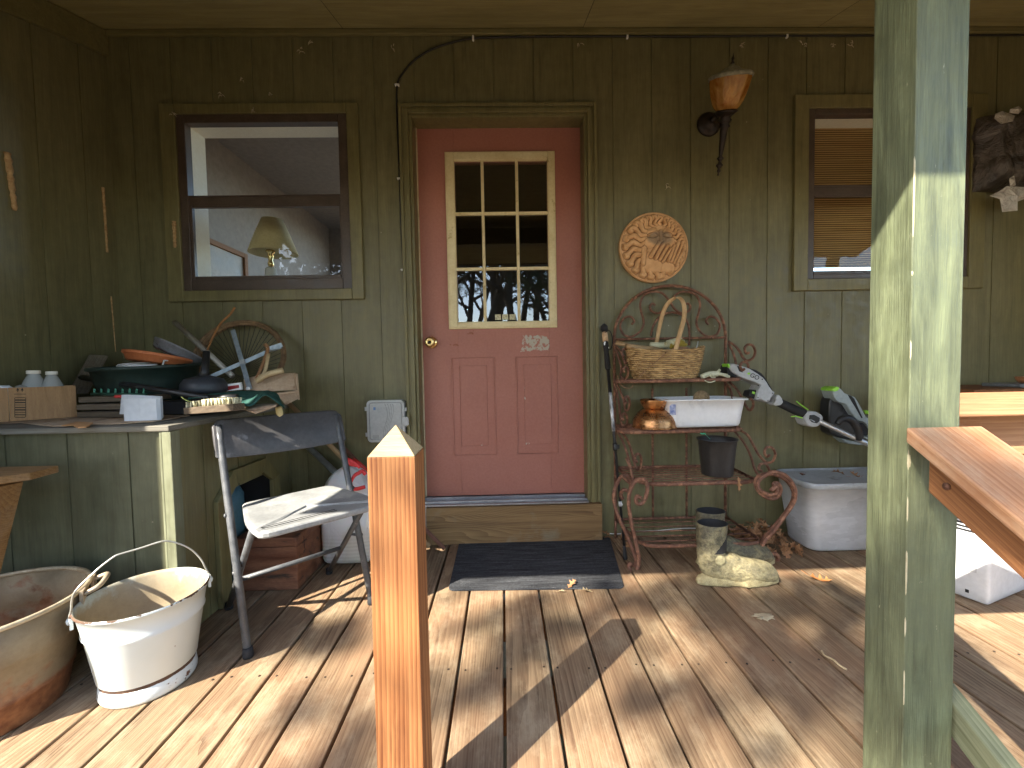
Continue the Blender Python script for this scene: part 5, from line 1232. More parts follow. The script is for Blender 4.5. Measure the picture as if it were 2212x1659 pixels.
# ================================================================ built-in cabinet at the left
def S(p, X):
    r = ray(p); t = X / r.x; return Vector((X, r.y * t, CAMH + r.z * t))
pw = A((624, 876), YW); CXR = pw.x; CZ = .754
CYF = 1.452
def cabinet():
    t = thing("storage_cabinet", "built-in olive painted cabinet in the porch corner with clutter heaped on its top", "cabinet", ((XL + CXR)/2, 1.8, 0))
    zt = CZ - .019
    gx = A((148, 1000), CYF).x
    mb = siding([(XL + .001, CXR - .001, gx, .2045)], .004, zt, [], lambda x, d, z: (x, CYF + d, z), gw=.008)
    mb.build("front_panel", W_['cab'], t, fix=False)
    oc = [S(Z3(*p), CXR) for p in ((105, 850), (240, 592), (510, 477), (630, 592))]
    ya, yb_ = oc[0].y, oc[3].y + .0; yt0, yt1 = oc[1].y, oc[2].y; zc1 = oc[0].z; ztp = (oc[1].z + oc[2].z)/2
    yb_ = max(yb_, yt1 + (yt0 - ya)*.8)
    print("pet frame", [tuple(round(c, 3) for c in v) for v in oc], "cab", CXR, CZ, CYF)
    fw = .062
    # side panel with the opening left out
    gy = S(Z3(310, 400), CXR).y
    mb = siding([(CYF + .001, YW - .001, gy, .2045)], .004, zt, [(ya + fw*.8, yb_ - fw*.8, .03, ztp - fw*.8 - .03)], lambda y, d, z: (CXR - d, y, z), gw=.009)
    mb.build("side_panel", W_['wall'], t, fix=False)
    outer = [(ya, .004), (ya, zc1), (yt0, ztp), (yt1, ztp), (yb_, zc1 + .0), (yb_, .004)]
    k = fw; inner = [(ya + k, .004), (ya + k, zc1 - k*.3), (yt0 + k*.35, ztp - k), (yt1 - k*.35, ztp - k), (yb_ - k, zc1 - k*.3), (yb_ - k, .004)]
    mb = MB(); n = len(outer)
    for i in range(n - 1):
        q4_ = [outer[i], outer[i+1], inner[i+1], inner[i]]
        mb.prism([(CXR + .001, y, z) for y, z in q4_], (.019, 0, 0), i * 1.3)
    mb.build("pet_door_frame", W_['trimz'], t, bevel=.002)
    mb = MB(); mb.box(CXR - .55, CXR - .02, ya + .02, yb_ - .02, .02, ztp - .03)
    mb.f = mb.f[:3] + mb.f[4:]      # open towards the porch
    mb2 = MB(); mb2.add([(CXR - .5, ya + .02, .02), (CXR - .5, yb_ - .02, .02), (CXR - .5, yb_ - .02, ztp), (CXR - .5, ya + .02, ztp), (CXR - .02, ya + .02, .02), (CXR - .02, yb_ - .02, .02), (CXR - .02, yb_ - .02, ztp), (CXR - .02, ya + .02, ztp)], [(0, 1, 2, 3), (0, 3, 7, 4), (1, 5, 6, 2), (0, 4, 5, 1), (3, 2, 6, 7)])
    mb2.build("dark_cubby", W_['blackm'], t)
    # corner post pieces proud of the panel
    mb = MB(); w = A((346, 1000), CYF - .014).x
    mb.box(w, CXR - .020, CYF - .014, CYF - .001, .004, zt - .001, 1); mb.box(CXR - .0185, CXR + .012, CYF - .016, CYF + .025, .004, zt - .001, 2)
    mb.build("corner_post", W_['corner'], t, bevel=.002)
    mb = MB(); mb.box(XL + .002, CXR + .010, CYF - .020, YW - .003, zt, CZ); mb.build("top", W_['countertop'], t, bevel=.003)
    return ya, yb_, ztp
ya, yb_, ztp = cabinet()
mb = MB(); cx, cy = CXR - .20, (ya + yb_)/2
mb.lathe([(.0, 0), (.115, 0), (.12, .01), (.12, .36), (.09, .42), (.03, .44), (.03, .47), (.0, .47)], (cx + .04, cy, .022), 32)
o = mb.build("blue_jug", pm("blue_drum_plastic", (.06, .15, .20), (.09, .20, .26), 8, .4)); tag(o, "blue plastic jug standing in the shade inside the cabinet's pet door", "jug")

# ---------------- heap on the cabinet top
z0 = CZ + .0005
card = pm("corrugated_cardboard", (.30, .165, .075), (.38, .22, .105), 30, .85, .12, stretch=(4, 4, .4), c3=(.26, .14, .06), t3=.6)
cardl = pm("pale_cardboard", (.36, .25, .16), (.52, .38, .26), 12, .85, .2, c3=(.24, .15, .09), t3=.6, s3=7)
ink = pm("black_box_print", (.02, .015, .01), (.04, .03, .02), 20, .8)
def P(x, y, Y): return A(ZA(x, y), Y)
# torn liner sheets under everything
def sheet(name, label, pts, mat, thick=.003, rz=.004, seed=0, cat="sheet"):
    """loose sheet: outline points in the plane, slightly curled"""
    mb = MB(); n = len(pts); top = []; 
    c = sum((Vector(p) for p in pts), Vector()) / n
    vs = [c] + [Vector(p) for p in pts]; vs2 = []
    for i in range(n): vs2.append((vs[1+i] + vs[1+(i+1) % n])/2 + Vector((0, 0, rz * noise.noise(Vector((i*3.3, seed, 1))))))
    allv = vs + vs2; fs = []
    for i in range(n): fs.append((0, 1+i, 1+n+i)); fs.append((0, 1+n+i, 1+(i+1) % n))
    mb.add(allv, fs, 0, False); o = mb.build(name, mat, thick=thick); tag(o, label, cat); return o
zf = z0 + .004
sheet("cardboard_liner", "flattened brown cardboard liner along the front edge of the cabinet top", [G(ZA(*p), zf) for p in ((-60, 1075), (200, 1060), (450, 1090), (700, 1100), (1040, 1078), (1400, 1070), (1700, 1050), (2100, 985), (2000, 920), (900, 990), (-60, 1000))], cardl, cat="cardboard")
sheet("torn_cardboard", "torn orange-brown cardboard scrap curling over the cabinet's front edge", [G(ZA(*p), zf + .004) for p in ((680, 1095), (850, 1055), (1030, 1065), (950, 1112), (860, 1118), (800, 1085))], pm("orange_cardboard", (.42, .22, .09), (.55, .30, .13), 20, .8, .2), cat="cardboard")
# box of jugs
def carton():
    u = Vector((.7071, .7071, 0)); w = Vector((-.7071, .7071, 0)); zb = zf + .004
    L0 = G(ZA(112, 1050), zb); L0.z = 0
    def PP(px, py, off=0.0):
        r_ = ray(ZA(px, py)); c_ = Vector((0, 0, CAMH)); t_ = (L0 + w*off - c_).dot(w) / r_.dot(w); return c_ + r_ * t_
    R0 = PP(850, 900); W_c = (R0 - L0).dot(u); zt = PP(480, 665).z; d = .17; th = .004; H = zt - zb
    t = thing("cardboard_box", "open brown cardboard carton holding clear jugs on the left end of the cabinet top", "box", L0 + u*W_c/2 + w*d/2 + Vector((0, 0, zb)))
    at_ = lambda a, b, z: L0 + u*a + w*b + Vector((0, 0, z))
    mb = MB(); zc_ = zb + H/2; Z = Vector((0, 0, H/2))
    mb.obox(at_(W_c/2, th/2, zc_), u*W_c/2, w*th/2, Z); mb.obox(at_(W_c/2, d - th/2, zc_), u*W_c/2, w*th/2, Z)
    mb.obox(at_(th/2, d/2, zc_), u*th/2, w*(d/2 - th - .0004), Z); mb.obox(at_(W_c - th/2, d/2, zc_), u*th/2, w*(d/2 - th - .0004), Z)
    mb.obox(at_(W_c/2, d/2, zb + th/2), u*(W_c/2 - th - .0004), w*(d/2 - th - .0004), (0, 0, th/2))
    mb.build("carton_wall", card, t)
    e = (-u*.75 - w*-.12 + Vector((0, 0, 0))).normalized(); mb = MB(); fl_ = at_(-.001, -.001, zb); 
    mb.prism([fl_, fl_ + e*.13, fl_ + e*.13 + Vector((0, 0, H + .004)), fl_ + Vector((0, 0, H))], w*.004); mb.build("open_flap", card, t)
    mk = MB(); n_ = -w*.0007
    def q4(a, b, c, d_): mk.prism([PP(*a) + n_, PP(*b) + n_, PP(*c) + n_, PP(*d_) + n_], w*.0005)
    for ax_ in (196, 246):
        q4((ax_ - 4, 722), (ax_ + 4, 722), (ax_ + 4, 690), (ax_ - 4, 690))
        mk.prism([PP(ax_ - 17, 706) + n_, PP(ax_ + 17, 706) + n_, PP(ax_, 676) + n_], w*.0005)
    mk.build("up_arrow", ink, t)
    mk = MB(); q4((155, 749), (287, 749), (287, 743), (155, 743)); q4((160, 785), (167, 785), (167, 1002), (160, 1002)); q4((281, 785), (288, 785), (288, 1000), (281, 1000))
    for k, h_ in enumerate((3, 7, 6, 3, 5, 7, 3, 5, 4)):
        y_ = 785 + 217*k/8; q4((168, y_ - h_), (280, y_ - h_), (280, y_ + h_), (168, y_ + h_))
    mk.build("printed_panel", ink, t)
    nf = Vector((-e.y, e.x, 0)); nf = -nf if nf.dot(w) > 0 else nf
    text_mesh("7", "printed_digit", ink, t, fl_ + e*.030 + nf*.0012 + Vector((0, 0, H*.48)), -e, (0, 0, 1), .045, .0004)
    for cxp, czp, nm, lb, mt, s_ in ((370, 495, "water_jug", "larger clear plastic jug with a cream cap in the cardboard carton", W_['jug'], 1.15), (570, 505, "water_jug", "smaller clear plastic jug with a white cap at the right of the cardboard carton", W_['jug'], 1.0)):
        off = .095 if s_ > 1 else .075; c = PP(cxp, czp, off); b0 = zb + th + .001; H_ = c.z - b0 - .004
        j = thing(nm, lb, "jug", (c.x, c.y, b0)); rj = .036 * s_
        mb = MB(); mb.lathe([(.0, 0), (rj*.9, 0), (rj, .006), (rj, H_*.58), (rj*.95, H_*.66), (rj*.72, H_*.80), (rj*.50, H_*.91), (rj*.42, H_*.95), (rj*.42, H_)], (c.x, c.y, b0), 32, cap=False); mb.build("jug_body", mt, j)
        mb = MB(); mb.lathe([(rj*.45, H_ - .006), (rj*.48, H_ - .006), (rj*.48, H_ + .006), (rj*.42, H_ + .008), (.0, H_ + .008)], (c.x, c.y, b0), 24, cap=False); mb.build("cap", W_['cream'], j)
    c = PP(25, 610, .06); mb = MB()
    mb.lathe([(.0, 0), (.028, 0), (.030, .07), (.028, .115), (.016, .128), (.0, .128)], (c.x, c.y, zb + th + .001), 24)
    tag(mb.build("white_bottle", W_['white']), "white round topped container cut off by the photo's left edge in the carton", "bottle")
    c = PP(230, 610, .07); mb = MB()
    mb.grid(14, 14, lambda a, b: Vector((c.x + (a-.5)*.075 - (b-.5)*.04, c.y + (b-.5)*.075 + (a-.5)*.03, zt - .028 + .035*math.sin(PI*a)*math.sin(PI*b) + .008*noise.noise(Vector((a*7, b*7, 2))))))
    tag(mb.build("clear_bag", W_['jug'], fix=False), "crumpled clear plastic bag stuffed between the jugs in the carton", "bag")
carton()
# board leaning behind the carton
mb = MB(); q5 = [P(745, 730, 1.84), P(985, 308, 2.02), P(1085, 322, 2.02), P(845, 745, 1.84)]; mb.prism(q5, (.022, .03, 0), 3)
tag(mb.build("leaning_board", W_['oldwoodz'], bevel=.002), "grey weathered board leaning on the side wall behind the carton", "board")
# stack of old boards and splitting plywood scraps
r = random.Random(6)
for k, (x0_, x1_, y0_, y1_, lb) in enumerate(((885, 1360, 1012, 935, "lowest flat board of the dirty stack right of the carton"), (890, 1500, 930, 880, "thin middle board of the dirty stack right of the carton"), (905, 1480, 872, 818, "topmost grey board of the dirty stack right of the carton"))):
    Y = 1.66 + .02*k; p0, p1 = P(x0_, y0_, Y), P(x1_, y1_, Y)
    zb = z0 + .007 + .0285*k; mb = MB(); c = Vector(((p0.x + p1.x)/2, Y + .14, zb + .012)); an = (-.06, .03, .10)[k]
    mb.obox(c, Vector((math.cos(an), math.sin(an), 0)) * (p1.x - p0.x)*.62, Vector((-math.sin(an), math.cos(an), 0)) * .13, (0, 0, .011), k * 2.7)
    tag(mb.build("board", W_['oldwood'], bevel=.002), lb, "board", "old boards stacked on the cabinet top")
# white bent strip
def strip():
    Yf = 1.545; t0 = z0 + .006
    a = [P(1375, 1035, Yf), P(1775, 1000, Yf + .012)]; ht = P(1370, 795, Yf).z - a[0].z
    rim = [Vector((P(1310, 975, Yf + .05).x, Yf + .055, 0)), Vector((P(1345, 900, Yf + .05).x + .02, Yf + .045, 0)), Vector((a[1].x - .012, Yf + .038, 0)), Vector((a[1].x - .001, Yf + .026, 0)), Vector((a[1].x, Yf + .014, 0)), Vector((a[1].x - .006, Yf + .004, 0)), Vector(((a[0].x + a[1].x)/2, Yf - .002, 0)), Vector((a[0].x, Yf, 0))]
    mb = MB(); ps = rim; n = len(ps)
    vs = [Vector((p.x, p.y, t0 + (.020 if i < 2 else .008 if i < 4 else 0))) for i, p in enumerate(ps)] + [Vector((p.x + (.012 if i < 2 else 0), p.y, t0 + ht + (.014 if i < 2 else .006 if i < 4 else 0))) for i, p in enumerate(ps)]
    mb.add(vs, [(i, i+1, n+i+1, n+i) for i in range(n - 1)], 0, False)
    q = pm("white_coated_strip", (.56, .58, .62), (.66, .68, .72), 5, .4, .02)
    tag(mb.build("folded_strip", q, thick=.0012), "white plastic flashing strip folded back on itself at the cabinet's front edge", "strip")
strip()
# planter bowl with saucers and a hoop in it
def bowl():
    Y = 1.93; xa, xb = P(1150, 380, Y).x, P(2150, 340, Y).x; c = Vector(((xa+xb)/2, Y, 0)); R = (xb - xa)/2
    zr = P(1400, 430, Y - R*.9).z + .004; zb = z0 + .045; H = zr - zb
    M = Euler((.055, -.02, 0)).to_matrix()
    t = thing("planter_bowl", "wide dark green planter bowl on the boards in the middle of the cabinet top", "planter", (c.x, Y, zb))
    mb = MB(); mb.lathe([(.0, .0), (R*.72, .0), (R*.77, .01), (R*.89, H*.55), (R*.94, H*.90), (R*1.0, H*.92), (R*1.0, H), (R*.93, H), (R*.90, H*.85), (R*.7, .012), (.0, .012)], (c.x, Y, zb), 56, M, cap=False)
    mb.build("bowl_body", pm("dark_green_plastic", (.012, .022, .018), (.024, .042, .034), 8, .45, .05), t)
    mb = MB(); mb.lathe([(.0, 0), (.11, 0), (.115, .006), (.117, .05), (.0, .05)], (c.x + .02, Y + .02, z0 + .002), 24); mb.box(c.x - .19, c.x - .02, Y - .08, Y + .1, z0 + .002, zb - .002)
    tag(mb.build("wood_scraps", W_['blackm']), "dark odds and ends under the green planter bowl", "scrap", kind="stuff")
    co = P(1690, 320, Y - .02)
    Mo = Euler((-.16, .13, 0)).to_matrix(); Ro = (P(2000, 300, Y).x - P(1372, 300, Y).x)/2
    mb = MB(); mb.lathe([(.0, 0), (Ro*.82, 0), (Ro*.86, .004), (Ro*.93, .024), (Ro*.97, .026), (Ro, .030), (Ro, .040), (Ro*.95, .040), (Ro*.86, .010), (.0, .007)], (co.x, Y - .0, zr + .004), 56, Mo, cap=False)
    tag(mb.build("saucer", pm("terracotta_plastic", (.50, .145, .05), (.60, .19, .075), 9, .5, .04)), "terracotta coloured plant saucer resting in the green planter bowl", "saucer")
    cg = P(1890, 260, Y + .06); Mg = Euler((-.35, .42, 0)).to_matrix()
    mb = MB(); mb.lathe([(.0, 0), (.085, 0), (.092, .006), (.102, .035), (.104, .036), (.104, .044), (.096, .044), (.088, .012), (.0, .009)], (cg.x, Y + .08, cg.z - .03), 48, Mg, cap=False)
    tag(mb.build("saucer", pm("smoked_grey_plastic", (.10, .10, .11), (.24, .24, .26), 14, .3, .05)), "smoky grey plastic saucer tilted behind the terracotta coloured one", "saucer")
    mb = MB(); ch = P(1580, 400, Y - .09)
    mb.tube([(ch.x + .085*math.cos(a), Y - .085 + .075*math.sin(a), zr + .004 + .012*math.cos(a*.5)) for a in [2*PI*i/48 for i in range(48)]], .0035, 8, closed=True)
    mb.tube([(ch.x - .02 + .070*math.cos(a), Y - .095 + .055*math.sin(a), zr - .002 + .004*math.sin(a)) for a in [2*PI*i/48 for i in range(48)]], .0028, 8, closed=True)
    tag(mb.build("wire_hoop", W_['white']), "white wire hoop lying in the front of the green planter bowl", "hoop")
bowl()
# rake: black handle, green tines
t = thing("garden_rake", "long black handled rake with a row of green tines across the cabinet top", "rake", P(1600, 640, 1.72))
a, b = P(900, 560, 1.84), P(2330, 792, 1.60); a.z = max(a.z, z0 + .10)
mb = MB(); mb.tube([a, a.lerp(b, .5), b], .0115, 10); mb.tube([b, b + Vector((.10, -.005, .002))], .0125, 10); mb.build("handle", W_['black'], t)
a, b = P(1010, 745, 1.70), P(1620, 755, 1.70); mb = MB(); mb.tube([a, b], .006, 8)
mb2 = MB()
for k in range(8):
    p = P(1045 + 78*k, 690, 1.695); q_ = P(1040 + 78*k, 760 if k < 7 else 745, 1.71); mb2.plank(p, q_, .0028, .0065, side=(0, 1, 0))
mb.build("tine_bar", pm("dark_green_bar", (.01, .05, .035), (.02, .08, .05), 9, .5), t); mb2.build("tine", pm("green_tines", (.06, .28, .20), (.16, .42, .32), 20, .45), t)
mb = MB(); c = P(1215, 778, 1.62); mb.lathe([(.0, 0), (.018, 0), (.019, .006), (.016, .011), (.0, .012)], (c.x, 1.66, c.z - .006), 20, sx=1, sy=.7); tag(mb.build("bottle_top", pm("red_plastic", (.5, .03, .03), (.6, .05, .04), 9, .4)), "small red plastic cap on the board stack beside the white strip", "cap")
# wire wheel: bark-brown rim, thin spokes, leaning on the wall
def B(x, y, Y): return A(ZB(x, y), Y)
def wheel():
    Y0_, Y1_ = 2.03, 2.19
    cc = B(1018, 720, 2.12); Rx = (B(1535, 700, 2.12).x - B(500, 700, 2.12).x)/2; zt = B(1100, 285, 2.19).z; Rz = Rx * .95
    ux = Vector((1, .06, 0)).normalized(); uz = Vector((-.10, .42, 1)).normalized(); cz = zt - Rz * uz.z; c = Vector((cc.x, 2.185 - Rz*.38, cz))
    t = thing("spoked_hoop", "old wheel shaped hoop with a brown rim and thin spokes leaning on the wall", "wheel", (c.x, c.y, z0 + .04))
    br_ = pm("bark_brown_rim", (.09, .05, .025), (.30, .19, .10), 30, .85, .6)
    mb = MB()
    K = 72
    for off, rr in ((0, .0135), (.015, .0075), (-.013, .007)):
        mb.tube([c + ux * (Rx + off*.5)*math.cos(a) + uz * (Rz + off*.5)*math.sin(a) + Vector((0, -off, 0)) + Vector((0, 0, .003*noise.noise(Vector((a*3, off*99, 0))))) for a in [2*PI*i/K for i in range(K)]], rr, 8, closed=True)
    mb.build("rim", br_, t)
    mb = MB(); hub = c + uz * (-Rz*.35) + ux * .01
    for i in range(44):
        a = 2*PI*i/44; e = c + ux*Rx*math.cos(a) + uz*Rz*math.sin(a); h2 = hub + ux*.03*math.cos(a) + uz*.03*math.sin(a)
        mb.tube([h2, e], .0014, 4)
    mb.build("spoke", pm("dark_wire", (.02, .015, .012), (.06, .045, .035), 30, .7), t); return c
wheel()
blu = pm("blue_grey_strap", (.20, .25, .30), (.40, .47, .54), 40, .45, .15, metal=.4, stretch=(1, 1, .5))
t = thing("metal_strap_cross", "two crossed blue-grey metal straps standing in front of the spoked wheel", "metal straps", B(1120, 1110, 1.93))
mb = MB(); mb.plank(B(905, 375, 2.06), B(1120, 1115, 1.90), .020, .004, side=(1, .1, .2)); mb.build("strap", blu, t, bevel=.0008)
mb = MB(); mb.plank(B(620, 960, 1.93), B(1345, 640, 2.02), .018, .004, side=(0, 0, 1)); mb.plank(B(1335, 615, 2.00), B(1520, 556, 2.02), .020, .012, side=(0, 0, 1)); mb.plank(B(1335, 640, 2.015), B(1515, 590, 2.02), .010, .010, side=(0, 0, 1)); mb.build("strap", blu, t, bevel=.0008)
mb = MB(); c = B(1038, 775, 1.975); mb.obox(c + Vector((0, -.006, 0)), (.011, 0, .003), (0, .004, 0), (-.003, 0, .012)); mb.build("clip", W_['galv'], t, bevel=.001)
mb = MB(); mb.lathe([(.0, 0), (.009, 0), (.009, .004), (.0, .006)], B(1098, 1105, 1.885), 14, Matrix.Rotation(PI/2, 3, 'X')); mb.build("button", W_['white'], t)
mb = MB(); a, b = B(185, 275, 2.17), B(900, 945, 1.98); mb.tube([a, b], .0125, 16)
tag(mb.build("conduit_pipe", pm("dull_galvanised_pipe", (.34, .31, .27), (.55, .51, .46), 30, .5, .1, metal=.4)), "galvanised pipe slanting up over the planter bowl to the wall", "pipe")
mb = MB(); mb.tube(bez([B(930, 92, 2.19), B(870, 180, 2.18), B(760, 285, 2.15), B(690, 400, 2.10), B(640, 500, 2.08), B(590, 620, 2.05)], 5), [.0055 - .00005*i for i in range(26)], 8)
tag(mb.build("orange_stick", pm("orange_bark_stick", (.28, .11, .03), (.48, .22, .08), 20, .7, .3)), "thin bent orange-brown stick rising above the spoked wheel", "stick")
for k, (pp, lb) in enumerate((((B(1305, 545, 2.0), B(1335, 640, 1.99), B(1200, 990, 1.93)), "long splintered lath standing in front of the wheel spokes"), ((B(1350, 670, 1.98), B(1300, 900, 1.93), B(1230, 960, 1.92)), "shorter splintered lath beside the long one at the wheel"), ((B(1205, 1010, 1.90), B(1330, 930, 1.90), B(1535, 875, 1.92)), "rolled strip of dry bark lying over the pale cardboard"))):
    mb = MB(); mb.tube(bez(pp, 5), .009 if k < 2 else .013, 6, flat=(1, 0, 0) if k < 2 else None); tag(mb.build("wood_splinter" if k < 2 else "bark_strip", leafp if k else leafm), lb, "wood")
# plunger-like black stand
c = B(550, 1060, 1.82); t = thing("plunger", "black round based plunger with a short thick stem on the cabinet top", "plunger", (c.x, 1.82, z0 + .03))
Rp = (B(805, 1060, 1.82).x - B(290, 1060, 1.82).x)/2; zb = B(550, 1160, 1.82).z; zd = B(550, 950, 1.82).z
mb = MB(); mb.lathe([(.0, zb), (Rp*.80, zb), (Rp*.96, zb + .008), (Rp, zb + .016), (Rp*.97, zb + (zd-zb)*.55), (Rp*.80, zb + (zd-zb)*.85), (Rp*.4, zd), (.022, zd + .004), (.0, zd + .004)], (c.x, 1.82, 0), 40); mb.build("cup", pm("slate_black_rubber", (.022, .024, .03), (.05, .055, .068), 9, .45, .04), t)
e = B(580, 640, 1.84); mb = MB(); mb.tube([(c.x, 1.82, zd - .004), (c.x + .004, 1.822, zd + .02), e], [.024, .015, .013], 16); mb.build("stem", W_['black'], t)
zt_ = zb - .002
mb = MB(); mb.box(c.x - .13, c.x + .05, 1.72, 1.9, z0 + .008, min(zt_, z0 + .06)); tag(mb.build("paint_tray", W_['blackm'], bevel=.004), "dark flat tray under the black plunger", "tray")
# green cloth
def cloth():
    e0 = [B(x, y, Y_) for x, y, Y_ in ((350, 1235, 1.62), (520, 1215, 1.60), (740, 1215, 1.60), (900, 1240, 1.58), (1000, 1290, 1.56), (1090, 1318, 1.55), (1180, 1290, 1.55), (1260, 1215, 1.55), (1310, 1185, 1.55), (1370, 1210, 1.56), (1450, 1270, 1.57), (1550, 1350, 1.58))]
    e1 = [B(x, y, Y_) for x, y, Y_ in ((380, 1215, 1.72), (560, 1195, 1.74), (760, 1160, 1.76), (900, 1140, 1.78), (1000, 1130, 1.78), (1080, 1128, 1.78), (1170, 1130, 1.78), (1240, 1133, 1.77), (1300, 1130, 1.76), (1380, 1138, 1.74), (1470, 1180, 1.72), (1510, 1300, 1.68))]
    a, b = bez(e0, 5), bez(e1, 5); n = len(a) - 1; mb = MB()
    def f(u, v):
        i = min(n, int(round(u * n))); p = a[i].lerp(b[i], v); p.z += .006 * math.sin(PI*v) + .0035 * noise.noise(Vector((u*9, v*5, 3))); return p
    mb.grid(n, 8, f)
    q = Mt("green_felt"); v = q.coord(); n1 = q.noise(v, 60, 5); q.bump(n1, .5, .003)
    tag(mb.build("green_cloth", q.fin(q.ramp(n1, [(.3, (.018, .065, .055)), (.7, (.05, .125, .105))]), .95, 0, .1), thick=.002, fix=False), "rumpled dark green cloth draped over the cabinet's front corner", "cloth")
cloth()
# brush on a wood block
t = thing("scrub_brush", "cream bristled brush on a wooden block at the cabinet's front edge", "brush", B(680, 1340, 1.56))
mb = MB(); mb.plank(B(375, 1375, 1.55), B(985, 1330, 1.50), .024, .05, side=(0, 0, 1)); mb.build("block", W_['oldwood'], t, bevel=.002)
mb = MB(); r = random.Random(8); a, b = B(370, 1320, 1.56), B(990, 1262, 1.52)
for k in range(150):
    f = r.random(); p = a.lerp(b, f) + Vector((0, r.uniform(-.022, .022), -.010)); h_ = .024 * (1 - .5*abs(f-.45)) 
    mb.tube([p, p + Vector((r.uniform(-.006, .006), r.uniform(-.006, .002), h_ + .006))], [.0045, .0032], 5)
mb.build("bristles", pm("cream_bristle", (.42, .38, .22), (.66, .62, .44), 60, .9, .5), t)
mb = MB(); mb.tube(bez([B(262, 1205, 1.60), B(330, 1250, 1.60), B(430, 1278, 1.60)], 5), .0016, 6); tag(mb.build("yellow_string", pm("yellow_string", (.55, .60, .15), (.68, .72, .22), 20, .6)), "bright yellow-green string end curving by the brush", "string")
# carton flaps, packet, cardboard wedge
def flap(name, lb, pts, d, mat, cat="cardboard", th=.004):
    mb = MB(); mb.prism(pts, d); o = mb.build(name, mat, bevel=.0008); tag(o, lb, cat); return o
flap("flat_carton", "broken pale cardboard carton standing open at the cabinet's right end", [B(1040, 985, 1.95), B(1230, 935, 1.95), B(1660, 905, 1.96), B(1700, 1120, 1.93), B(1050, 1150, 1.90)], (0, .02, 0), cardl)
flap("torn_flap", "outer torn side flap of the pale carton at the cabinet's right corner", [B(1660, 910, 1.93), B(1690, 920, 1.90), B(1715, 1245, 1.86), B(1685, 1120, 1.92)], (.004, .01, 0), cardl)
flap("carton_flap", "lower flap of the pale carton hanging past the cabinet corner", [B(1450, 1165, 1.80), B(1690, 1130, 1.88), B(1712, 1235, 1.86), B(1560, 1310, 1.80)], (0, .004, .003), cardl)
mb = MB(); a, b = B(1440, 1170, 1.80), B(1722, 1138, 1.86); mb.plank(a, b, .006, .012, side=(0, 0, 1)); tag(mb.build("thin_lath", cardl), "thin straight lath across the carton flap at the cabinet corner", "wood")
flap("packet", "red and white packet standing behind the green cloth", [B(745, 1060, 1.85), B(1000, 1025, 1.85), B(1012, 1115, 1.85), B(770, 1140, 1.85)], (0, .012, 0), W_['white'], "packet")
o = bpy.data.objects["packet"]
mb = MB(); mb.prism([B(812, 1078, 1.849), B(980, 1055, 1.849), B(985, 1092, 1.849), B(815, 1132, 1.849)], (0, .0006, 0)); mb.build("red_panel", pm("dark_red_print", (.22, .01, .015), (.30, .02, .02), 9, .5), o)
flap("cardboard_wedge", "folded grey-brown cardboard wedge jutting over the cabinet edge above the chair back", [B(985, 1345, 1.60), B(1240, 1300, 1.62), B(1480, 1285, 1.64), B(1440, 1330, 1.55), B(1190, 1420, 1.47)], (0, 0, .004), cardl)
mb = MB(); mb.tube(bez([B(1475, 1330, 1.60), B(1485, 1390, 1.595), B(1510, 1440, 1.59)], 4), [.012, .0125, .013, .013, .013, .013, .012, .010, .008], 8, flat=(1, 0, 0)); tag(mb.build("yellow_tape", pm("yellowed_tape", (.42, .34, .15), (.58, .48, .25), 20, .5)), "yellowed tape end dangling below the cardboard wedge", "tape")

# ================================================================ workbench stool at the far left
def stool():
    z = .645; p = G((112, 1010), z)
    Yn = p.y - .05
    t = thing("work_stool", "rough wooden trestle stool entering at the left edge of the photograph", "stool", (p.x - .3, Yn, 0))
    y0, y1 = G((60, 1050), z - .03).y - .02, p.y + .03
    mb = MB(); mb.prism([(p.x - .7, y0, z - .022), (p.x - .045, y0, z - .022), (p.x + .005, (y0+y1)/2 - .02, z - .022), (p.x - .01, y1, z - .022), (p.x - .7, y1, z - .022)], (0, 0, .022)); mb.build("top", W_['stoolwood'], t, bevel=.003)
    mb = MB(); mb.box(p.x - .66, p.x - .06, y0 + .015, y0 + .035, z - .075, z - .0225); mb.build("apron", W_['stoolwood'], t, bevel=.002)
    def S_leg(x, y): 
        mb = MB(); mb.plank((x, y, z - .03), (x - .17, y - .02, .002), .065, .03, side=(0, 1, 0)); mb.build("leg", W_['stoolwood'], t, bevel=.002)
    S_leg(p.x - .07, y0 + .06); S_leg(p.x - .45, y0 + .06)
stool()

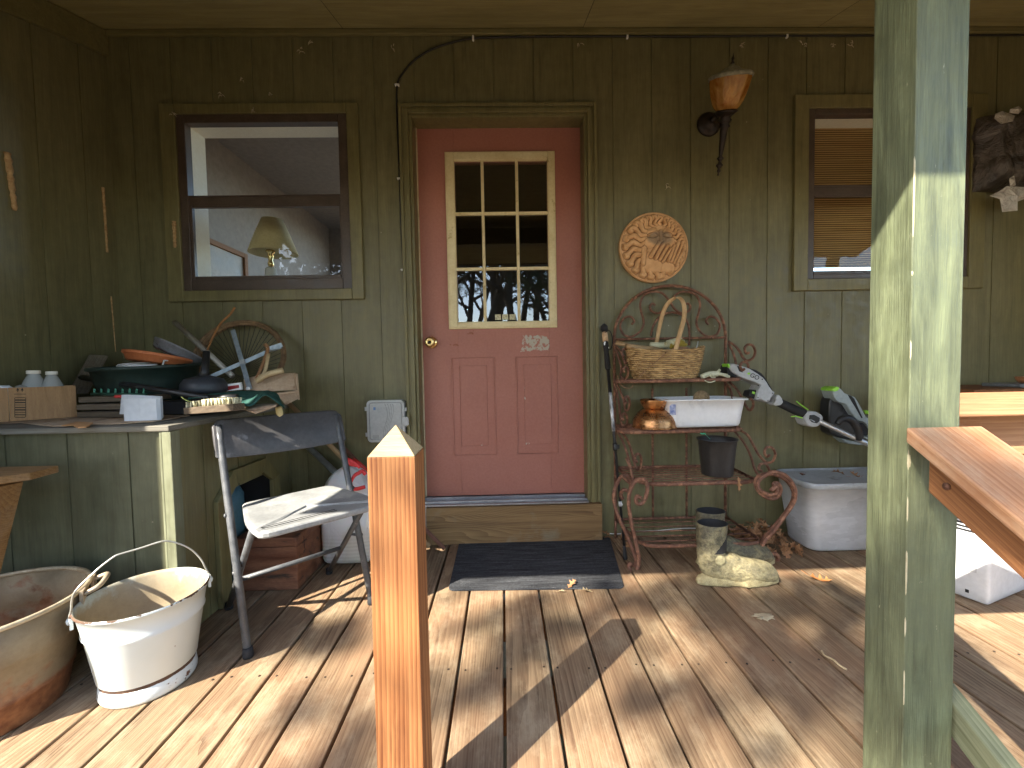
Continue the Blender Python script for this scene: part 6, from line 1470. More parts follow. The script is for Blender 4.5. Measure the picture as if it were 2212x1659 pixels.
# ================================================================ washtub and bucket
def washtub():
    zr = .30; c = Vector((-1.46, 1.165, 0)); R, rb = .225, .165
    t = thing("washtub", "rust streaked galvanised washtub standing left of the white bucket", "tub", (c.x, c.y, 0))
    q = Mt("rust_stained_galvanised"); v = q.coord(shift=False); n1 = q.noise(v, 7, 8, .68); n2 = q.noise(v, 40, 5); zz = q.n("SeparateXYZ", {0: v}).outputs[2]
    low = q.n("MapRange", {0: zz, 1: .085, 2: .097, 3: 1.0, 4: 0.0}).outputs[0]; mid = q.n("MapRange", {0: zz, 1: .10, 2: .30, 3: .20, 4: .0}).outputs[0]
    f = q.math('MAXIMUM', low, q.ramp(q.math('ADD', n1, mid), [(.60, 0.0), (.70, .85)]))
    col = q.mix(f, q.ramp(n1, [(.3, (.19, .13, .07)), (.55, (.29, .22, .13)), (.7, (.22, .13, .075))]), q.ramp(n2, [(.3, (.13, .045, .018)), (.7, (.30, .13, .055))]))
    q.bump(q.math('ADD', n1, n2), .4, .004); mt = q.fin(col, .62, .15)
    mb = MB(); H = zr
    mb.lathe([(rb, 0), (rb + .002, .004), (rb + (R-rb)*.25, H*.25), (rb + (R-rb)*.27 + .004, H*.27), (rb + (R-rb)*.29, H*.29), (rb + (R-rb)*.62, H*.62), (rb + (R-rb)*.64 + .003, H*.645), (rb + (R-rb)*.67, H*.67), (R, H)], c, 64, cap=False)
    mb.build("tub_wall", mt, t, thick=.0025)
    mb = MB(); mb.tube([c + Vector((R*math.cos(a), R*math.sin(a), H)) for a in [2*PI*i/64 for i in range(64)]], .0065, 8, closed=True); mb.build("rolled_rim", pm("worn_rim_metal", (.30, .22, .13), (.58, .50, .36), 18, .5, .3, metal=.4), t)
    mb = MB(); mb.lathe([(.0, .012), (rb, .012)], c, 48, cap=False); mb.lathe([(.0, H*.42), (rb + (R-rb)*.42 - .003, H*.42)], c, 48, cap=False); mb.build("dirt_fill", pm("rusty_soil", (.10, .06, .045), (.22, .15, .12), 24, .95, .6), t)
    mb = MB(); a = .55; hc = c + Vector((R*math.cos(a), R*math.sin(a), H - .012)); tg = Vector((-math.sin(a), math.cos(a), 0)); o_ = Vector((math.cos(a), math.sin(a), 0))
    mb.tube(bez([hc - tg*.055, hc - tg*.045 + o_*.032 + Vector((0, 0, .012)), hc + o_*.040 + Vector((0, 0, .018)), hc + tg*.045 + o_*.032 + Vector((0, 0, .012)), hc + tg*.055], 5), .007, 10)
    mb.obox(hc - tg*.055 + Vector((0,0,-.004)), tg*.014, o_*.004, (0, 0, .02)); mb.obox(hc + tg*.055 + Vector((0,0,-.004)), tg*.014, o_*.004, (0, 0, .02))
    mb.build("side_handle", pm("handle_metal", (.32, .24, .16), (.55, .45, .33), 20, .5, .3, metal=.4), t)
washtub()
def bucket():
    c = Vector((-1.090, 1.272, 0)); R, rb, H = .152, .108, .272
    t = thing("enamel_bucket", "chipped white enamel bucket with a wire bail handle in the sun", "bucket", (c.x, c.y, 0))
    q = Mt("chipped_white_enamel"); v = q.coord(shift=False); n1 = q.noise(v, 14, 7, .7); zz = q.n("SeparateXYZ", {0: v}).outputs[2]; n2 = q.noise(v, 5, 3)
    ring = q.n("MapRange", {0: q.math('ABSOLUTE', q.math('SUBTRACT', zz, q.math('ADD', .047, q.math('MULTIPLY', q.math('SUBTRACT', n2, .5), .006)))), 1: .002, 2: .0065, 3: .62, 4: 0.0}).outputs[0]
    rim = q.n("MapRange", {0: zz, 1: H - .012, 2: H, 3: 0.0, 4: .20}).outputs[0]
    f = q.ramp(q.math('ADD', q.math('ADD', n1, ring), rim), [(.66, 0.0), (.68, 1.0)])
    col = q.mix(f, q.ramp(n2, [(.3, (.64, .70, .69)), (.7, (.72, .77, .76))]), q.ramp(n1, [(.4, (.05, .028, .02)), (.7, (.17, .09, .05))]))
    q.bump(f, .5, .002); mt = q.fin(col, q.mix(f, (.22,)*3, (.85,)*3), 0, .5)
    L = lambda f_: rb + (R - rb) * f_
    mb = MB(); mb.lathe([(rb - .004, 0), (rb + .006, .002), (rb + .009, .010), (rb + .006, .040), (rb + .001, .047), (L(.22), .056), (L(.70), H*.71), (L(.72) + .004, H*.735), (L(.76), H*.76), (L(.98), H - .008), (R + .004, H - .006), (R + .006, H - .001), (R + .003, H + .002)], c, 72, cap=False)
    mb.build("bucket_wall", mt, t)
    q = Mt("stained_bucket_inside"); v = q.coord(shift=False); n1 = q.noise(v, 8, 7, .7); zz = q.n("SeparateXYZ", {0: v}).outputs[2]
    q.bump(n1, .4, .003)
    f = q.ramp(q.math('ADD', n1, q.n("MapRange", {0: zz, 1: H*.6, 2: H, 3: .40, 4: .04}).outputs[0]), [(.42, 0.0), (.62, 1.0)])
    mi = q.fin(q.mix(f, (.42, .47, .44), q.ramp(n1, [(.3, (.20, .15, .09)), (.7, (.36, .30, .20))])), .5)
    mb = MB(); mb.lathe([(.0, .05), (L(.12) - .004, .05), (L(.70) - .004, H*.71), (L(.98) - .004, H - .008), (R, H + .001), (R + .003, H + .002)], c, 72, cap=False); mb.build("bucket_inside", mi, t)
    mb = MB(); mb.grid(24, 24, lambda u, v: Vector((c.x + (u-.5)*2*.11*math.sqrt(1-(2*v-1)**2/2), c.y + (v-.5)*2*.11*math.sqrt(1-(2*u-1)**2/2), .085 + .022*noise.noise(Vector((u*5, v*5, 7))) + .01*noise.noise(Vector((u*17, v*17, 7))))))
    mb.build("dirt_fill", pm("crumbly_grey_dirt", (.12, .10, .08), (.40, .37, .32), 40, .95, .8), t, fix=False)
    ea, eb = A((163, 1328), 1.165), A((450, 1236), 1.372); ea.z = eb.z = H - .012
    d = (eb - ea); d.z = 0; d.normalize(); ea = c - d*(R + .004) + Vector((0, 0, H - .02)); eb = c + d*(R + .004) + Vector((0, 0, H - .02))
    for e, s_ in ((ea, -1), (eb, 1)):
        mb = MB(); mb.obox(e, d*.004, Vector((-d.y, d.x, 0))*.016, (0, 0, .020)); mb.lathe([(.0, 0), (.009, 0), (.010, .004), (.0, .008)], e + d*s_*.004, 14, (d*s_).to_track_quat('Z', 'Y').to_matrix()); mb.build("handle_ear", mt, t, bevel=.003)
    hp = [Z2(*p) for p in ((385, 915), (352, 880), (356, 830), (375, 780), (440, 715), (500, 660), (560, 615), (590, 600), (700, 568), (800, 536), (850, 537), (920, 560), (965, 590), (1000, 630), (1020, 670), (1033, 700))]
    x0, x1 = Z2(385, 915)[0], Z2(1033, 700)[0]; y0, y1 = ea.y, eb.y
    pts = [A(p, y0 + (y1 - y0) * max(-.02, min(1, (p[0] - x0)/(x1 - x0)))) for p in hp]; pts[0] = ea + d*-.008; pts[-1] = eb + d*.008
    mb = MB(); mb.tube(bez(pts, 3), .0026, 8); mb.build("bail_handle", pm("bare_wire_bail", (.42, .42, .38), (.62, .62, .56), 20, .35, .05, metal=.6), t)
bucket()

# ================================================================ folding chair
def chair():
    a = G((536, 1419)); b = G((803, 1304)); u = (b - a).normalized(); v = Vector((u.y, -u.x, 0)); W = (b - a).length; F = (a + b)/2
    t = thing("folding_chair", "grey metal folding chair with a plastic seat and slightly curved backrest facing the steps", "folding chair", F - v*.18)
    gp = pm("dark_grey_plastic", (.052, .049, .050), (.080, .076, .078), 9, .5, .1, c3=(.17, .17, .18), t3=.64, s3=9)
    tubm = pm("grey_enamel_tube", (.06, .063, .068), (.11, .113, .118), 30, .4, .06, c3=(.30, .29, .26), t3=.70, s3=30)
    seatm = pm("pale_seat_plastic", (.20, .205, .205), (.30, .305, .30), 12, .45, .15, c3=(.38, .38, .36), t3=.60, s3=6)  # paler grey than the backrest plastic
    tl = A((471, 922), a.y + .0); 
    Zb = .735; lean = -.29
    top = F + v*lean + Vector((0, 0, Zb))
    mb_ = {}
    for s_ in (-1, 1):
        foot = F + u*s_*W/2 + Vector((0, 0, .010)); tp = top + u*s_*(W/2 + .002)
        pts = [foot, foot.lerp(tp, .5), foot.lerp(tp, .92), tp - Vector((0,0,.002))]
        mb = MB(); mb.tube(pts, .0125, 14); mb.build("front_leg", tubm, t)
        mb = MB(); mb.lathe([(.0, 0), (.0155, 0), (.017, .008), (.015, .030), (.0, .032)], foot - Vector((0, 0, .0095)), 16); mb.build("foot_cap", W_['blackm'], t)
        st = F + v*.035 + u*s_*(W/2 - .022) + Vector((0, 0, .425)); rf = F - v*.375 + u*s_*(W/2 - .020) + Vector((0, 0, .012))
        mb = MB(); mb.tube([st, st.lerp(rf, .5), rf], .011, 12); mb.build("rear_leg", tubm, t)
        mb = MB(); mb.lathe([(.0, 0), (.0135, 0), (.015, .008), (.013, .026), (.0, .028)], rf - Vector((0, 0, .011)), 16); mb.build("foot_cap", W_['blackm'], t)
        k = foot.lerp(tp, .33); k2 = st.lerp(rf, .42)
        mb = MB(); mb.tube([k + u*s_*.014, k - u*s_*.0, k2], .006, 8); mb.lathe([(.0, 0), (.008, 0), (.006, .005), (.0, .006)], foot.lerp(tp, .58) + u*s_*.012, 10, (u*s_).to_track_quat('Z', 'Y').to_matrix()); mb.build("brace", tubm, t)
    c0 = (F + v*.035 + Vector((0, 0, .425))).lerp(F - v*.375 + Vector((0, 0, .012)), .62)
    mb = MB(); mb.tube([c0 - u*(W/2 - .02), c0 + u*(W/2 - .02)], .009, 10); mb.build("crossbar", tubm, t)
    # backrest: curved panel
    z1b, z0b = Zb + .012, Zb - .105; mb = MB(); n = 16; sl_ = Vector((0, 0, 1)) + v*(lean/Zb); ring = []
    up = (top - F); up.normalize()
    def bp(f, h, d): 
        s_ = (f - .5)*2; rd = .028 if h > .5 else .006
        bow = -.030 * (1 - s_*s_)
        edge = min(1, (1 - abs(s_)) * (W/2 + .02) / .03); drop = (1 - math.sqrt(max(0, 1 - (1-edge)**2))) * (.022 if h > .5 else .004)
        base = Zb - .115 - .012*(1 - s_*s_); hh = base + (Zb + .018 - base) * h + (-drop if h > .5 else drop)
        return F + u*s_*(W/2 + .022) + up * (hh / up.z) + v*(bow + d)
    nu = 24
    vs = []; fs = []
    for i in range(nu + 1):
        f = i/nu; vs += [bp(f, 0, .010), bp(f, .5, .013), bp(f, 1, .010), bp(f, 1, -.010), bp(f, .5, -.013), bp(f, 0, -.010)]
    for i in range(nu):
        for j in range(6): fs.append((i*6+j, i*6+(j+1)%6, (i+1)*6+(j+1)%6, (i+1)*6+j))
    fs += [tuple(range(6)), tuple(nu*6 + j for j in range(5, -1, -1))]
    mb.add(vs, fs, 0, True); mb.build("backrest", gp, t, bevel=.004, seg=2)
    # seat: rounded slab, dished, with grooves along its length
    seat = MB(); outl = []
    fr, bk = .132, -.245; ws = W/2 - .012
    corner = [(bk, -ws*.80, .03), (bk, ws*.80, .03), (-.02, ws*1.0, .05), (fr, ws*1.02, .055), (fr, -ws*1.02, .055), (-.02, -ws*1.0, .05)]
    P2 = [(c_[0], c_[1]) for c_ in corner]; out = []
    for i, (x, y, rd) in enumerate(corner):
        p0 = Vector(P2[i-1]); p1 = Vector((x, y)); p2 = Vector(P2[(i+1) % 6]); d0 = (p0 - p1).normalized(); d1 = (p2 - p1).normalized()
        for k in range(6):
            g = k/5; out.append(p1 + d0*rd*(1-g)**2 + d1*rd*g**2)
    zs = .442; cen = Vector(((fr+bk)/2, 0))
    def lay(sc, z, dish):
        return [F + v*(cen.x + (p.x-cen.x)*sc) + u*(p.y*sc) + Vector((0, 0, z - dish*(1 - sc) - (.006 if p.x > fr - .02 else 0))) for p in out]
    seat.loft([lay(.985, zs - .020, 0), lay(1, zs - .015, 0), lay(1, zs - .004, 0), lay(.985, zs, 0), lay(.93, zs + .001, .0), lay(.6, zs - .003, 0), lay(.25, zs - .005, 0), lay(.02, zs - .006, 0)])
    seat.sm = [False]*len(seat.sm); se = seat.build("seat", seatm, t, bevel=.0025, seg=2)
    for m_ in (.085, .100): 
        mb = MB(); mb.tube([F + v*m_ - u*ws*.9 + Vector((0, 0, zs - .0005)), F + v*m_ + u*ws*.25 + Vector((0, 0, zs - .0012))], .0022, 6, flat=v); mb.build("groove", W_['blackm'], se)
chair()

# crate under the chair
def crate():
    e = G((644, 1275)); yf = e.y; x1 = e.x; x0 = x1 - .255; y1 = yf + .27; H = A((644, 1160), yf).z
    t = thing("wooden_crate", "old reddish brown wooden box with a lid under the folding chair", "crate", ((x0+x1)/2, (yf+y1)/2, 0))
    w = pm("reddish_old_box_wood", (.115, .040, .020), (.24, .105, .055), 18, .7, .5, stretch=(.4, 1, 2), c3=(.05, .03, .02), t3=.6, s3=12)
    mb = MB(); mb.box(x0, x1, yf, y1, .002, H - .042); mb.build("box_body", w, t, bevel=.004)
    mb = MB(); mb.box(x0 - .003, x1 + .003, yf - .003, y1 + .003, H - .040, H); mb.build("lid", w, t, bevel=.005)
    mb = MB(); mb.box(x1 + .0032, x1 + .0042, yf + .06, yf + .063, H - .075, H - .02); mb.box(x1 + .0032, x1 + .0042, yf + .04, yf + .085, H - .045, H - .042); mb.build("stencil_mark", W_['blackm'], t)
crate()
# plastic bag with red ties
def bag():
    yb = 2.06; xl, xr = A((690, 1130), yb).x, A((826, 1130), yb).x; H = A((745, 1008), yb).z; cx = (xl+xr)/2
    t = thing("plastic_bag", "stuffed white plastic bag with red drawstrings standing behind the orange post", "bag", (cx, yb, 0))
    k = 48; rings = []
    prof = [(.80, 0.002), (.97, .02), (1.0, .06), (1.0, .14), (.98, H*.5), (.96, H*.68), (.90, H*.80), (.72, H*.90), (.45, H*.97), (.2, H)]
    for i, (s_, z) in enumerate(prof):
        rg = []
        for j in range(k):
            a = 2*PI*j/k; sq = 1 / max(abs(math.cos(a)), abs(math.sin(a))) ** .55
            nz = 1 + .05*noise.noise(Vector((math.cos(a)*3, math.sin(a)*3, z*9))) + .028*noise.noise(Vector((math.cos(a)*11, math.sin(a)*11, z*30)))
            rg.append(Vector((cx + (xr-xl)/2*s_*math.cos(a)*sq*.86*nz, yb + .095*s_*math.sin(a)*sq*.9*nz, z + .012*noise.noise(Vector((a*2, z*10, 4)))*(i > 1))))
        rings.append(rg)
    q = Mt("thin_white_poly_bag"); v = q.coord((1, 1, .5), shift=False); n1 = q.noise(v, 26, 6, .65, .8)
    zz = q.n("SeparateXYZ", {0: v}).outputs[2]; st = q.n("TexWave", {"Vector": q.coord((1,1,1), shift=False), "Scale": 18.0, "Distortion": .4}, bands_direction='Z').outputs["Fac"]
    low = q.n("MapRange", {0: zz, 1: .05, 2: .085, 3: .25, 4: 0.0}).outputs[0]
    col = q.mix(q.ramp(q.noise(v, 6, 3), [(.48, 0.0), (.6, .55)]), (.68, .68, .70), (.52, .50, .40)); col = q.mix(q.math('MULTIPLY', low, st), col, (.30, .28, .25))
    q.bump(n1, .8, .008); mt = q.fin(col, .42, 0, .5)
    q.set(q.bsdf.inputs["Subsurface Weight"], .15)
    mb = MB(); mb.loft(rings); mb.build("bag_body", mt, t, sub=1)
    rd = pm("red_drawstring", (.55, .015, .02), (.66, .03, .03), 9, .4)
    Y = yb - .105
    mb = MB()
    for pts in (((1215, 490), (1270, 515), (1330, 560)), ((1330, 600), (1285, 625), (1255, 680), (1262, 730), (1300, 738), (1370, 720)), ((1310, 610), (1345, 590), (1375, 620)), ((1180, 480), (1235, 525), (1300, 545))):
        mb.tube(bez([A(Z3(*p), Y) for p in pts], 5), .0085, 8, flat=(0, .2, 1))
    mb.build("drawstring", rd, t)
bag()
# long handles leaning in the corner between the cabinet and the wall
mbw = pm("pine_tool_handle", (.30, .18, .09), (.48, .32, .17), 12, .6, .2, stretch=(.5, .5, .3))
for pts, r_, m_, nm, lb in ((((625, 872), (790, 1040)), .0125, mbw, "tool_handle", "round wooden handle leaning behind the folding chair, upper end by the cabinet corner"),
                        (((655, 955), (715, 1015)), .0155, W_['galv'], "metal_pole", "thick grey metal pole leaning low behind the folding chair back"),
                        (((700, 925), (800, 1025)), .010, pm("dark_red_handle", (.14, .06, .04), (.22, .10, .07), 12, .6), "tool_handle", "dark brown handle nearest the junction box behind the chair")):
    a, b = A(pts[0], 2.215), A(pts[1], 2.17); d = (b - a); b = a + d * ((a.z - .02)/(-d.z)) if d.z < 0 else b
    b.y = min(b.y, 2.2); b.y = max(b.y, 2.09)
    mb = MB(); mb.tube([a, b], r_, 12); tag(mb.build(nm, m_), lb, "handle")
mb = MB(); c = A((775, 1002), 2.13); mb.tube([c + Vector((-.03, 0, .02)), c + Vector((.0, 0, 0)), c + Vector((.04, 0, -.04))], .013, 10); tag(mb.build("red_grip", pm("red_tool_plastic", (.50, .02, .02), (.62, .04, .03), 9, .4)), "red plastic tool grip above the white bag by the post", "grip")
# paint scraper end by the cubby
mb = MB(); a, b = A(Z3(235, 1615), 1.75), A(Z3(375, 1535), 1.85); a.z = max(a.z, .012); mb.tube([a, b], .011, 10); tag(mb.build("white_tube", W_['white']), "short white tube lying on the deck behind the chair's left leg", "tube")

# ================================================================ right edge: dehumidifier, cupboard, taped plastic
def dehum():
    n = G(Z5(460, 1130)); l = G(Z5(368, 1105)); r_ = G(Z5(576, 1080)); e1 = (l - n).normalized(); e2 = (r_ - n).normalized(); H = .46
    e1 = Vector((-e2.y, e2.x, 0))
    t = thing("dehumidifier", "white boxy dehumidifier with side vents standing behind the stair handrail", "appliance", n)
    A1, A2 = .30, .36; base = n + Vector((0, 0, .012))
    out = []
    for (p, d0, d1) in ((n, e1, e2), (n + e2*A2, -e2, e1), (n + e1*A1 + e2*A2, -e1, -e2), (n + e1*A1, e2, -e1)):
        a_, b_ = d0, d1
        for k in range(6):
            g = k/5; out.append(p + a_*.014*(1-g)**2 + b_*.014*g**2)
    c = n + e1*A1/2 + e2*A2/2
    mb = MB(); lay = lambda s_, z: [Vector((c.x + (p.x-c.x)*s_, c.y + (p.y-c.y)*s_, z)) for p in out]
    mb.loft([lay(.95, .004), lay(.985, .02), lay(1, .04), lay(1, H - .02), lay(.97, H)]); mb.build("casing", pm("dull_white_casing", (.58, .59, .61), (.66, .67, .69), 6, .4, .03), t, bevel=.002)
    nn = Vector((e1.y, -e1.x, 0)); nn = nn if nn.dot(c - n) < 0 else -nn
    mb = MB()
    for k in range(13):
        z = .27 + .0135*k; p = n + e1*(.125) + nn*.0006; mb.obox(p + Vector((0, 0, z)), e1*.085, nn*.0012, (0, 0, .0036))
    mb.build("vent_slot", W_['blackm'], t)
    mb = MB(); mb.obox(n + e1*.045 + nn*.0006 + Vector((0, 0, .165)), e1*.010, nn*.0015, (0, 0, .05)); mb.build("grip_recess", pm("grey_recess", (.45, .45, .46), (.5, .5, .5), 9, .5), t, bevel=.004)
    mb = MB(); mb.obox(n + e1*.06 + nn*.0006 + Vector((0, 0, .035)), e1*.005, nn*.001, (0, 0, .006)); mb.build("warning_mark", W_['blackm'], t)
dehum()
def cupboard():
    l = A((2098, 860), 1.90); zt = A((2150, 840), 1.90).z
    t = thing("brown_cupboard", "low dark brown wooden cupboard behind the level railing at the right edge", "cupboard", (l.x + .4, 2.05, 0))
    wd = W_['raildark']
    mb = MB(); mb.box(l.x + .008, l.x + .85, 1.905, 2.22, .02, zt - .022); mb.build("carcass", wd, t, bevel=.003)
    mb = MB(); mb.box(l.x - .004, l.x + .87, 1.885, 2.23, zt - .0215, zt); mb.build("top", wd, t, bevel=.005)
    mb = MB(); mb.box(l.x + .04, l.x + .41, 1.893, 1.9045, .06, zt - .045); mb.box(l.x + .44, l.x + .80, 1.893, 1.9045, .06, zt - .045); mb.build("cupboard_door", wd, t, bevel=.003)
    mb = MB()
    for k in range(1):
        mb.lathe([(.0, 0), (.006, 0), (.006, .004), (.0, .006)], (l.x + .022, 1.905, zt - .05 - .13*k), 10, Matrix.Rotation(PI/2, 3, 'X'))
    mb.build("hinge", W_['galv'], t)
    y = 1.98; c = A((2172, 830), y); mb = MB(); mb.prism([(c.x, y - .06, zt + .001), (c.x + .3, y - .06, zt + .001), (c.x + .32, y + .12, zt + .001), (c.x + .02, y + .12, zt + .001)], (0, 0, .016))
    tag(mb.build("grey_tray", pm("slate_tray", (.12, .13, .14), (.20, .21, .22), 20, .5), bevel=.004), "flat slate grey tray on the brown cupboard at the right edge", "tray")
    mb = MB(); mb.lathe([(.0, 0), (.05, 0), (.06, .012), (.065, .03), (.06, .03), (.0, .02)], (c.x + .17, y + .02, zt + .0175), 28); tag(mb.build("clay_dish", pm("clay", (.32, .12, .05), (.42, .18, .08), 20, .6)), "small clay dish on the slate grey tray", "dish")
cupboard()
def taped():
    Y = 2.14; x0 = A((2143, 300), Y).x; x1 = x0 + .45; zt, zb = A((2180, 232), Y).z, A((2180, 400), Y).z
    t = thing("wrapped_air_conditioner", "window unit wrapped in crumpled black plastic and silver tape at the right edge", "air conditioner", ((x0+x1)/2, YW, zb))
    q = Mt("crumpled_black_poly"); v = q.coord(shift=False); n1 = q.noise(v, 9, 6, .6, 1.2); q.bump(n1, 1.0, .03)
    mp = q.fin(q.ramp(n1, [(.35, (.02, .015, .014)), (.7, (.13, .11, .10))]), .28, 0, .6)
    mb = MB()
    def f(u, v_):
        e = 1 - (2*abs(v_-.5))**6; eu = min(1, u*7)
        y = Y + (1 - e*eu) * .09 + .028*noise.noise(Vector((u*7, v_*2.2, 1))) + .008*noise.noise(Vector((u*23, v_*9, 1)))
        return Vector((x0 + (x1-x0)*u + .014*noise.noise(Vector((v_*6, 3, 1))) * (1-u), min(y, YW - .004), zb + (zt - zb)*v_ + .045*u*(v_ > .5)))
    mb.grid(48, 40, f)
    mb.build("plastic_wrap", mp, t, fix=False, thick=.001)
    q = Mt("silver_tape"); v = q.coord(shift=False); n1 = q.noise(v, 30, 5, .6, 1.0); q.bump(n1, 1.0, .012); tp = q.fin(q.ramp(n1, [(.3, (.32, .29, .26)), (.7, (.62, .58, .54))]), .35, .25)
    def sh(pts, s_):
        mb = MB(); P_ = [A(p, Y - .018 + .03*noise.noise(Vector((i*2.1, s_, 0)))) for i, p in enumerate(pts)]; c_ = sum(P_, Vector())/len(P_); c_.y -= .012
        n = len(P_); mb.add([c_] + P_, [(0, 1+i, 1+(i+1) % n) for i in range(n)], 0, False); mb.build("tape", tp, t, thick=.001)
    sh(((2138, 423), (2160, 412), (2175, 402), (2212, 404), (2250, 400), (2250, 428), (2212, 430), (2185, 440), (2198, 455), (2165, 458), (2160, 430)), 1)
    sh(((2150, 246), (2165, 240), (2192, 250), (2188, 262), (2162, 268), (2148, 256)), 2); sh(((2182, 236), (2200, 229), (2208, 236), (2200, 246), (2180, 244)), 3)
    sh(((2180, 385), (2190, 378), (2194, 400), (2182, 404)), 4)
taped()

# ================================================================ mud dauber nests and cobweb scraps on the house
def nest(label, p0, p1, place, w=.012, seed=0, m_=None):
    mb = MB(); a, b = place(p0), place(p1); n = 16; pts = [a.lerp(b, i/n) + Vector((.002*noise.noise(Vector((i, seed, 0))), .002*noise.noise(Vector((i, seed, 5))), 0)) for i in range(n + 1)]
    mb.tube(pts, [w*(.55 + .45*abs(math.sin(i*1.9 + seed))) * (1 - .3*(i/n)) for i in range(n + 1)], 8)
    tag(mb.build("mud_nest", m_ or mudn), label, "wasp nest", "mud dauber nests")
mudn = pm("mud_dauber_clay", (.28, .16, .07), (.52, .35, .18), 60, .95, .8)
SW = lambda p: S(p, XL + .003)
nest("long mud wasp nest high on the side wall at the far left", (15, 330), (32, 455), SW, .014, 1)
nest("slim mud wasp nest on the side wall, second from the left", (307, 402) if 0 else (309*.72, 405), (322*.72, 545), SW, .008, 2)
nest("faint thin mud streak low on the side wall near the corner", (240, 640), (250, 760), SW, .004, 3)
nest("crusty mud nest on the left trim board of the left window", (376, 478), (378, 535), lambda p: A(p, YW - .024), .011, 4)
r = random.Random(31); web = pm("dusty_cobweb", (.34, .29, .20), (.58, .52, .40), 60, .95)
spots = [((672, 88), "ceiling"), ((848, 102), 0), ((1250, 98), 0), ((1838, 95), 0), ((548, 235), 1), ((522, 170), 0), ((480, 205), 0), ((585, 205), 0), ((1440, 400), 0), ((1735, 96), 0), ((1600, 98), 0), ((1800, 98), 0), ((375, 248), 1), ((650, 108), 0)]
WEB = ["dusty cobweb scrap hanging from the cove board above the left window", "dark web tuft at the ceiling edge just left of the cable's bend", "web tuft at the ceiling edge above the door's right side", "web tuft at the ceiling edge right of the lantern",
       "stringy cobweb hanging from the top trim of the left window", "small web scrap high on the wall above the left window", "web scrap on the wall above the left window's left half", "web scrap on the wall just above the left window's right half", "thin pale web strand on the wall above the terracotta plaque",
       "web tuft under the cove board above the right window's left corner", "web tuft under the cove board above the lantern", "web scrap under the cove board nearest the green post", "cobweb caught on the left window's top left trim corner", "web scrap under the cove board midway between left window and cable"]
for i, (p, w) in enumerate(spots):
    c = A(p, YW - (.026 if w == 1 or p[1] < 110 else .003)); mb = MB()
    for k in range(5):
        a = c + Vector((r.uniform(-.010, .010), 0, r.uniform(-.010, .010))); b = a + Vector((r.uniform(-.02, .02), r.uniform(-.006, 0), r.uniform(-.02, .012)))
        mb.tube([a, a.lerp(b, .5) + Vector((0, -.003, .003)), b], [.0022, .0016, .0006], 5)
    o = mb.build("cobweb", web); tag(o, WEB[i], "cobweb", "cobweb scraps on the wall")
# ================================================================ trees in the yard (seen in the glass, and shading the deck)
def tree(loc, H, seed, bare=False, clumps=None, spread=1.0, label="", trunk_r=.14, evergreen=False):
    r = random.Random(seed); t = thing("pine_tree" if evergreen else "oak_tree", label, "tree", loc, "trees in the yard")
    loc = Vector(loc); mb = MB(); tips = []
    def limb(p, d, L, rad, depth):
        pts = [p]; q = p.copy(); dd = d.copy(); n = 5
        for i in range(n):
            dd = (dd + Vector((r.uniform(-.16, .16), r.uniform(-.16, .16), r.uniform(-.08, .14)))).normalized(); q = q + dd * L/n; pts.append(q.copy())
        mb.tube(pts, [max(.006, rad * (1 - .62*i/n)) for i in range(n + 1)], 7 if depth == 0 else 5)
        if depth < 3:
            for k in range((7 if depth == 0 else 4) if not evergreen or depth else 14):
                f = r.uniform(.35 if depth == 0 else .25, 1); i = min(n-1, int(f*n)); s_ = pts[i].lerp(pts[i+1], f*n - i)
                a = r.uniform(0, 2*PI); out = Vector((math.cos(a), math.sin(a), r.uniform(.1, .8) if not evergreen else r.uniform(-.1, .25))).normalized()
                limb(s_, (dd*.35 + out).normalized(), L * r.uniform(.32, .5) * spread * (1.15 - .6*f if evergreen and depth == 0 else 1), rad * .42, depth + (1 if not (evergreen and depth == 0) else 2))
        else: tips.append(q)
        if depth >= 2: tips.append(pts[3])
    limb(loc.copy(), Vector((r.uniform(-.05, .05), r.uniform(-.05, .05), 1)), H, trunk_r, 0)
    if clumps:
        for c, _ in clumps:       # a limb reaching each hand-placed clump
            zt = min(H*.9, max(2.5, c.z - loc.z - 1.2)); s_ = loc + Vector((0, 0, zt)); mb.tube(bez([s_, s_.lerp(c, .5) + Vector((0, 0, .3)), c], 4), [.022 - .0022*i for i in range(9)], 5)
    mb.build("trunk", bark, t)
    cr = MB(); pts = [(p, .38 if evergreen else .30, (30 if evergreen else 10) if not bare else 0) for p in tips]
    if clumps: pts += [(c, R_ * 1.75, 38) for c, R_ in clumps]
    for p, R_, n in pts:
        for k in range(n):
            d = Vector((r.gauss(0, 1), r.gauss(0, 1), r.gauss(0, .6))); c = p + d * R_ * .5; s_ = r.uniform(.035, .075)
            u = Vector((r.uniform(-1, 1), r.uniform(-1, 1), r.uniform(-1, 1))).normalized(); w = u.orthogonal().normalized()
            if evergreen: cr.add([c - u*s_*1.9, c + w*s_*.35, c + u*s_*1.9, c - w*s_*.35], [(0, 1, 2, 3)])
            else: cr.add([c - u*s_, c + w*s_*.6, c + u*s_, c - w*s_*.6], [(0, 1, 2, 3)])
    if cr.v: cr.build("crown", needles if evergreen else dryleaves, t, fix=False)
bark = pm("tree_bark", (.05, .04, .03), (.13, .10, .075), 12, .95, .8, stretch=(1, 1, .2))
needles = pm("pine_needles", (.02, .045, .012), (.05, .09, .025), 12, .7, 0); dryleaves = pm("oak_foliage", (.06, .07, .02), (.14, .12, .04), 10, .8, 0)
def toward_sun(px, py, dist): g = G((px, py)); return g - SUN * dist
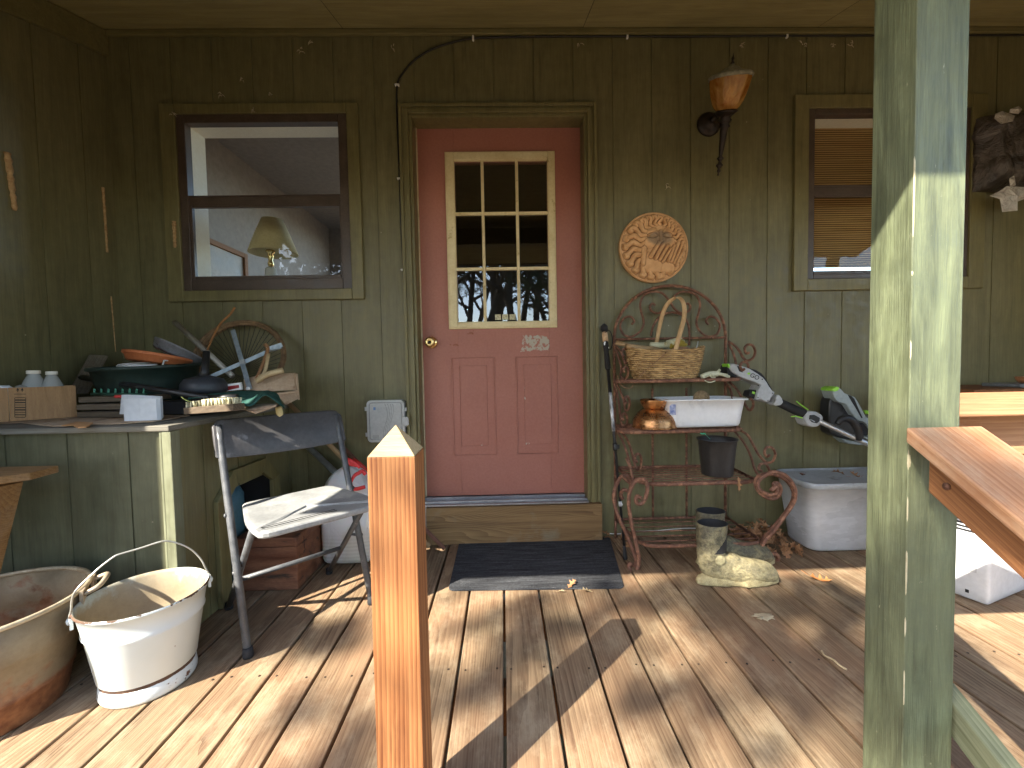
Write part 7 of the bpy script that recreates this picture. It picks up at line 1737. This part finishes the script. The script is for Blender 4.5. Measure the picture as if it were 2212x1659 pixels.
shade = [(1115, 1362, .13), (1170, 1355, .11), (1240, 1366, .11), (1050, 1482, .12), (1448, 1270, .12), (1570, 1312, .12), (1635, 1318, .13), (1715, 1292, .10), (1845, 1288, .09), (1642, 1415, .13), (1850, 1395, .13),
         (1448, 1525, .13), (776, 1546, .12), (715, 1375, .07), (1705, 1460, .08), (1330, 1290, .06), (1500, 1290, .10), (1590, 1365, .10), (1760, 1310, .09)]
rs = random.Random(17)
cl = [(toward_sun(x, y, 10.5 + rs.uniform(-1.2, 1.6)), s_) for x, y, s_ in shade]
def post_pt(px, py, X=None, Y=None): return (S((px, py), X) if X else A((px, py), Y))
for p, s_ in ((A((2025, 1300), PY0), .10), (A((2040, 1085), PY0), .07), (S((1925, 1430), PX0), .09), (A((1995, 1480), PY0), .08)): cl.append((p - SUN * 10.8, s_))
tree((-5.6, -10.6, -.62), 9.5, 5, clumps=cl, label="tall thin-leaved oak whose boughs dapple the deck", trunk_r=.16, bare=True)
labels = {True: ["bushy pine seen only mirrored in the door glass", "second pine in the mirrored yard", "third pine in the mirrored yard"]}
specs = [(-1.2, -9, 9, 1), (.6, -11, 10, 0), (2.2, -9.5, 8, 1), (4.0, -12, 10, 0), (-2.8, -13, 11, 0), (1.5, -16, 12, 1), (-.4, -15, 11, 0), (-4.5, -17, 11, 1), (5.8, -16, 11, 1), (3.2, -19, 13, 0), (-1.8, -21, 13, 1), (.2, -23, 13, 1), (7.5, -11, 9, 0), (2.4, -25, 13, 0)]
words = ["nearest pine of the yard behind the viewer", "bare oak facing the door", "pine right of the steps", "bare oak far right of the steps", "slender oak left of the steps", "tall pine in the second row", "forked oak in the second row", "pine at the yard's left edge", "pine at the yard's right edge", "tallest oak of the back row", "pine of the back row facing the door", "rearmost pine straight ahead of the steps", "lone oak nearest the right fence line", "rearmost oak of the yard"]
specs += [(-9.5, 2.0, 9, 0), (-9.5, -11, 11, 0), (-12, -7.5, 11, 1), (-13, -1.5, 11, 1), (7, -5, 10, 1)]
words += ["oak nearest the porch's left end", "oak beyond the dappling oak to its front", "broad pine at the far left of the yard", "pine level with the porch at the far left", "pine close by the porch's right side"]
specs += [(-.9, -10.5, 8, 0), (.1, -12, 9, 0), (1.3, -10, 8, 0), (2.9, -11, 9, 0), (-1.9, -12, 9, 0), (.8, -14, 10, 1), (-.5, -17, 11, 1), (2.0, -17, 11, 1)]
words += ["slim bare oak left of the door's line", "slim bare oak straight out from the door", "slim bare oak right of the door's line", "forked bare oak by the right pine", "bare oak by the left pine", "mid-row pine right of the door's line", "back pine left of the door's line", "back pine right of the door's line"]
for i, (x, y, H, ev) in enumerate(specs):
    tree((x, y, -.62), H, 40 + i, evergreen=bool(ev), label=words[i], trunk_r=.10 + .01*H*.6)

def shrub(loc, R, H, seed, label):  # unseen shrubs added to screen bright sky from the glass reflections
    r = random.Random(seed); t = thing("screen_shrub", label, "shrub", loc, "added screening shrubs"); st = MB(); cr = MB(); loc = Vector(loc)
    for k in range(6):
        a = r.uniform(0, 6.28); st.tube([loc, loc + Vector((math.cos(a)*R*.3, math.sin(a)*R*.3, H*.4)), loc + Vector((math.cos(a)*R*.6, math.sin(a)*R*.6, H*.8))], [.04, .025, .01], 5)
    st.build("stem", bark, t)
    for k in range(int(30 * H)):
        a = r.uniform(0, 6.28); rr = R * r.random()**.5; z = H * r.uniform(.05, 1) ; rr *= (1 - (z/H)**2 * .6); c0 = loc + Vector((rr*math.cos(a), rr*math.sin(a), z))
        for j in range(26):
            c = c0 + Vector((r.gauss(0, .16), r.gauss(0, .16), r.gauss(0, .14))); u = Vector((r.uniform(-1, 1), r.uniform(-1, 1), r.uniform(-1, 1))).normalized(); w = u.orthogonal().normalized(); s_ = r.uniform(.05, .11)
            cr.add([c - u*s_, c + w*s_*.55, c + u*s_, c - w*s_*.55], [(0, 1, 2, 3)])
    cr.build("foliage", needles, t, fix=False)
sh = [(-4.6, -5.2, 1.7, 5.0, "tall shrub added left of the steps to hide sky from the left window"), (-6.6, -3.6, 1.9, 5.5, "evergreen shrub beyond the porch's left corner"), (-3.4, -8.4, 1.8, 5.6, "broad added screening shrub further out on the left"), (4.6, -4.6, 1.6, 4.2, "added screening shrub to the right of the steps"), (6.4, -7.5, 1.8, 5.2, "added screening shrub further out on the right"),
      (-.6, -13, 1.6, 2.2, "low added screening shrub in line with the door, left one"), (1.6, -13.5, 1.8, 2.4, "low added screening shrub in line with the door, right one"), (3.8, -14.5, 1.8, 2.6, "low shrub right of the mirrored yard's middle"), (-2.6, -16, 2.0, 3.0, "wide low added screening shrub beyond the left pines"), (.6, -19, 2.2, 3.2, "farthest added screening shrub straight ahead of the steps")]
for i, (x, y, R_, H_, lb) in enumerate(sh): shrub((x, y, -.62), R_, H_, 90 + i, lb)
